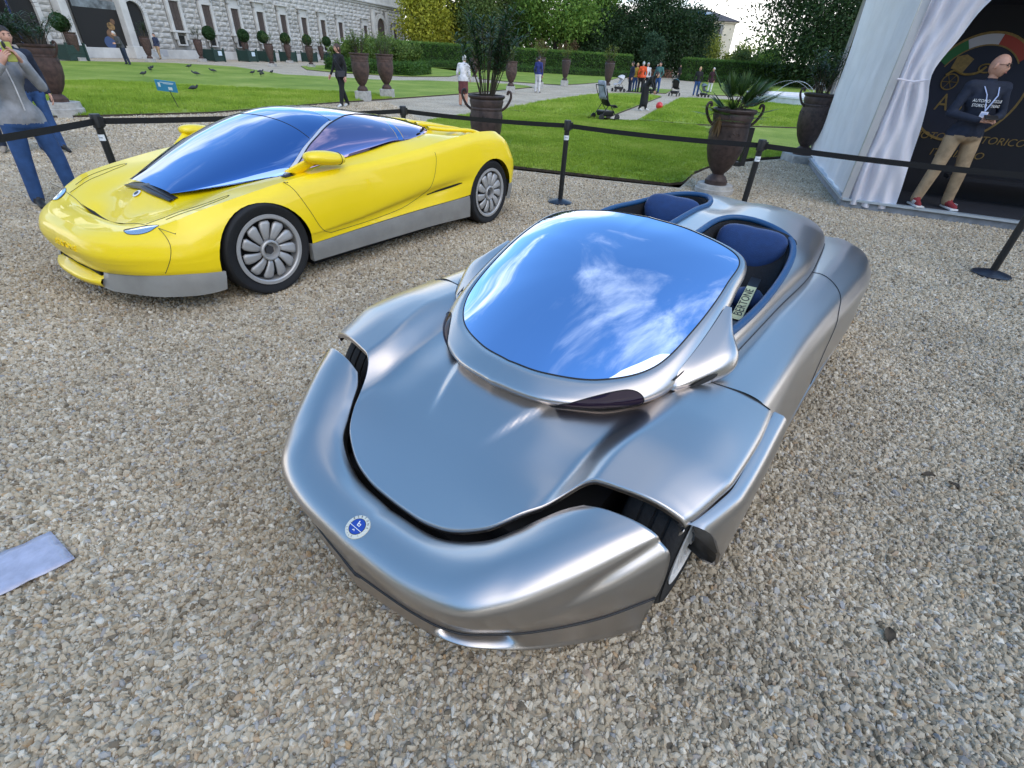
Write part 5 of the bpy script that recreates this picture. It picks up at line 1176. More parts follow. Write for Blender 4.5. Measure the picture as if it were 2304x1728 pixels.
# tied-back curtain in pleats
edge_r = lambda z: float(spl(z, [.06, .13, .70, 1.39, 1.60, 1.69, 2.08, 2.3, 2.44, 3.0], [.66, .65, .58, .47, .40, .385, .51, .57, .64, .95]))
edge_l = lambda z: .035
g = []
for j in range(49):
    z = .05+(3.05-.05)*j/48; r, l = edge_r(z), edge_l(z); row = []
    tie = math.exp(-((z-1.62)/.18)**2)
    for i in range(61):
        t = i/60; a = l+(r-l)*t; am = .042*(1-.5*tie)*(1.15-.85*t); dep = -.06+am*math.sin((t**.8)*2*math.pi*3.4+.9*math.sin(z*1.7)+.5*math.sin(z*4.1+t*3))+.010*math.sin(t*23+z*5)+.012*math.sin(z*9+t*14)+.05*t
        row.append(tp(a, dep, z+.012*math.sin(t*9)))
    g.append(row)
MB().grid(g, flip=True).build('curtain', CURT, tent, smooth=True)
MB().tube([tp(.02, -.12, 1.62), tp(.2, -.14, 1.60), tp(.37, -.08, 1.63)], .012, 6).build('curtain_tie', CURT, tent, smooth=True)
# backdrop 1.2 m inside with printed club crest
bdp = MB().add([tp(.05, 1.25, .13), tp(W_, 1.25, .13), tp(W_, 1.25, 3.2), tp(.05, 1.25, 3.2)], [(0, 1, 2, 3)]).build('backdrop', BACKD, tent)
MB().add([tp(.0, .0, 2.62), tp(W_, .0, 2.62), tp(W_, 1.25, 2.5), tp(.0, 1.25, 2.5)], [(0, 1, 2, 3)]).build('inner_ceiling', BACKD, tent)
def bpl(a, z, d=1.245): return tp(a, d, z)
CA, CZ_ = 1.15, 1.55
def crest_pt(an, r): return (CA+r*.62*math.cos(an), CZ_+r*.66*math.sin(an))
def ringpoly(name, a0, a1, r0, r1, m, d, n=24):
    g = [[bpl(*crest_pt(an, r), d) for an in np.linspace(a0, a1, n)] for r in (r0, r1)]; return MB().grid(g).build(name, m, bdp)
g = [[bpl(*crest_pt(an, r), 1.240) for an in np.linspace(0, 2*math.pi, 40)] for r in (0.01, 1.0)]; MB().grid(g).build('crest_field', TNAVY, bdp)
ringpoly('crest_border', 0, 2*math.pi, .975, 1.02, GOLD, 1.236, 48)
ringpoly('crest_green', R(119), R(150), .80, .975, TGREEN, 1.232); ringpoly('crest_white', R(83), R(119), .80, .975, TWHITE, 1.232); ringpoly('crest_red', R(40), R(83), .80, .975, TRED, 1.232)
ringpoly('crest_inner_line', R(38), R(152), .775, .80, GOLD, 1.229)
fM = lambda a, z, d=1.238: frame(tp(a, d, z), TF, (0, 0, 1))
text('crest_letter', 'A', .30, fM(.90, 1.36, 1.228), GOLD, bdp, squeeze=.8); text('crest_letter', 'S', .30, fM(1.10, 1.36, 1.228), GOLD, bdp, squeeze=.8); text('crest_letter', 'I', .30, fM(1.30, 1.36, 1.228), GOLD, bdp, squeeze=.8)
text('backdrop_text', 'AUTOMOTOCLUB STORICO', .135, fM(1.20, .93), GOLD, bdp, shear=.15, squeeze=1.02); text('backdrop_text', 'ITALIANO', .135, fM(1.36, .72), GOLD, bdp, shear=.15, squeeze=1.1)
# old delivery tricycle emblem in the crest
trk = MB().tube([bpl(.86+.095*math.cos(a), 1.62+.095*math.sin(a), 1.226) for a in np.linspace(0, 2*math.pi, 25)], .008, 5)
for k in range(6): trk.tube([bpl(.86, 1.62, 1.226), bpl(.86+.09*math.cos(k*1.047), 1.62+.09*math.sin(k*1.047), 1.226)], .004, 4)
trk.tube([bpl(*q, 1.226) for q in crs([(.78, 1.70), (.86, 1.76), (.98, 1.72), (1.12, 1.74), (1.2, 1.82)], 5)], .016, 6); trk.build('crest_vehicle', GOLD, bdp)
MB().add([bpl(*q, 1.227) for q in ((.80, 1.78), (.96, 1.74), (1.02, 1.90), (.92, 1.95), (.82, 1.92))], [(0, 1, 2, 3, 4)]).build('crest_box', GOLD, bdp)
MB().tube([bpl(1.20+.08*math.cos(a), 1.80+.05*math.sin(a), 1.226) for a in np.linspace(0, 2*math.pi, 17)], .01, 5).build('crest_car', GOLD, bdp)
beam('bench', tuple(Vector(tp(1.3, .95, .45))), tuple(Vector(tp(3.2, .95, .45))), .25, .05, BACKD)
# ================================================================ palace facade
STONE = mat('rusticated_stone', (.40, .39, .37), .9, var=.22, vscale=1.6, bump=.8, bscale=7, objrand=.14, vdetail=8)
STONES = mat('smooth_stone', (.46, .455, .44), .85, var=.14, vscale=.9, bump=.25, bscale=10, vdetail=8)
JOINT = mat('stone_joint', (.20, .195, .185), .95, var=.2, vscale=2)
SHUT = mat('brown_shutter', (.060, .044, .038), .75, var=.2, vscale=8); IRONG = mat('window_grille', (.05, .045, .045), .7); PANE = mat('dark_window_pane', (.010, .012, .014), .15)
PP, PD, PN_ = Vector((-33.2, 42.5, 0)), Vector((.24668, .96910, 0)), Vector((.96910, -.24668, 0))
PRZ = math.atan2(PD.y, PD.x)
pal = empty('palace', tuple(PP), PRZ, 'grey rusticated stone palace with tall shuttered windows and arched doors', 'building')
# local axes: x along the facade, -y outwards
S0, S1 = -26.0, 52.8
wallm = MB().box(((S0+S1)/2, .30, 5.0), (S1-S0, .5, 10.0)).build('wall', JOINT, pal)
MB().box((S1-.25, 9.0, 5.0), (.5, 17.0, 10.0)).build('side_wall', STONES, pal)
MB().box(((S0+S1)/2, -.03, .34), (S1-S0+.1, .22, .68)).build('plinth_course', STONES, pal, bevel=.03)
MB().box(((S0+S1)/2, -.10, 6.82), (S1-S0+.4, .50, .22)).build('string_course', STONES, pal, bevel=.05)
MB().box(((S0+S1)/2, -.02, 6.60), (S1-S0+.2, .26, .20)).build('frieze', STONES, pal)
MB().box(((S0+S1)/2, .00, 8.45), (S1-S0, .16, 3.0)).build('upper_storey', mat('pale_stucco', (.50, .49, .46), .85, var=.12, vscale=.8), pal)
WIN = [8.8, 12.35, 15.9, 19.45, 23.05, 26.7, 30.4, 34.2, 40.3, 49.0]; WW = 1.0
WIN_B = [-21, -17.4, -13.8]
def window(s, big=True):
    w = empty('window', (s+WW/2, 0, 0)); w.parent = pal
    MB().box((-WW/2-.14, -.10, 3.13), (.28, .26, 2.06)).build('jamb', STONES, w, bevel=.02); MB().box((WW/2+.14, -.10, 3.13), (.28, .26, 2.06)).build('jamb', STONES, w, bevel=.02)
    MB().box((0, -.10, 4.26), (WW+.56, .26, .22)).build('lintel', STONES, w, bevel=.02); MB().box((0, -.08, 4.62), (WW+.30, .20, .5)).build('lintel_panel', STONES, w, bevel=.02)
    MB().box((0, -.17, 4.95), (WW+.95, .46, .14)).build('cornice', STONES, w, bevel=.03); MB().box((0, -.13, 2.02), (WW+.85, .42, .16)).build('sill', STONES, w, bevel=.03)
    for sg in (1, -1):
        MB().box((sg*.66, -.14, 4.70), (.16, .24, .4), taper=1.25).build('console', STONES, w, bevel=.02); MB().box((sg*.58, -.13, 1.68), (.20, .26, .5), taper=1.25).build('bracket', STONES, w, bevel=.02)
    MB().box((0, -.02, 3.13), (WW, .10, 2.04)).build('pane', PANE, w)
    for sg in (1, -1):
        sh_ = MB().box((sg*WW/4, -.075, 3.13), (WW/2-.02, .04, 2.0)).build('shutter', SHUT, w, bevel=.006)
        for k in range(3): MB().box((sg*WW/4, -.10, 2.48+k*.65), (WW/2-.14, .015, .5)).build('shutter_panel', SHUT, sh_, bevel=.004)
    gr = MB().box((0, -.02, 1.40), (.66, .10, .66)).build('cellar_opening', PANE, w)
    for k in range(5): gr2 = MB().box((-.26+k*.13, -.09, 1.40), (.022, .02, .64)).build('grille_bar', IRONG, gr)
    MB().box((0, -.10, 1.05), (.95, .20, .10)).build('cellar_sill', STONES, w, bevel=.02)
    for sg in (1, -1): MB().box((sg*.42, -.08, 1.40), (.16, .16, .66)).build('cellar_jamb', STONES, w, bevel=.02)
    return w
w0 = window(WIN[0])
for s in WIN[1:]+WIN_B:
    c = copy_tree(w0, pal); c.location = (s+WW/2, 0, 0)
w0['label'] = 'tall shuttered window with cellar grille'
# arched doorways
def archway(name, s0, s1, ztop, m_in, zb=.0, trim=.32, label=None):
    a = empty(name, ((s0+s1)/2, 0, 0)); a.parent = pal; hw = (s1-s0)/2; zs = ztop-hw; n = 20
    pts = [(-hw, zb), (-hw, zs)]+[(-hw*math.cos(math.pi*k/n), zs+hw*math.sin(math.pi*k/n)) for k in range(1, n)]+[(hw, zs), (hw, zb)]
    MB().add([(x, -.055, z) for x, z in pts], [tuple(range(len(pts)))]).build('opening', m_in, a)
    for k in range(n):
        a0, a1 = math.pi*k/n+.01, math.pi*(k+1)/n-.01
        q = [(-r*math.cos(t), z_, zs+r*math.sin(t)) for z_ in (-.26, .0) for r, t in ((hw, a0), (hw, a1), (hw+trim, a1), (hw+trim, a0))]
        MB().add(q, [(3, 2, 1, 0), (4, 5, 6, 7), (0, 1, 5, 4), (1, 2, 6, 5), (2, 3, 7, 6), (3, 0, 4, 7)]).build('voussoir', STONES, a, bevel=.01)
    for sg in (1, -1): MB().box((sg*(hw+trim/2), -.13, (zs+zb)/2), (trim, .26, zs-zb)).build('door_jamb', STONES, a, bevel=.02)
    if label: a['label'] = label
    return a
DARKIN = mat('dark_interior', (.008, .008, .008), .8)
archway('arched_doorway', 4.35, 6.05, 3.8, DARKIN, .55, label='open arched doorway with steps')
archway('arched_doorway', 44.1, 46.4, 5.25, SHUT, .6, .5)
archway('arched_doorway', -5.0, -2.3, 4.2, DARKIN, .3)
for sg in (-1, 1): MB().box((45.25+sg*2.05, -.15, 3.3), (.7, .36, 5.6)).build('pilaster', STONES, pal, bevel=.03)
for k in range(3): MB().box((5.2, -.25-.28*(2-k), .09+.18*k), (2.2, .34, .18)).build('step', STONES, pal, bevel=.01)
# big poster doorway between stone piers
MB().box((2.2, -.06, 1.7), (3.8, .06, 3.6)).build('poster_doorway', DARKIN, pal)
for s in (-.75, 4.0): 
    MB().box((s+.12, -.28, 2.6), (.62, .7, 5.0), taper=.96).build('pier', STONES, pal, bevel=.04); MB().box((s+.12, -.34, .42), (.92, 1.0, .84)).build('pier_base', STONES, pal, bevel=.04)
PO1, PO2, PO3 = mat('poster_brown', (.10, .055, .03), .7, var=.6, vscale=2.2), mat('poster_straw', (.20, .12, .045), .7, var=.6, vscale=4), mat('poster_blue', (.04, .07, .16), .7)
for q_, (x_, z_, w_, h_, a_) in enumerate(((2.9, 2.05, .62, .5, .2), (2.75, 1.5, .8, .75, .35), (2.4, 1.0, .9, .8, .2), (3.15, 2.35, .4, .35, .5))): MB().ell((x_, -.10-.002*q_, z_), (w_/2, .006, h_/2), 18, 10, Matrix.Rotation(a_, 3, 'Y')).build('poster_print', (PO2, PO1, PO3, PO1)[q_], pal)
MB().box((2.2, -.10, 3.35), (3.6, .01, .5)).build('poster_top', mat('poster_grey', (.13, .15, .16), .7, var=.5, vscale=2), pal)
# ashlar blocks
def block_mesh(i):
    r_ = np.random.RandomState(i+90); g = []
    nx, nz = 5, 4
    for a in range(nx):
        row = []
        for b in range(nz):
            x, z = a/(nx-1)-.5, b/(nz-1)-.5; e = min(1, (.5-abs(x))*6, (.5-abs(z))*3.4); e = max(0, e); row.append((x, -.02-e*.85*(.6+.5*r_.rand()), z))
        g.append(row)
    m = MB(); m.grid(g); m.grid([[(x, y, z) for x, y, z in ((-.5, -.02, -.5), (-.5, -.02, .5))], [(-.5, .3, -.5), (-.5, .3, .5)]]); m.grid([[(.5, -.02, -.5), (.5, -.02, .5)], [(.5, .3, -.5), (.5, .3, .5)]], flip=True)
    m.grid([[(-.5, -.02, .5), (.5, -.02, .5)], [(-.5, .3, .5), (.5, .3, .5)]]); m.grid([[(-.5, -.02, -.5), (.5, -.02, -.5)], [(-.5, .3, -.5), (.5, .3, -.5)]], flip=True)
    me = m.mesh('ashlar_block'); me.materials.append(STONE); return me
BM_ = [block_mesh(i) for i in range(6)]
openings = [(s-.33, s+WW+.33, .7, 5.05) for s in WIN+WIN_B]+[(4.35-.35, 6.05+.35, 0, 4.2), (44.1-.55, 46.4+.55, 0, 5.8), (42.7, 44, 0, 6.2), (46.5, 47.8, 0, 6.2), (-5.4, -1.9, 0, 4.6), (-1.0, 4.6, 0, 5.2)]
RH = .385; blocks = []; rb = random.Random(3)
for r in range(15):
    z0 = .72+r*RH; s = S0+(.55 if r % 2 else 0)
    while s < S1-.1:
        w = rb.uniform(.85, 1.25); e = min(s+w, S1)
        segs = [(s, e)]
        for a, b, za, zb in openings:
            if z0+RH*.5 > za and z0+RH*.5 < zb:
                ns_ = []
                for p_, q_ in segs:
                    if q_ <= a or p_ >= b: ns_.append((p_, q_))
                    else:
                        if p_ < a: ns_.append((p_, a))
                        if q_ > b: ns_.append((b, q_))
                segs = ns_
        for p_, q_ in segs:
            if q_-p_ > .12: blocks.append((p_, q_, z0))
        s = e
vis = sorted([b for b in blocks if b[0] > 5.5 and b[2] < 6.2], key=lambda b: (b[0] > 36, b[2] > 4.4, b[0]))
sel = set(vis[:298]); rest = MB()
for i, b in enumerate(blocks):
    p_, q_, z0 = b
    if b in sel:
        o = bpy.data.objects.new('ashlar_block', BM_[i % 6]); COL.objects.link(o); o.parent = pal; o.location = ((p_+q_)/2, .03, z0+RH/2); o.scale = (q_-p_-.03, .11, RH-.03)
    else:
        me = BM_[i % 6]; rest.add([((p_+q_)/2+v.co.x*(q_-p_-.03), .03+v.co.y*.11, z0+RH/2+v.co.z*(RH-.03)) for v in me.vertices], [tuple(pp.vertices) for pp in me.polygons])
ro = rest.build('ashlar_wall', STONE, pal); ro['kind'] = 'stuff'
# information frame by the steps
MB().box((6.85, -.16, .42), (1.0, .02, .45)).build('notice_panel', mat('notice_grey', (.33, .34, .36), .6), pal)
# ================================================================ club banner
BANB = mat('banner_blue', (.02, .06, .24), .55, var=.3, vscale=2); BANT = mat('banner_text', (.45, .50, .60), .6)
bn = empty('feather_banner', (-33.6, 38.2, 0), -.75, 'tall blue club flag banner at the upper left corner', 'banner')
MB().tube([(.58, 0, 0), (.58, 0, 4.6)], .03, 8).build('pole', POSTM, bn)
g = [[(-.55+1.1*i/8, .03*math.sin(i*1.1), .35+4.1*j/10) for i in range(9)] for j in range(11)]; fl = MB().grid(g, flip=True).build('flag', BANB, bn, smooth=True)
text('banner_text', 'AUTOMOTOCLUB', .50, Matrix.Translation((-.25, -.05, 2.55)) @ Euler((R(90), R(-90), 0)).to_matrix().to_4x4(), BANT, fl); text('banner_text', 'STORICO ITALIANO', .42, Matrix.Translation((.30, -.05, 2.55)) @ Euler((R(90), R(-90), 0)).to_matrix().to_4x4(), BANT, fl)
# ================================================================ topiary standards in green tubs
TUB = mat('green_tub_wood', (.010, .035, .028), .55, var=.2, vscale=10); TOP = leaf_mat('clipped_box_leaf', (.012, .040, .012), (.035, .085, .022), .2); TRUNK = mat('grey_trunk', (.06, .05, .042), .9, var=.3, vscale=12, bump=.6, bscale=25)
def standard(x, y, label, s=1.0, seed=1, board=False):
    o = empty('topiary_tree', (x, y, 0), PRZ, label, 'potted tree', 'clipped standard trees in green tubs'); rs = np.random.RandomState(seed)
    t = MB().box((0, 0, .46*s), (1.15*s, 1.15*s, .82*s)).build('tub', TUB, o, bevel=.01)
    for a in (-1, 1):
        for b in (-1, 1): MB().box((a*.57*s, b*.57*s, .50*s), (.11*s, .11*s, 1.0*s)).build('tub_post', TUB, t)
    MB().box((0, -.59*s, .46*s), (1.0*s, .03, .06*s)).build('tub_rail', TUB, t)
    if board: MB().box((.1, -.61*s, .62*s), (.42, .015, .32)).build('notice', mat('notice_white_blue', (.50, .60, .68), .5), t)
    MB().tube([(0, 0, .8*s), (.02, 0, 1.3*s), (0, 0, 1.75*s)], .05*s, 7).build('trunk', TRUNK, o, smooth=True)
    n = 2600; d = rs.normal(size=(n, 3)); d /= np.linalg.norm(d, axis=1)[:, None]; C = d*(.50*s*rs.uniform(.78, 1.05, n)**.5)[:, None]+np.array([0, 0, 2.02*s]); link('crown', leaf_cards(C, .10*s, rs, TOP, 'crown'), None, o)
    MB().ell((0, 0, 2.02*s), (.42*s,)*3, 10, 8).build('crown_core', TOP, o, smooth=True)
    return o
for k, (x, y, lb, bd_) in enumerate(((-29.6, 36.9, 'round clipped tree in tub at far left before the palace door', False), (-27.6, 50.2, 'round clipped tree in green tub with pale notice board', True), (-26.7, 54.4, 'round clipped tree in green tub, second along the palace front', True), (-26.2, 57.2, 'round clipped tree in green tub, third along the palace front', False), (-25.6, 61.0, 'round clipped tree in green tub, fourth along the palace front', False), (-24.8, 64.8, 'round clipped tree in green tub, fifth along the palace front', False), (-24.1, 69.0, 'round clipped tree in green tub, farthest along the palace front', False))): standard(x, y, lb, 1.0, 200+k, bd_)
# ================================================================ hedges and trees
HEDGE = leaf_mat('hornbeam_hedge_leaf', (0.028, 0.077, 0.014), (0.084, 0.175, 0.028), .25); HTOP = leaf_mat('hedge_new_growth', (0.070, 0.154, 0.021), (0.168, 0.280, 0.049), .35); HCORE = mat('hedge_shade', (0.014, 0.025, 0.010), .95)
def hedge(name, a, b, h, th, label, n, leaf=.17, m=HEDGE, group=None, grow=True):
    a, b = Vector((*a, 0)), Vector((*b, 0)); d = b-a; L_ = d.length; o = empty(name, tuple(a), math.atan2(d.y, d.x), label, 'hedge', group); rs = np.random.RandomState(int(L_*7))
    MB().box((L_/2, th/2, h/2-.04), (L_-.2, th-.2, h-.08)).build('shade_core', HCORE, o)  # solid dark box that paints the shade inside the hedge
    k = int(n*.62); C1 = np.stack([rs.uniform(0, L_, k), rs.normal(0, .07, k), rs.uniform(.02, h, k)], 1); k2 = n-k; C2 = np.stack([rs.uniform(0, L_, k2), rs.uniform(0, th, k2), h+rs.normal(0, .06, k2)], 1)
    k3 = n//10; C3 = np.stack([rs.choice([0, L_], k3)+rs.normal(0, .05, k3), rs.uniform(0, th, k3), rs.uniform(0, h, k3)], 1)
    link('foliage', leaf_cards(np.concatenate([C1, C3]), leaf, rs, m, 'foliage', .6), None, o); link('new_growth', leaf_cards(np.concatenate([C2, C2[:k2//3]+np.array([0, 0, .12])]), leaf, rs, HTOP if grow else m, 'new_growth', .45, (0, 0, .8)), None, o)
    return o
hedge('hedge', (-21, 74.0), (13.6, 78.4), 2.45, 1.6, 'long tall clipped hedge across the garden left of the gap', 34000)
hedge('hedge', (21.0, 79.6), (46, 83.0), 2.5, 1.6, 'tall clipped hedge right of the garden gap', 22000)
hedge('hedge', (-14, 72.8), (13.0, 76.4), .65, .7, 'knee high box edging in front of the long hedge', 9000, .13, grow=False)
hedge('hedge', (21.3, 78.2), (40, 80.6), .65, .7, 'knee high box edging in front of the right hedge', 6000, .13, grow=False)
# round shrub bed with box edging
hedge('hedge', (-16.6, 46.4), (-12.6, 42.7), .75, .7, 'low box edging of the shrub bed, left side', 5000, .10, grow=False, group='box edging round the shrub bed'); hedge('hedge', (-12.6, 42.6), (-8.9, 43.2), .75, .7, 'low box edging of the shrub bed, front side', 5000, .10, grow=False, group='box edging round the shrub bed'); hedge('hedge', (-8.9, 43.2), (-8.4, 48.6), .75, .7, 'low box edging of the shrub bed, right side', 4000, .10, grow=False, group='box edging round the shrub bed')
def shrub(x, y, r, h, label, m, n=2600, seed=0, leaf=.16, group=None, name='shrub'):
    rs = np.random.RandomState(seed+5); o = empty(name, (x, y, 0), 0, label, 'shrub', group); C = []
    nst = 26; st = MB()
    for i in range(nst):
        a = rs.uniform(0, 6.28); rr = r*rs.uniform(.2, 1)**.6; tip = np.array([rr*math.cos(a), rr*math.sin(a), h*rs.uniform(.6, 1)*(1-.25*(rr/r)**2)]); pts = crs([(0, 0, 0), tip*.5+np.array([0, 0, .15*h]), tip], 5); st.tube(pts, list(np.linspace(.03, .006, len(pts))), 4, cap=False)
        k = n//nst; t = rs.uniform(.25, 1, k); C.append(tip*t[:, None]+np.array([0, 0, .12*h])*(t*(1-t)*4)[:, None]+rs.normal(0, .10*r, (k, 3)))
    st.build('stems', STEM, o); C = np.concatenate(C); C = C[C[:, 2] > .05]; link('foliage', leaf_cards(C, leaf, rs, m, 'foliage', .45), None, o); return o
for k, (x, y, r, h, m) in enumerate(((-15.3, 47, 1.1, 2.3, OLIVE), (-13.4, 45, 1.2, 2.5, OLIVE), (-11.6, 44.6, 1.2, 2.3, OLIVE), (-10.3, 45.6, 1.2, 2.4, OLIVE), (-12.4, 48, 1.6, 2.9, OLIVE), (-9.8, 48, 1.1, 2.5, OLIVE))):
    shrub(x, y, r, h, ('feathery green shrub at the left of the box edged bed', 'feathery shrub behind the woman in black in the bed', 'feathery shrub in the middle front of the box edged bed', 'feathery yellow green shrub right front of the bed', 'tallest feathery shrub at the back of the bed', 'feathery shrub at the right back of the bed')[k], m, 3200, 300+k, .2, 'shrubs in the box edged bed')
def leafset(c1, c2): return leaf_mat('tree_leaf', c1, c2, .35)
LF_ = dict(yel=leafset((0.182, 0.210, 0.017), (0.462, 0.448, 0.049)), olive=leafset((0.063, 0.112, 0.025), (0.154, 0.210, 0.056)), mid=leafset((0.049, 0.112, 0.017), (0.140, 0.224, 0.039)), grn=leafset((0.056, 0.140, 0.020), (0.196, 0.308, 0.049)), dark=leafset((0.011, 0.034, 0.011), (0.042, 0.084, 0.025)), blue=leafset((0.022, 0.059, 0.031), (0.063, 0.119, 0.056)), gold=leafset((0.140, 0.196, 0.028), (0.364, 0.378, 0.070)), brown=leafset((0.084, 0.056, 0.028), (0.168, 0.112, 0.049)))
BARK = mat('dark_bark', (.035, .028, .022), .95, var=.4, vscale=3, bump=1, bscale=10)
def tree(x, y, h, rx, zb, label, leafk, n=7000, seed=1, trunk=.22, leaf=.42, clumps=46, cone=0.0, spread=.26, name='tree', ry=None, hang=False):
    rs = np.random.RandomState(seed); o = empty(name, (x, y, 0), rs.uniform(0, 6), label, 'tree', 'trees beyond the hedge'); st = MB(); hc = (h-zb)/2; zc = zb+hc; CL = []
    st.tube(crs([(0, 0, -.1), (rs.normal(0, .1), rs.normal(0, .1), h*.3), (rs.normal(0, .25), rs.normal(0, .25), h*.62), (0, 0, h*.86)], 5), list(np.linspace(trunk, trunk*.15, 16)), 8)
    for i in range(clumps):
        d = rs.normal(size=3); d /= np.linalg.norm(d); rad = rs.uniform(.35, 1)**.5; zz_ = zc+d[2]*hc*rad; k = 1-cone*max(0, (zz_-zb)/(h-zb)); c = np.array([d[0]*rx*rad*k, d[1]*(ry or rx)*rad*k, zz_]); CL.append(c)
        if i % 2 == 0:
            z_s = max(zb*.7, min(c[2]-.25*math.hypot(c[0], c[1])-.5, h*.8)); st.tube(crs([(0, 0, z_s), tuple((c+np.array([0, 0, z_s]))/2+np.array([0, 0, .3])), tuple(c)], 4), list(np.linspace(trunk*.32, trunk*.05, 9)), 5, cap=False)
    st.build('trunk', BARK, o, smooth=True)
    per = int(n*1.5)//clumps; C = np.concatenate([c+rs.normal(size=(per, 3))*np.array([spread*rx, spread*rx, spread*hc*.62])*rs.uniform(.7, 1.2) for c in CL])
    if hang: C[:, 2] -= np.abs(rs.normal(0, .5, len(C)))
    link('crown', leaf_cards(C, leaf, rs, LF_[leafk], 'crown', .55), None, o)
    return o
T = [(-15.2, 86, 9.5, 3.4, .6, 'yellow green tree right beside the palace corner', 'yel', 9000, .38, {}),
 (-12.5, 90, 14, 3.0, 1.5, 'tall yellowing tree behind the corner tree', 'yel', 6000, .42, {}),
 (-9.6, 92, 15, 3.8, .8, 'tall grey green tree left of centre behind hedge', 'olive', 9000, .40, {}),
 (-4.6, 94, 16, 4.4, .8, 'broad grey green tree above the old woman', 'olive', 10000, .42, {}),
 (-7.3, 87, 12, 2.8, .5, 'slender olive green tree between two taller ones', 'olive', 6000, .36, {}),
 (-.9, 90, 9, 2.8, .5, 'dense dark green tree behind the central oleander', 'mid', 7000, .36, {}),
 (3.6, 88, 14, 5.2, 2.6, 'spreading bright green tree with dark forked trunk', 'grn', 11000, .40, dict(trunk=.42)),
 (9.2, 97, 13, 3.6, 3.0, 'light green tree at the left of the white sky gap', 'grn', 7000, .42, {}),
 (8.6, 90, 6.2, 3.4, .3, 'low dark bushy tree beside the great yews', 'dark', 7000, .34, {}),
 (13.6, 94, 9.5, 4.2, .2, 'great dark yew, left one with drooping sprays', 'dark', 15000, .36, dict(hang=True, clumps=70)),
 (20.0, 96, 11.5, 5.6, .2, 'great dark yew in the middle, tallest of the clump', 'dark', 20000, .38, dict(hang=True, clumps=90)),
 (25.6, 97, 9.2, 3.2, .2, 'dark bronze evergreen at the right end of the yews', 'dark', 9000, .36, {}),
 (17.6, 86, 5.2, 1.5, 1.6, 'small blue green sapling standing in the hedge gap', 'blue', 2600, .28, dict(trunk=.07)),
 (31.5, 108, 7.2, 2.6, .4, 'small golden green tree under the cream apartment house', 'gold', 6000, .36, dict(cone=.3)),
 (37.0, 106, 5.4, 2.2, .3, 'low light green tree right of the golden one', 'gold', 4500, .34, {}),
 (41.5, 104, 5.2, 2.4, .3, 'low green tree before the bright sky gap', 'grn', 4500, .34, {}),
 (36.5, 74, 14, 7.4, 1.2, 'large dark green tree at right overhanging the hedge', 'dark', 24000, .36, dict(clumps=110)),
 (46, 78, 14, 7.0, .8, 'large dark tree farther right beside the tent', 'dark', 14000, .40, dict(clumps=70)),
 (29.8, 84, 4.0, 1.6, .3, 'small yellow green bush tree under the large right tree', 'olive', 3000, .28, {})]
for k, (x, y, h, rx, zb, lb, lk, n, lf, kw) in enumerate(T): tree(x, y, h, rx, zb, lb, lk, n, 400+k, leaf=lf, **kw)
shrub(5.2, 83, 1.6, 4.4, 'round brownish shrub rising over the middle of the hedge', LF_['brown'], 3600, 501, .26); shrub(1.0, 84, 1.4, 4.2, 'brownish shrub just left of the forked tree trunk', LF_['brown'], 2600, 502, .26)
# distant woodland closing the garden
rs = np.random.RandomState(77); C = []
for k in range(150):
    x = rs.uniform(-60, 12) if k < 110 else rs.uniform(48, 90); c = np.array([x, rs.uniform(112, 135), rs.uniform(0, 1)**.7*(13 if x < 4 else 8)]); C.append(c+rs.normal(size=(150, 3))*np.array([2.4, 2.0, 1.6]))
C = np.concatenate(C); C = C[C[:, 2] > .2]; wd = link('woodland', leaf_cards(C, .7, rs, LF_['olive'], 'woodland', .6)); tag(wd, 'distant mass of trees closing the garden', 'woodland', kind='stuff')
# ================================================================ far houses
CREAMW = mat('cream_render', (.58, .52, .40), .85, var=.08, vscale=.5); ROOFT = mat('slate_roof', (.075, .065, .065), .8, var=.3, vscale=3); ROOFB = mat('brown_tile_roof', (.16, .085, .065), .85, var=.3, vscale=2, bump=.5, bscale=6)
def house(x, y, w, d, ze, zr, label, wall, roof, cols, rows_z, rz=0.0, hip=True):
    o = empty('house', (x, y, 0), rz, label, 'building'); MB().box((0, 0, ze/2), (w, d, ze)).build('wall', wall, o)
    e = .7; P_ = [(-w/2-e, -d/2-e, ze), (w/2+e, -d/2-e, ze), (w/2+e, d/2+e, ze), (-w/2-e, d/2+e, ze), (-w/2+d*.45 if hip else -w/2-e, 0, zr), (w/2-d*.45 if hip else w/2+e, 0, zr)]
    r = MB().add(P_, [(0, 1, 5, 4), (1, 2, 5), (2, 3, 4, 5), (3, 0, 4)]).build('roof', roof, o, solid=.15); MB().box((0, 0, ze-.18), (w+1.0, d+1.0, .3)).build('eaves', wall, o)
    for c in cols:
        for z in rows_z:
            f = MB().box((c, -d/2-.06, z), (1.15, .12, 2.1)).build('window', STONES, o); MB().box((c, -d/2-.13, z), (.85, .04, 1.8)).build('pane', PANE, f)
            for sg in (1, -1): MB().box((c+sg*.72, -d/2-.14, z), (.42, .05, 1.9)).build('shutter', mat('grey_shutter', (.20, .20, .19), .8) if 'grey_shutter' not in MATS else MATS['grey_shutter'], f)
    return o, r
h1, r1 = house(38.2, 146, 16.5, 12, 10.7, 13.1, 'cream apartment house with slate roof seen beyond the yews', CREAMW, ROOFT, (-2.2, 1.2, 4.6), (9.0, 5.6, 2.4))
MB().box((-.5, -3.8, 11.95), (4.0, .1, 1.5), rx=-1.1).build('solar_panel', mat('solar_blue', (.05, .16, .38), .3), r1); MB().box((2.4, -3.8, 11.95), (1.6, .1, 1.4), rx=-1.1).build('skylight', mat('skylight_pale', (.45, .50, .55), .3), r1)
bl_ = MB().box((4.6, -6.5, 7.95), (1.9, 1.0, .12)).build('balcony', STONES, h1)
for k in range(7): MB().box((3.75+k*.28, -6.95, 8.45), (.04, .04, .9)).build('baluster', IRONG, bl_)
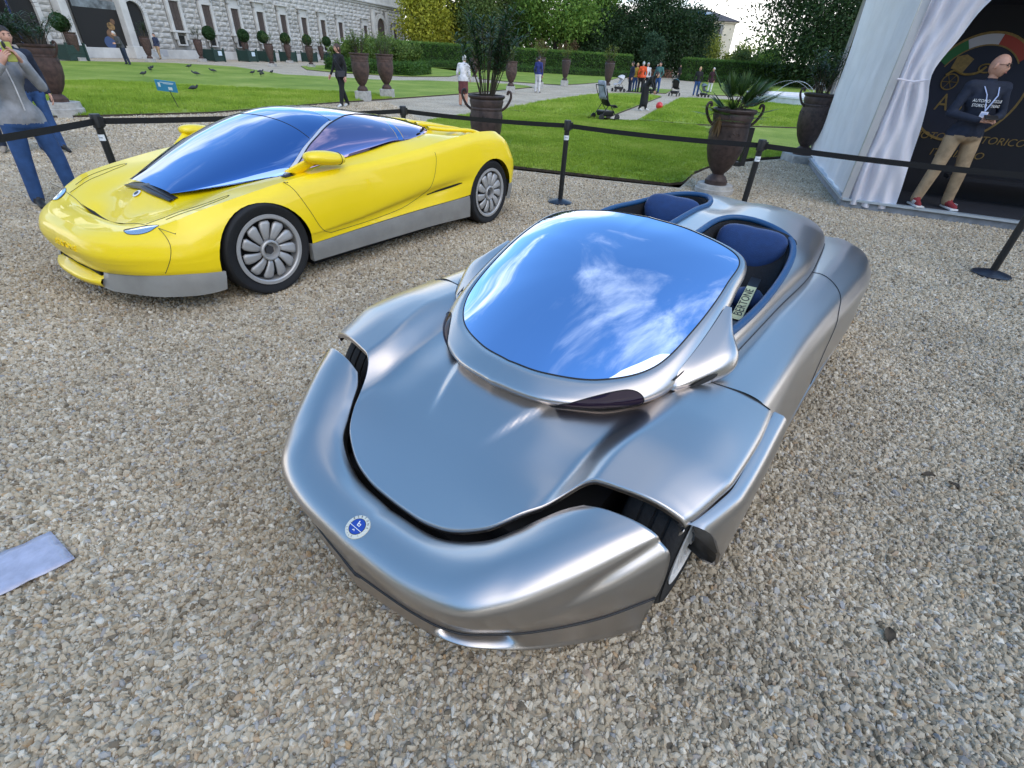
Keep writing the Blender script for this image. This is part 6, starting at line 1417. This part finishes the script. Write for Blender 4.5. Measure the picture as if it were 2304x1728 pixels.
h2, r2 = house(20.5, 176, 15, 12, 12.3, 14.8, 'far house with broad brown tiled roof between the trees', mat('pale_far_wall', (.45, .42, .38), .9), ROOFB, (-3, 1, 5), (10.2, 6.6))
for k in range(4): MB().box((-5+k*3.2, -3.6, 13.6), (.16, 8.2, .12), rx=.38).build('roof_rib', ROOFB, r2)
h3, r3 = house(52, 190, 14, 10, 6.0, 8.0, 'low pale house low on the horizon right of the golden tree', mat('pale_far_wall2', (.50, .50, .50), .9), ROOFT, (-3, 1), (4,))
# low garden wall with pots in the hedge gap
gw = MB().box((18.2, 93, .55), (9.0, .4, 1.1)).build('garden_wall', mat('terracotta_wall', (.30, .15, .10), .9, var=.3, vscale=2, bump=.4, bscale=8)); tag(gw, 'low terracotta coloured wall seen through the hedge gap', 'wall')
rl_ = empty('railing', (13.6, 90, 0), 0, 'thin dark iron railing across the hedge gap', 'railing')
for k in range(24): MB().tube([(k*.36, 0, 0), (k*.36, 0, 1.25)], .02, 4).build('baluster', POSTM, rl_)
MB().box((4.1, 0, 1.25), (8.4, .05, .05)).build('top_rail', POSTM, rl_)
# ================================================================ fountain
WHST = mat('white_marble', (.66, .67, .70), .6, var=.1, vscale=3); WATER = mat('fountain_water', (.05, .07, .09), .05, ior=1.33); JET = mat('water_jet', (.7, .74, .77), .3, alpha=.3)
fo = empty('fountain', (19.2, 36.6, 0), 0, 'low white ring fountain with thin arching jets beside the palm', 'fountain')
MB().lathe([(4.9, 0), (4.95, .34), (5.0, .36), (5.0, .46), (4.45, .46), (4.42, .40), (4.42, .0)], n=64).build('basin_ring', WHST, fo, smooth=True, auto=35)
MB().lathe([(0, .28), (4.43, .28)], n=48).build('water', WATER, fo)
for k in range(10):
    a = 2*math.pi*k/10+.2; MB().tube([(r*math.cos(a), r*math.sin(a), .3+.9*4*t*(1-t)) for t, r in ((i/14, 4.2-3.4*i/14) for i in range(15))], .011, 5).build('jet', JET, fo, smooth=True)

# ================================================================ unseen trees added behind the camera to darken the car reflections
rs = np.random.RandomState(91); C = []
for k in range(240):
    a = rs.uniform(-2.9, -.25); r_ = rs.uniform(17, 27); c = np.array([r_*math.cos(a)*1.25, r_*math.sin(a), rs.uniform(0, 1)**.8*9.5]); C.append(c+rs.normal(size=(110, 3))*np.array([1.3, 1.3, 1.0]))
C = np.concatenate(C); C = C[C[:, 2] > .1]; wd = link('woodland', leaf_cards(C, .62, rs, LF_['mid'], 'woodland', .6)); tag(wd, 'unseen belt of trees added behind the camera to darken reflections', 'woodland', kind='stuff')
# ================================================================ people
SKIN = mat('skin', (.50, .27, .19), .55, var=.06, vscale=30); SKIN2 = mat('skin_tan', (.42, .22, .15), .55); HAIRD = mat('dark_hair', (.018, .012, .010), .6, bump=.5, bscale=120); HAIRG = mat('grey_hair', (.45, .44, .42), .7, bump=.5, bscale=120); HAIRB = mat('blond_hair', (.42, .28, .11), .6, bump=.5, bscale=120); EYEM = mat('eye_dark', (.02, .015, .012), .2); LIPM = mat('lip', (.36, .13, .11), .5); BROW = mat('brow', (.05, .035, .028), .8)
def cloth(name, c, **k): return mat(name, c, .85, var=.22, vscale=7, bump=.9, bscale=11, **k)
def seg_d(Pt, a, b, ra, rb):
    ab = b-a; L2 = max((ab*ab).sum(), 1e-9); t = np.clip(((Pt-a)@ab)/L2, 0, 1); return np.linalg.norm(Pt-(a+t[:, None]*ab), axis=1)-(ra+(rb-ra)*t)
def head_mesh(m, c, s, yaw, tilt=0.0, mats=(1, 2, 3, 4), female=False):
    """c head centre; faces -Y before yaw. mats: skin, eye, lip, brow slot numbers"""
    Mh = Matrix.Rotation(yaw, 3, 'Z') @ Matrix.Rotation(tilt, 3, 'X'); rows = []; n, k = 22, 18
    for i in range(k+1):
        th = math.pi*i/k; row = []
        for j in range(n):
            a = 2*math.pi*j/n; x, y, z = math.sin(th)*math.cos(a), math.sin(th)*math.sin(a), math.cos(th)
            X, Y, Z_ = .076*x, .098*y, .118*z
            if z < 0: X *= 1-.30*z*z; Y = Y*(1-.10*z*z)-(.012*(-z) if y < 0 else 0)     # jaw narrows
            f = max(0, -y)
            if f > .3:
                Y += -.030*math.exp(-(x/.16)**2-((z+.18)/.20)**2)*f          # nose
                Y += .012*math.exp(-((abs(x)-.36)/.16)**2-((z-.06)/.12)**2)*f   # eye sockets
                Y += -.006*math.exp(-((z+.52)/.12)**2-(x/.3)**2); Y += -.010*math.exp(-((z+.88)/.14)**2-(x/.35)**2)
            row.append(tuple(Vector(c)+(Mh @ Vector((X, Y, Z_)))*s))
        rows.append(row)
    m.cur = mats[0]; m.grid(rows, cv=True)
    for sg in (1, -1):
        m.cur = mats[0]; m.ell(tuple(Vector(c)+(Mh @ Vector((sg*.078, .008, -.005)))*s), (.012*s, .02*s, .034*s), 8, 6, Mh)
        m.cur = mats[1]; m.ell(tuple(Vector(c)+(Mh @ Vector((sg*.030, -.083, .008)))*s), (.012*s, .007*s, .007*s), 8, 5, Mh)
        m.cur = mats[3]; m.ell(tuple(Vector(c)+(Mh @ Vector((sg*.031, -.090, .030)))*s), (.019*s, .006*s, .005*s), 8, 4, Mh)
    m.cur = mats[2]; m.ell(tuple(Vector(c)+(Mh @ Vector((0, -.097, -.062)))*s), (.024*s, .007*s, .007*s), 8, 4, Mh)
    return Mh
def hair_mesh(c, s, Mh, style):
    m = MB(); rows = []; n, k = 22, 14
    low = {'short': .62, 'long': .95, 'bob': .85, 'bald': .0}[style]
    for i in range(k+1):
        row = []
        for j in range(n):
            a = 2*math.pi*j/n; front = max(0, -math.sin(a)); lim = math.pi*(low-(low-.33)*front**.6); th = lim*i/k
            x, y, z = math.sin(th)*math.cos(a), math.sin(th)*math.sin(a), math.cos(th); g = 1.09+.02*math.sin(7*a)+.015*math.sin(13*a+3*th)
            row.append(tuple(Vector(c)+(Mh @ Vector((.076*x*g, .100*y*g+.004, .118*z*g)))*s))
        rows.append(row)
    m.grid(rows, cv=True)
    if style == 'long':
        rows = []
        for i in range(9):
            t = i/8; w = .085*(1-.25*t)*(1+.1*math.sin(t*9)); rows.append([tuple(Vector(c)+(Mh @ Vector((w*math.cos(a), .055+.045*math.sin(a)*(1-.3*t)+.02*t, .02-.30*t)))*s) for a in np.linspace(0, 2*math.pi, 12, endpoint=False)])
        m.grid(rows, cv=True)
    return m
def hand(m, w, d, up, s, slot, curl=.5, left=False):
    """wrist w, pointing d, back of hand 'up': palm plus five separate bent fingers"""
    w, d, up = Vector(w), Vector(d).normalized(), Vector(up); side = d.cross(up).normalized(); up = side.cross(d).normalized(); m.cur = slot
    rows = []
    for t, wd, th in ((-.01, .026, .020), (.02, .032, .019), (.055, .041, .016), (.085, .040, .013), (.093, .030, .008)):
        rows.append([tuple(w+(d*t+side*wd*math.cos(a)+up*th*math.sin(a))*s) for a in np.linspace(0, 2*math.pi, 10, endpoint=False)])
    m.grid(rows, cv=True)
    for k, (off, ln) in enumerate(((-.030, .068), (-.010, .078), (.010, .073), (.029, .056))):
        p0 = w+(d*.082+side*off)*s; dd = d.copy(); pts = [p0]
        for q in range(3):
            dd = (dd-up*math.tan(curl*.55)).normalized() if q else (dd-up*curl*.25).normalized(); pts.append(pts[-1]+dd*ln*s*(.42, .33, .25)[q])
        m.tube(pts, [.0092*s, .0088*s, .008*s, .006*s], 7)
    sg = -1 if left else 1
    p0 = w+(d*.022-side*.032*sg)*s; m.tube([p0, p0+(d*.03-side*.022*sg-up*.010)*s, p0+(d*.058-side*.022*sg-up*.02)*s, p0+(d*.078-side*.014*sg-up*.026)*s], [.013*s, .0115*s, .010*s, .007*s], 7)
def person(label, loc, rz, pose, cols, h=1.74, vox=.022, hair='short', hairm=None, detail=False, skirt=None, coat=None, head_yaw=0., head_tilt=0., bulk=1.0, skin=None):
    """pose: joint overrides; cols: dict top,legs,shoe; one continuous remeshed body + head in one mesh"""
    o = empty('person', loc, rz, label, 'person', 'visitors in the garden'); k = h/1.75; skin = skin or SKIN
    J = dict(pel=(0, 0, .95), che=(0, -.01, 1.28), nek=(0, .01, 1.47), hea=(0, -.015, 1.625), sl=(.185, 0, 1.41), sr=(-.185, 0, 1.41), el=(.25, .03, 1.13), er=(-.25, .03, 1.13), wl=(.24, -.06, .88), wr=(-.24, -.06, .88), hl=(.095, 0, .92), hr=(-.095, 0, .92), kl=(.11, -.01, .50), kr=(-.11, -.01, .50), al=(.115, .02, .09), ar=(-.115, .02, .09), tl=(.13, -.13, .035), tr=(-.13, -.13, .035))
    J.update(pose); J = {a: np.array(b, float) for a, b in J.items()}; b_ = bulk
    C = [('pel', 'che', .135*b_, .150*b_, 0), ('che', 'che', .155*b_, .155*b_, 0), ('sl', 'sr', .075*b_, .075*b_, 0), ('che', 'sl', .11*b_, .07*b_, 0), ('che', 'sr', .11*b_, .07*b_, 0), ('che', 'nek', .09, .06, 0), ('nek', 'hea', .052, .052, 3),
     ('sl', 'el', .062*b_, .048*b_, 0), ('el', 'wl', .047*b_, .036*b_, 0), ('sr', 'er', .062*b_, .048*b_, 0), ('er', 'wr', .047*b_, .036*b_, 0),
     ('pel', 'hl', .135*b_, .10*b_, 1), ('pel', 'hr', .135*b_, .10*b_, 1), ('hl', 'kl', .098*b_, .072*b_, 1), ('kl', 'al', .072*b_, .060*b_, 1), ('hr', 'kr', .098*b_, .072*b_, 1), ('kr', 'ar', .072*b_, .060*b_, 1), ('al', 'tl', .042, .034, 2), ('ar', 'tr', .042, .034, 2)]
    caps = [(J[a], J[b], ra, rb, tg) for a, b, ra, rb, tg in C]
    if coat is not None:
        lo = J['pel']+np.array([0, 0, -(coat-0.0)]); caps += [(J['pel']+np.array([.04, 0, 0]), lo+np.array([.05, 0, 0]), .15*b_, .155*b_, 0), (J['pel']-np.array([.04, 0, 0]), lo-np.array([.05, 0, 0]), .15*b_, .155*b_, 0)]
    if skirt is not None:
        lo = (J['kl']+J['kr'])/2+np.array([0, 0, -skirt]); caps += [(J['pel'], lo+np.array([.07, 0, 0]), .16, .17, 4), (J['pel'], lo-np.array([.07, 0, 0]), .16, .17, 4)]
    m = MB()
    for a, b, ra, rb, tg in caps:
        a, b = Vector(a*k), Vector(b*k)
        if (b-a).length < .01: m.ell(tuple(a), (ra*k*1.05, ra*k*.82, ra*k*1.1), 12, 8); continue
        d = (b-a).normalized(); fl = .78 if tg in (0, 4) and ra > .1 else 1.0; pts = [a-d*ra*k*.9, a-d*ra*k*.5, a, b, b+d*rb*k*.5, b+d*rb*k*.9]; m.tube(pts, [ra*k*.35, ra*k*.85, ra*k, rb*k, rb*k*.85, rb*k*.35], 12, flat=fl if abs(d.z) > .5 else 1.0)
    t = m.build('tmp', SKIN); md = t.modifiers.new('r', 'REMESH'); md.mode = 'VOXEL'; md.voxel_size = vox; sm = t.modifiers.new('s', 'SMOOTH'); sm.iterations = 5; sm.factor = .5
    dg = bpy.context.evaluated_depsgraph_get(); me = bpy.data.meshes.new_from_object(t.evaluated_get(dg)); bpy.data.objects.remove(t)
    nv = len(me.vertices); V = np.zeros(nv*3); me.vertices.foreach_get('co', V); V = V.reshape(-1, 3); F = [tuple(p_.vertices) for p_ in me.polygons]; cen = np.array([V[list(f)].mean(0) for f in F])
    D = np.stack([seg_d(cen, a*k, b*k, ra*k, rb*k) for a, b, ra, rb, tg in caps], 1); tags = np.array([c[4] for c in caps])
    bias = np.where(tags == 1, .012, 0)+np.where(tags == 4, .004, 0)+np.where(tags == 3, .01, 0); tg = tags[(D+bias).argmin(1)]
    arm = np.array([a in ('sl', 'el', 'sr', 'er') and b in ('el', 'wl', 'er', 'wr') for a, b, *_ in C]+[False]*(len(caps)-len(C)))
    isarm = arm[(D+bias).argmin(1)]; hem = (J['pel'][2]-.045-(coat or 0))*k+.003*np.sin(cen[:, 0]*40)
    tg = np.where((tg == 0) & ~isarm & (cen[:, 2] < hem), 4 if skirt is not None else 1, tg); tg = np.where(((tg == 1) | (tg == 4)) & (cen[:, 2] > hem), 0, tg)
    bpy.data.meshes.remove(me)
    mb = MB(); mb.v = [tuple(q) for q in V]; mb.f = F; mb.m = [int(q) for q in tg]
    mats = [cols['top'], cols['legs'], cols['shoe'], skin, cols.get('skirt', cols['legs']), EYEM, LIPM, BROW]
    Mh = head_mesh(mb, J['hea']*k+np.array([0, 0, .012]), k, head_yaw, head_tilt, (3, 5, 6, 7))
    for sd_, lf in (('l', True), ('r', False)):
        wv = J['w'+sd_]*k; ev = J['e'+sd_]*k; dv = Vector(wv-ev).normalized(); up = Vector(pose.get('up'+sd_, (1 if lf else -1, 0, .2))) if True else None
        hd = Vector(pose['hd'+sd_]).normalized() if 'hd'+sd_ in pose else dv
        hand(mb, Vector(wv)+hd*.02, hd, up, k, 3, pose.get('curl', .5), lf)
    bo = mb.build('body', mats, o, smooth=True)
    for kx in ('up', ): pass
    if hair != 'bald':
        hair_mesh(J['hea']*k+np.array([0, 0, .014]), k, Mh, hair).build('hair', hairm or HAIRD, o, smooth=True)
    return o, J, k, Mh
class PoseDict(dict):
    pass
def P_(**k): return k
_jk = ('pel', 'che', 'nek', 'hea', 'sl', 'sr', 'el', 'er', 'wl', 'wr', 'hl', 'hr', 'kl', 'kr', 'al', 'ar', 'tl', 'tr')
_person = person
def person(label, loc, rz, pose, cols, **kw):
    extra = {a: b for a, b in pose.items() if a not in _jk}; base = {a: b for a, b in pose.items() if a in _jk}
    class PD(dict): pass
    d = PD(base); d_get = extra
    p2 = dict(base)
    global _extra; _extra = extra
    return _person2(label, loc, rz, p2, extra, cols, **kw)
import types as _t
def _person2(label, loc, rz, base, extra, cols, **kw):
    class Pose(dict):
        def get(self, a, dft=None): return extra.get(a, dft)
        def __contains__(self, a): return a in extra
        def __getitem__(self, a): return extra[a] if a in extra else dict.__getitem__(self, a)
    return _person(label, loc, rz, Pose(base), cols, **kw)
NAVY = cloth('navy_cloth', (.010, .016, .035)); BLK = cloth('black_cloth', (.008, .008, .009)); JEAN = cloth('blue_denim', (.022, .065, .18)); JEAND = cloth('dark_denim', (.014, .022, .045)); GREYF = cloth('grey_fleece', (.26, .26, .27)); CHINO = cloth('tan_chino', (.30, .215, .13)); WHT = cloth('white_cloth', (.60, .58, .58)); ORG = cloth('orange_jacket', (.60, .075, .015)); TEAL = cloth('teal_jumper', (.05, .14, .13)); BURG = cloth('burgundy_coat', (.035, .008, .014)); YELC = cloth('yellow_shirt', (.45, .27, .03)); RSHOE = mat('red_suede', (.22, .020, .025), .8); BSHOE = mat('black_shoe', (.012, .012, .013), .6); WSHOE = mat('white_trainer', (.6, .6, .6), .6); TSHOE = mat('tan_shoe', (.30, .25, .20), .8); FLOR = cloth('dark_red_floral', (.11, .03, .03)); PINK = cloth('pink_scarf', (.55, .03, .12))
# ---- man in the marquee doorway, facing out and looking to the right
mloc = Vector((4.75, 7.65, .13))+TF*1.06+TS*.17; mrz = math.atan2(TF.y, TF.x)+.25
man, J, k, Mh = person('bald bearded man in navy sweatshirt and tan trousers standing in the tent doorway', tuple(mloc), mrz, dict(hl=(.10, 0, .92), hr=(-.10, 0, .92), kl=(.15, -.04, .50), kr=(-.14, -.03, .50), al=(.20, .0, .085), ar=(-.19, .0, .085), tl=(.25, -.15, .035), tr=(-.20, -.16, .035), el=(.285, -.02, 1.13), er=(-.285, -.02, 1.12), wl=(.10, -.25, 1.10), wr=(-.06, -.25, 1.075), hdl=(-.7, -.45, .05), hdr=(.75, -.4, .05), upl=(.2, -.6, .8), upr=(-.2, -.6, .8), curl=.7), dict(top=NAVY, legs=CHINO, shoe=RSHOE), h=1.80, vox=.013, hair='bald', head_yaw=.75, head_tilt=.05, bulk=1.08, coat=.02)
fr = Matrix.Translation(Vector(J['hea']*k)+Vector((0, 0, .012))) @ Mh.to_4x4()
gl = MB()
for sg in (1, -1): gl.tube([tuple(fr @ Vector((sg*.034+.026*math.cos(a), -.104, .012+.019*math.sin(a)))) for a in np.linspace(0, 2*math.pi, 17)], .0028, 5); gl.tube([tuple(fr @ Vector((sg*.058, -.10, .016))), tuple(fr @ Vector((sg*.082, -.02, .016)))], .0025, 4)
gl.tube([tuple(fr @ Vector((-.009, -.106, .014))), tuple(fr @ Vector((.009, -.106, .014)))], .0025, 4); gl.build('glasses', INK, man, smooth=True)
def chest_pt(x, z, lift=.0):  # front of chest
    y = -.148*math.sqrt(max(.05, 1-(x/.24)**2))-.012-lift; return Vector((x*k, y*k, z*k))
LANY = mat('lanyard_blue', (.35, .42, .62), .7); la = MB()
for sg in (1, -1): la.tube([tuple(Vector((sg*.075, .02, 1.47))*k), tuple(Vector((sg*.082, -.07, 1.43))*k), tuple(chest_pt(sg*.06, 1.34, .012)), tuple(chest_pt(0, 1.17, .02))], .0075, 6, flat=.35)
la.build('lanyard', LANY, man, smooth=True); bdg = MB().box(tuple(chest_pt(.0, 1.115, .025)), (.085, .006, .105), ry=.05).build('name_badge', mat('badge_card', (.60, .62, .74), .5), man); MB().box(tuple(chest_pt(.0, 1.135, .030)), (.06, .003, .03), ry=.05).build('badge_print', LANY, bdg)
def chest_text(s_, x, z, size): return text('shirt_text', s_, size, frame(tuple(chest_pt(x, z, .012)), (1, .0, 0), (0, 0.1, 1)), WHITE_INK, man, squeeze=.92)
# lettering follows the chest: one piece per word half so that it bends round the body
for w_, xs, z in (('AUTOMO', -.085, 1.275), ('TOCLUB', .092, 1.275), ('STORICO', -.085, 1.225), ('ITALIANO', .092, 1.225)):
    tx = Vector((1, .55*(1 if xs > 0 else -1), 0)); cpt = chest_pt(xs, z, .016); text('shirt_text', w_, .046, frame(tuple(cpt), tx, (0, .05, 1)), WHITE_INK, man, squeeze=.86 if len(w_) < 7 else .76)
ph = MB().box((0.02*k, -.33*k, 1.115*k), (.15, .085, .012), rx=.5).build('phone', BLACK, man, bevel=.004)
for sx in (.225, -.195):
    MB().box((sx*k, -.07*k, .018), (.105, .29, .024)).build('shoe_sole', WSHOE, man, bevel=.008)
    for q in range(3): MB().box((sx*k+(.05 if sx > 0 else -.05), (-.06-.03*q)*k, .062), (.006, .012, .045), rx=.5).build('shoe_stripe', WSHOE, man)
# ---- man photographing at the left edge
ploc = (-5.12, 5.42, 0)
pho, J, k, Mh = person('person in grey fleece and jeans holding a yellow phone up at the left edge', ploc, R(62), dict(kl=(.15, -.03, .50), kr=(-.13, .03, .50), al=(.17, .0, .09), ar=(-.16, .06, .09), tl=(.20, -.15, .035), tr=(-.19, -.10, .035), el=(.23, -.16, 1.17), er=(-.25, -.14, 1.15), wl=(.10, -.30, 1.38), wr=(-.07, -.30, 1.36), hdl=(-.35, -.35, .75), hdr=(.35, -.4, .75), upl=(.8, -.3, .3), upr=(-.8, -.3, .3), curl=.85, hea=(0, -.03, 1.625)), dict(top=GREYF, legs=JEAN, shoe=BSHOE), h=1.70, vox=.013, hair='long', coat=.06, bulk=1.06, head_tilt=.08)
MB().box((.015*k, -.345*k, 1.47*k), (.078, .012, .155), rx=-.06).build('phone', mat('phone_yellow_green', (.34, .36, .05), .3), pho, bevel=.006); MB().ell((-.005*k, -.356*k, 1.525*k), (.014, .004, .03), 8, 6).build('phone_camera', BLACK, pho)
MB().tube([(0, -.175*k, .97*k), (0, -.185*k, 1.2*k), (0, -.15*k, 1.40*k)], .006, 5).build('zip', WHT, pho); MB().ell((0, -.12*k, 1.43*k), (.075, .05, .06), 12, 8).build('scarf', PINK, pho, smooth=True)
for x, y, rz_, lb, c_, sh_ in ((-7.95, 8.05, R(40), 'visitor in dark trousers and beige shoes hidden behind the photographer', NAVY, TSHOE), (-7.45, 8.2, R(60), 'visitor in jeans and black trainers hidden behind the photographer', NAVY, BSHOE)):
    person(lb, (x, y, 0), rz_, dict(al=(.13, -.05, .09), tl=(.15, -.2, .035)), dict(top=c_, legs=JEAND if sh_ is TSHOE else JEAN, shoe=sh_), h=1.62, vox=.022)
# ---- woman in black walking to the left
wo, J, k, Mh = person('woman in black jacket and leggings with dark handbag walking by the urns', (-5.9, 17.75, 0), R(-38), dict(kl=(.10, -.10, .50), al=(.10, -.16, .09), tl=(.11, -.31, .04), kr=(-.09, .06, .50), ar=(-.10, .22, .10), tr=(-.11, .10, .035), el=(.25, .06, 1.14), wl=(.27, .0, .90), er=(-.27, -.04, 1.13), wr=(-.30, -.16, .92)), dict(top=BLK, legs=BLK, shoe=WSHOE), h=1.68, vox=.02, hair='long', hairm=mat('brown_hair', (.05, .025, .018), .6), coat=.05, bulk=1.05)
MB().box((.22, -.12, .92), (.10, .26, .16)).tube([(.2, -.05, 1.0), (.05, -.14, 1.25), (-.1, -.05, 1.42)], .008, 5).build('handbag', mat('navy_handbag', (.012, .012, .025), .4), wo, bevel=.02)
# ---- old woman seen from behind
ow, J, k, Mh = person('old woman with white hair and pale jacket walking away beside the oleander urn', (-2.4, 20.6, 0), R(168), dict(che=(0, -.06, 1.24), nek=(0, -.11, 1.42), hea=(0, -.17, 1.55), sl=(.18, -.06, 1.36), sr=(-.18, -.06, 1.36), el=(.25, -.02, 1.08), er=(-.25, -.02, 1.08), wl=(.22, -.18, .92), wr=(-.22, -.18, .92)), dict(top=WHT, legs=SKIN2, shoe=BSHOE, skirt=FLOR), h=1.64, vox=.022, hair='short', hairm=HAIRG, skirt=-.08, coat=.05, bulk=1.1)
bl, *_ = person('person in dark blue top hidden behind the oleander', (.45, 31.5, 0), R(150), {}, dict(top=cloth('royal_blue', (.02, .03, .15)), legs=WHT, shoe=BSHOE), h=1.7, vox=.03)
# ---- two visitors at the palace door
person('man in dark jacket and white cap stooping on the lawn by the palace poster', (-25.2, 35.6, 0), R(-30), dict(che=(0, -.10, 1.26), nek=(0, -.18, 1.44), hea=(0, -.24, 1.58), sl=(.19, -.12, 1.38), sr=(-.19, -.12, 1.38), el=(.24, -.16, 1.10), er=(-.24, -.16, 1.10), wl=(.12, -.32, 1.1), wr=(-.12, -.32, 1.1), kl=(.16, 0, .5), al=(.22, .05, .09), tl=(.24, -.1, .03)), dict(top=cloth('khaki_jacket', (.06, .06, .065)), legs=JEAND, shoe=BSHOE), h=1.76, vox=.03, hairm=HAIRG, bulk=1.12)
person('man in blue padded jacket and beige trousers by the arched palace door', (-30.6, 47.4, 0), R(-10), dict(kl=(.12, -.12, .5), al=(.12, -.12, .09), tl=(.12, -.26, .03), kr=(-.1, .05, .5), ar=(-.1, .16, .09), tr=(-.1, .04, .03)), dict(top=cloth('blue_padded', (.02, .03, .07)), legs=CHINO, shoe=BSHOE), h=1.78, vox=.03, bulk=1.1)
# ---- family group on the path
person('woman in long navy coat at the left of the family group', (6.75, 38.5, 0), R(-70), {}, dict(top=NAVY, legs=JEAND, shoe=BSHOE), h=1.72, vox=.03, hair='long', coat=.30, hairm=HAIRD)
person('person in mustard yellow shirt half hidden in the family group', (7.15, 39.0, 0), R(-40), {}, dict(top=YELC, legs=JEAN, shoe=BSHOE), h=1.66, vox=.03, hairm=HAIRB)
person('man in bright orange jacket seen from behind in the family group', (7.45, 38.6, 0), R(170), dict(er=(-.28, -.04, 1.14)), dict(top=ORG, legs=BLK, shoe=BSHOE), h=1.76, vox=.03, hairm=HAIRG, bulk=1.1, coat=.04)
person('white haired person behind the man in orange', (8.0, 39.8, 0), R(0), {}, dict(top=WHT, legs=BLK, shoe=BSHOE), h=1.72, vox=.03, hairm=HAIRG)
person('man with glasses in teal jumper standing right of the family group', (8.7, 39.2, 0), R(-40), dict(el=(.30, .02, 1.16), wl=(.20, -.02, .96), er=(-.32, .02, 1.16), wr=(-.36, .0, .95), kl=(.13, 0, .5), al=(.15, 0, .09), tl=(.17, -.15, .03)), dict(top=TEAL, legs=JEAN, shoe=BSHOE), h=1.80, vox=.03, hairm=HAIRD, bulk=1.1)
person('girl in long black dress bending forward to the red ball', (4.75, 23.4, 0), R(62), dict(che=(0, -.20, 1.20), nek=(0, -.32, 1.32), hea=(0, -.42, 1.40), sl=(.16, -.24, 1.28), sr=(-.16, -.24, 1.28), el=(.18, -.34, 1.04), er=(-.18, -.34, 1.04), wl=(.08, -.42, .82), wr=(-.08, -.42, .82), kl=(.12, -.06, .5), al=(.14, -.12, .09), tl=(.15, -.28, .03), ar=(-.12, .10, .09), tr=(-.12, -.05, .03)), dict(top=BLK, legs=BLK, shoe=WSHOE, skirt=BLK), h=1.60, vox=.024, hair='long', hairm=HAIRD, skirt=.18)
person('blond child in black graphic sweater standing behind the fan palm', (11.05, 38.0, 0), R(-20), dict(kl=(.13, -.05, .5), al=(.12, .05, .09)), dict(top=BLK, legs=JEAN, shoe=BSHOE), h=1.66, vox=.03, hair='bob', hairm=HAIRB)[0]
person('woman in burgundy coat and white hood with red shoulder bag', (14.0, 44.6, 0), R(-30), {}, dict(top=BURG, legs=WHT, shoe=BSHOE), h=1.66, vox=.03, hair='bob', hairm=WHT, coat=.2)
person('person in navy with white cap sitting far off by the garden wall', (17.8, 82.0, 0), R(0), {}, dict(top=NAVY, legs=NAVY, shoe=BSHOE), h=1.70, vox=.04, hairm=HAIRG)
person('person in black standing far off in the hedge gap', (19.6, 76.5, 0), R(20), {}, dict(top=BLK, legs=BLK, shoe=BSHOE), h=1.78, vox=.04)
# ================================================================ push chairs
def stroller(x, y, rz, label, cc, cs, s=1.0, tall=False):
    o = empty('push_chair', (x, y, .0), rz, label, 'push chair', 'push chairs on the garden path'); fm = POSTM
    for sx in (-.22, .22):
        MB().tube(crs([(sx*s, .38*s, 1.02*s), (sx*s, .22*s, .72*s), (sx*s, -.30*s, .12*s)], 5), .013*s, 6).build('frame_tube', fm, o, smooth=True); MB().tube([(sx*s, .05*s, .50*s), (sx*s, .32*s, .12*s)], .012*s, 6).build('frame_tube', fm, o, smooth=True)
        for yy in (-.32, .32): MB().lathe([(.02*s, -.02*s), (.095*s, -.02*s), (.105*s, 0), (.095*s, .02*s), (.02*s, .02*s)], c=(sx*s*1.1, yy*s, .105*s), n=16, M=Matrix.Rotation(R(90), 3, 'Y')).build('wheel', BLACK, o, smooth=True, auto=40)
    MB().tube([(-.22*s, .38*s, 1.02*s), (.22*s, .38*s, 1.02*s)], .016*s, 6).build('handle', fm, o)
    g = [[(sx*.19*s, q[0]*s, q[1]*s+.03*abs(sx)*s) for sx in (-1, -.5, 0, .5, 1)] for q in crs([(-.32, .36), (-.20, .42), (.0, .42), (.10, .55), (.22, .90)], 4)]; MB().grid(g).build('seat', cs, o, smooth=True, solid=.03*s)
    MB().box((0, .02*s, .22*s), (.38*s, .42*s, .16*s), taper=1.15).build('basket', BLACK, o, bevel=.03)
    if tall: 
        g = [[(sx*.20*s, (.20+.14*t-.05*math.cos(sx*1.5))*s, (.62+.52*t)*s) for sx in np.linspace(-1, 1, 7)] for t in np.linspace(0, 1, 6)]; MB().grid(g).build('canopy', cc, o, smooth=True, solid=.03)
    else:
        g = [[(.22*s*math.cos(a), (.16-.34*math.sin(t)*math.sin(a))*s, (.70+.24*math.cos(t)*math.sin(a)+.02)*s) for a in np.linspace(0, math.pi, 11)] for t in np.linspace(-.5, 1.1, 7)]; MB().grid(g).build('canopy', cc, o, smooth=True, solid=.012)
    return o
stroller(2.58, 18.5, R(118), 'empty black push chair with raised pale canopy on the lawn edge', cloth('pale_grey_canopy', (.36, .38, .44)), BLACK, .98, True)
stroller(9.35, 36.7, R(150), 'teal and black push chair standing alone on the path', cloth('teal_canopy', (.02, .08, .10)), BLACK, 1.0)
stroller(5.95, 38.2, R(-70), 'white push chair beside the family group', cloth('white_canopy', (.55, .55, .58)), cloth('white_seat', (.5, .5, .53)), 1.0); stroller(8.2, 38.3, R(20), 'dark push chair partly hidden behind the girl in black', BLACK, BLACK, .9); stroller(11.5, 37.6, R(40), 'small grey push chair by the blond child', cloth('grey_canopy2', (.10, .14, .17)), BLACK, .8)
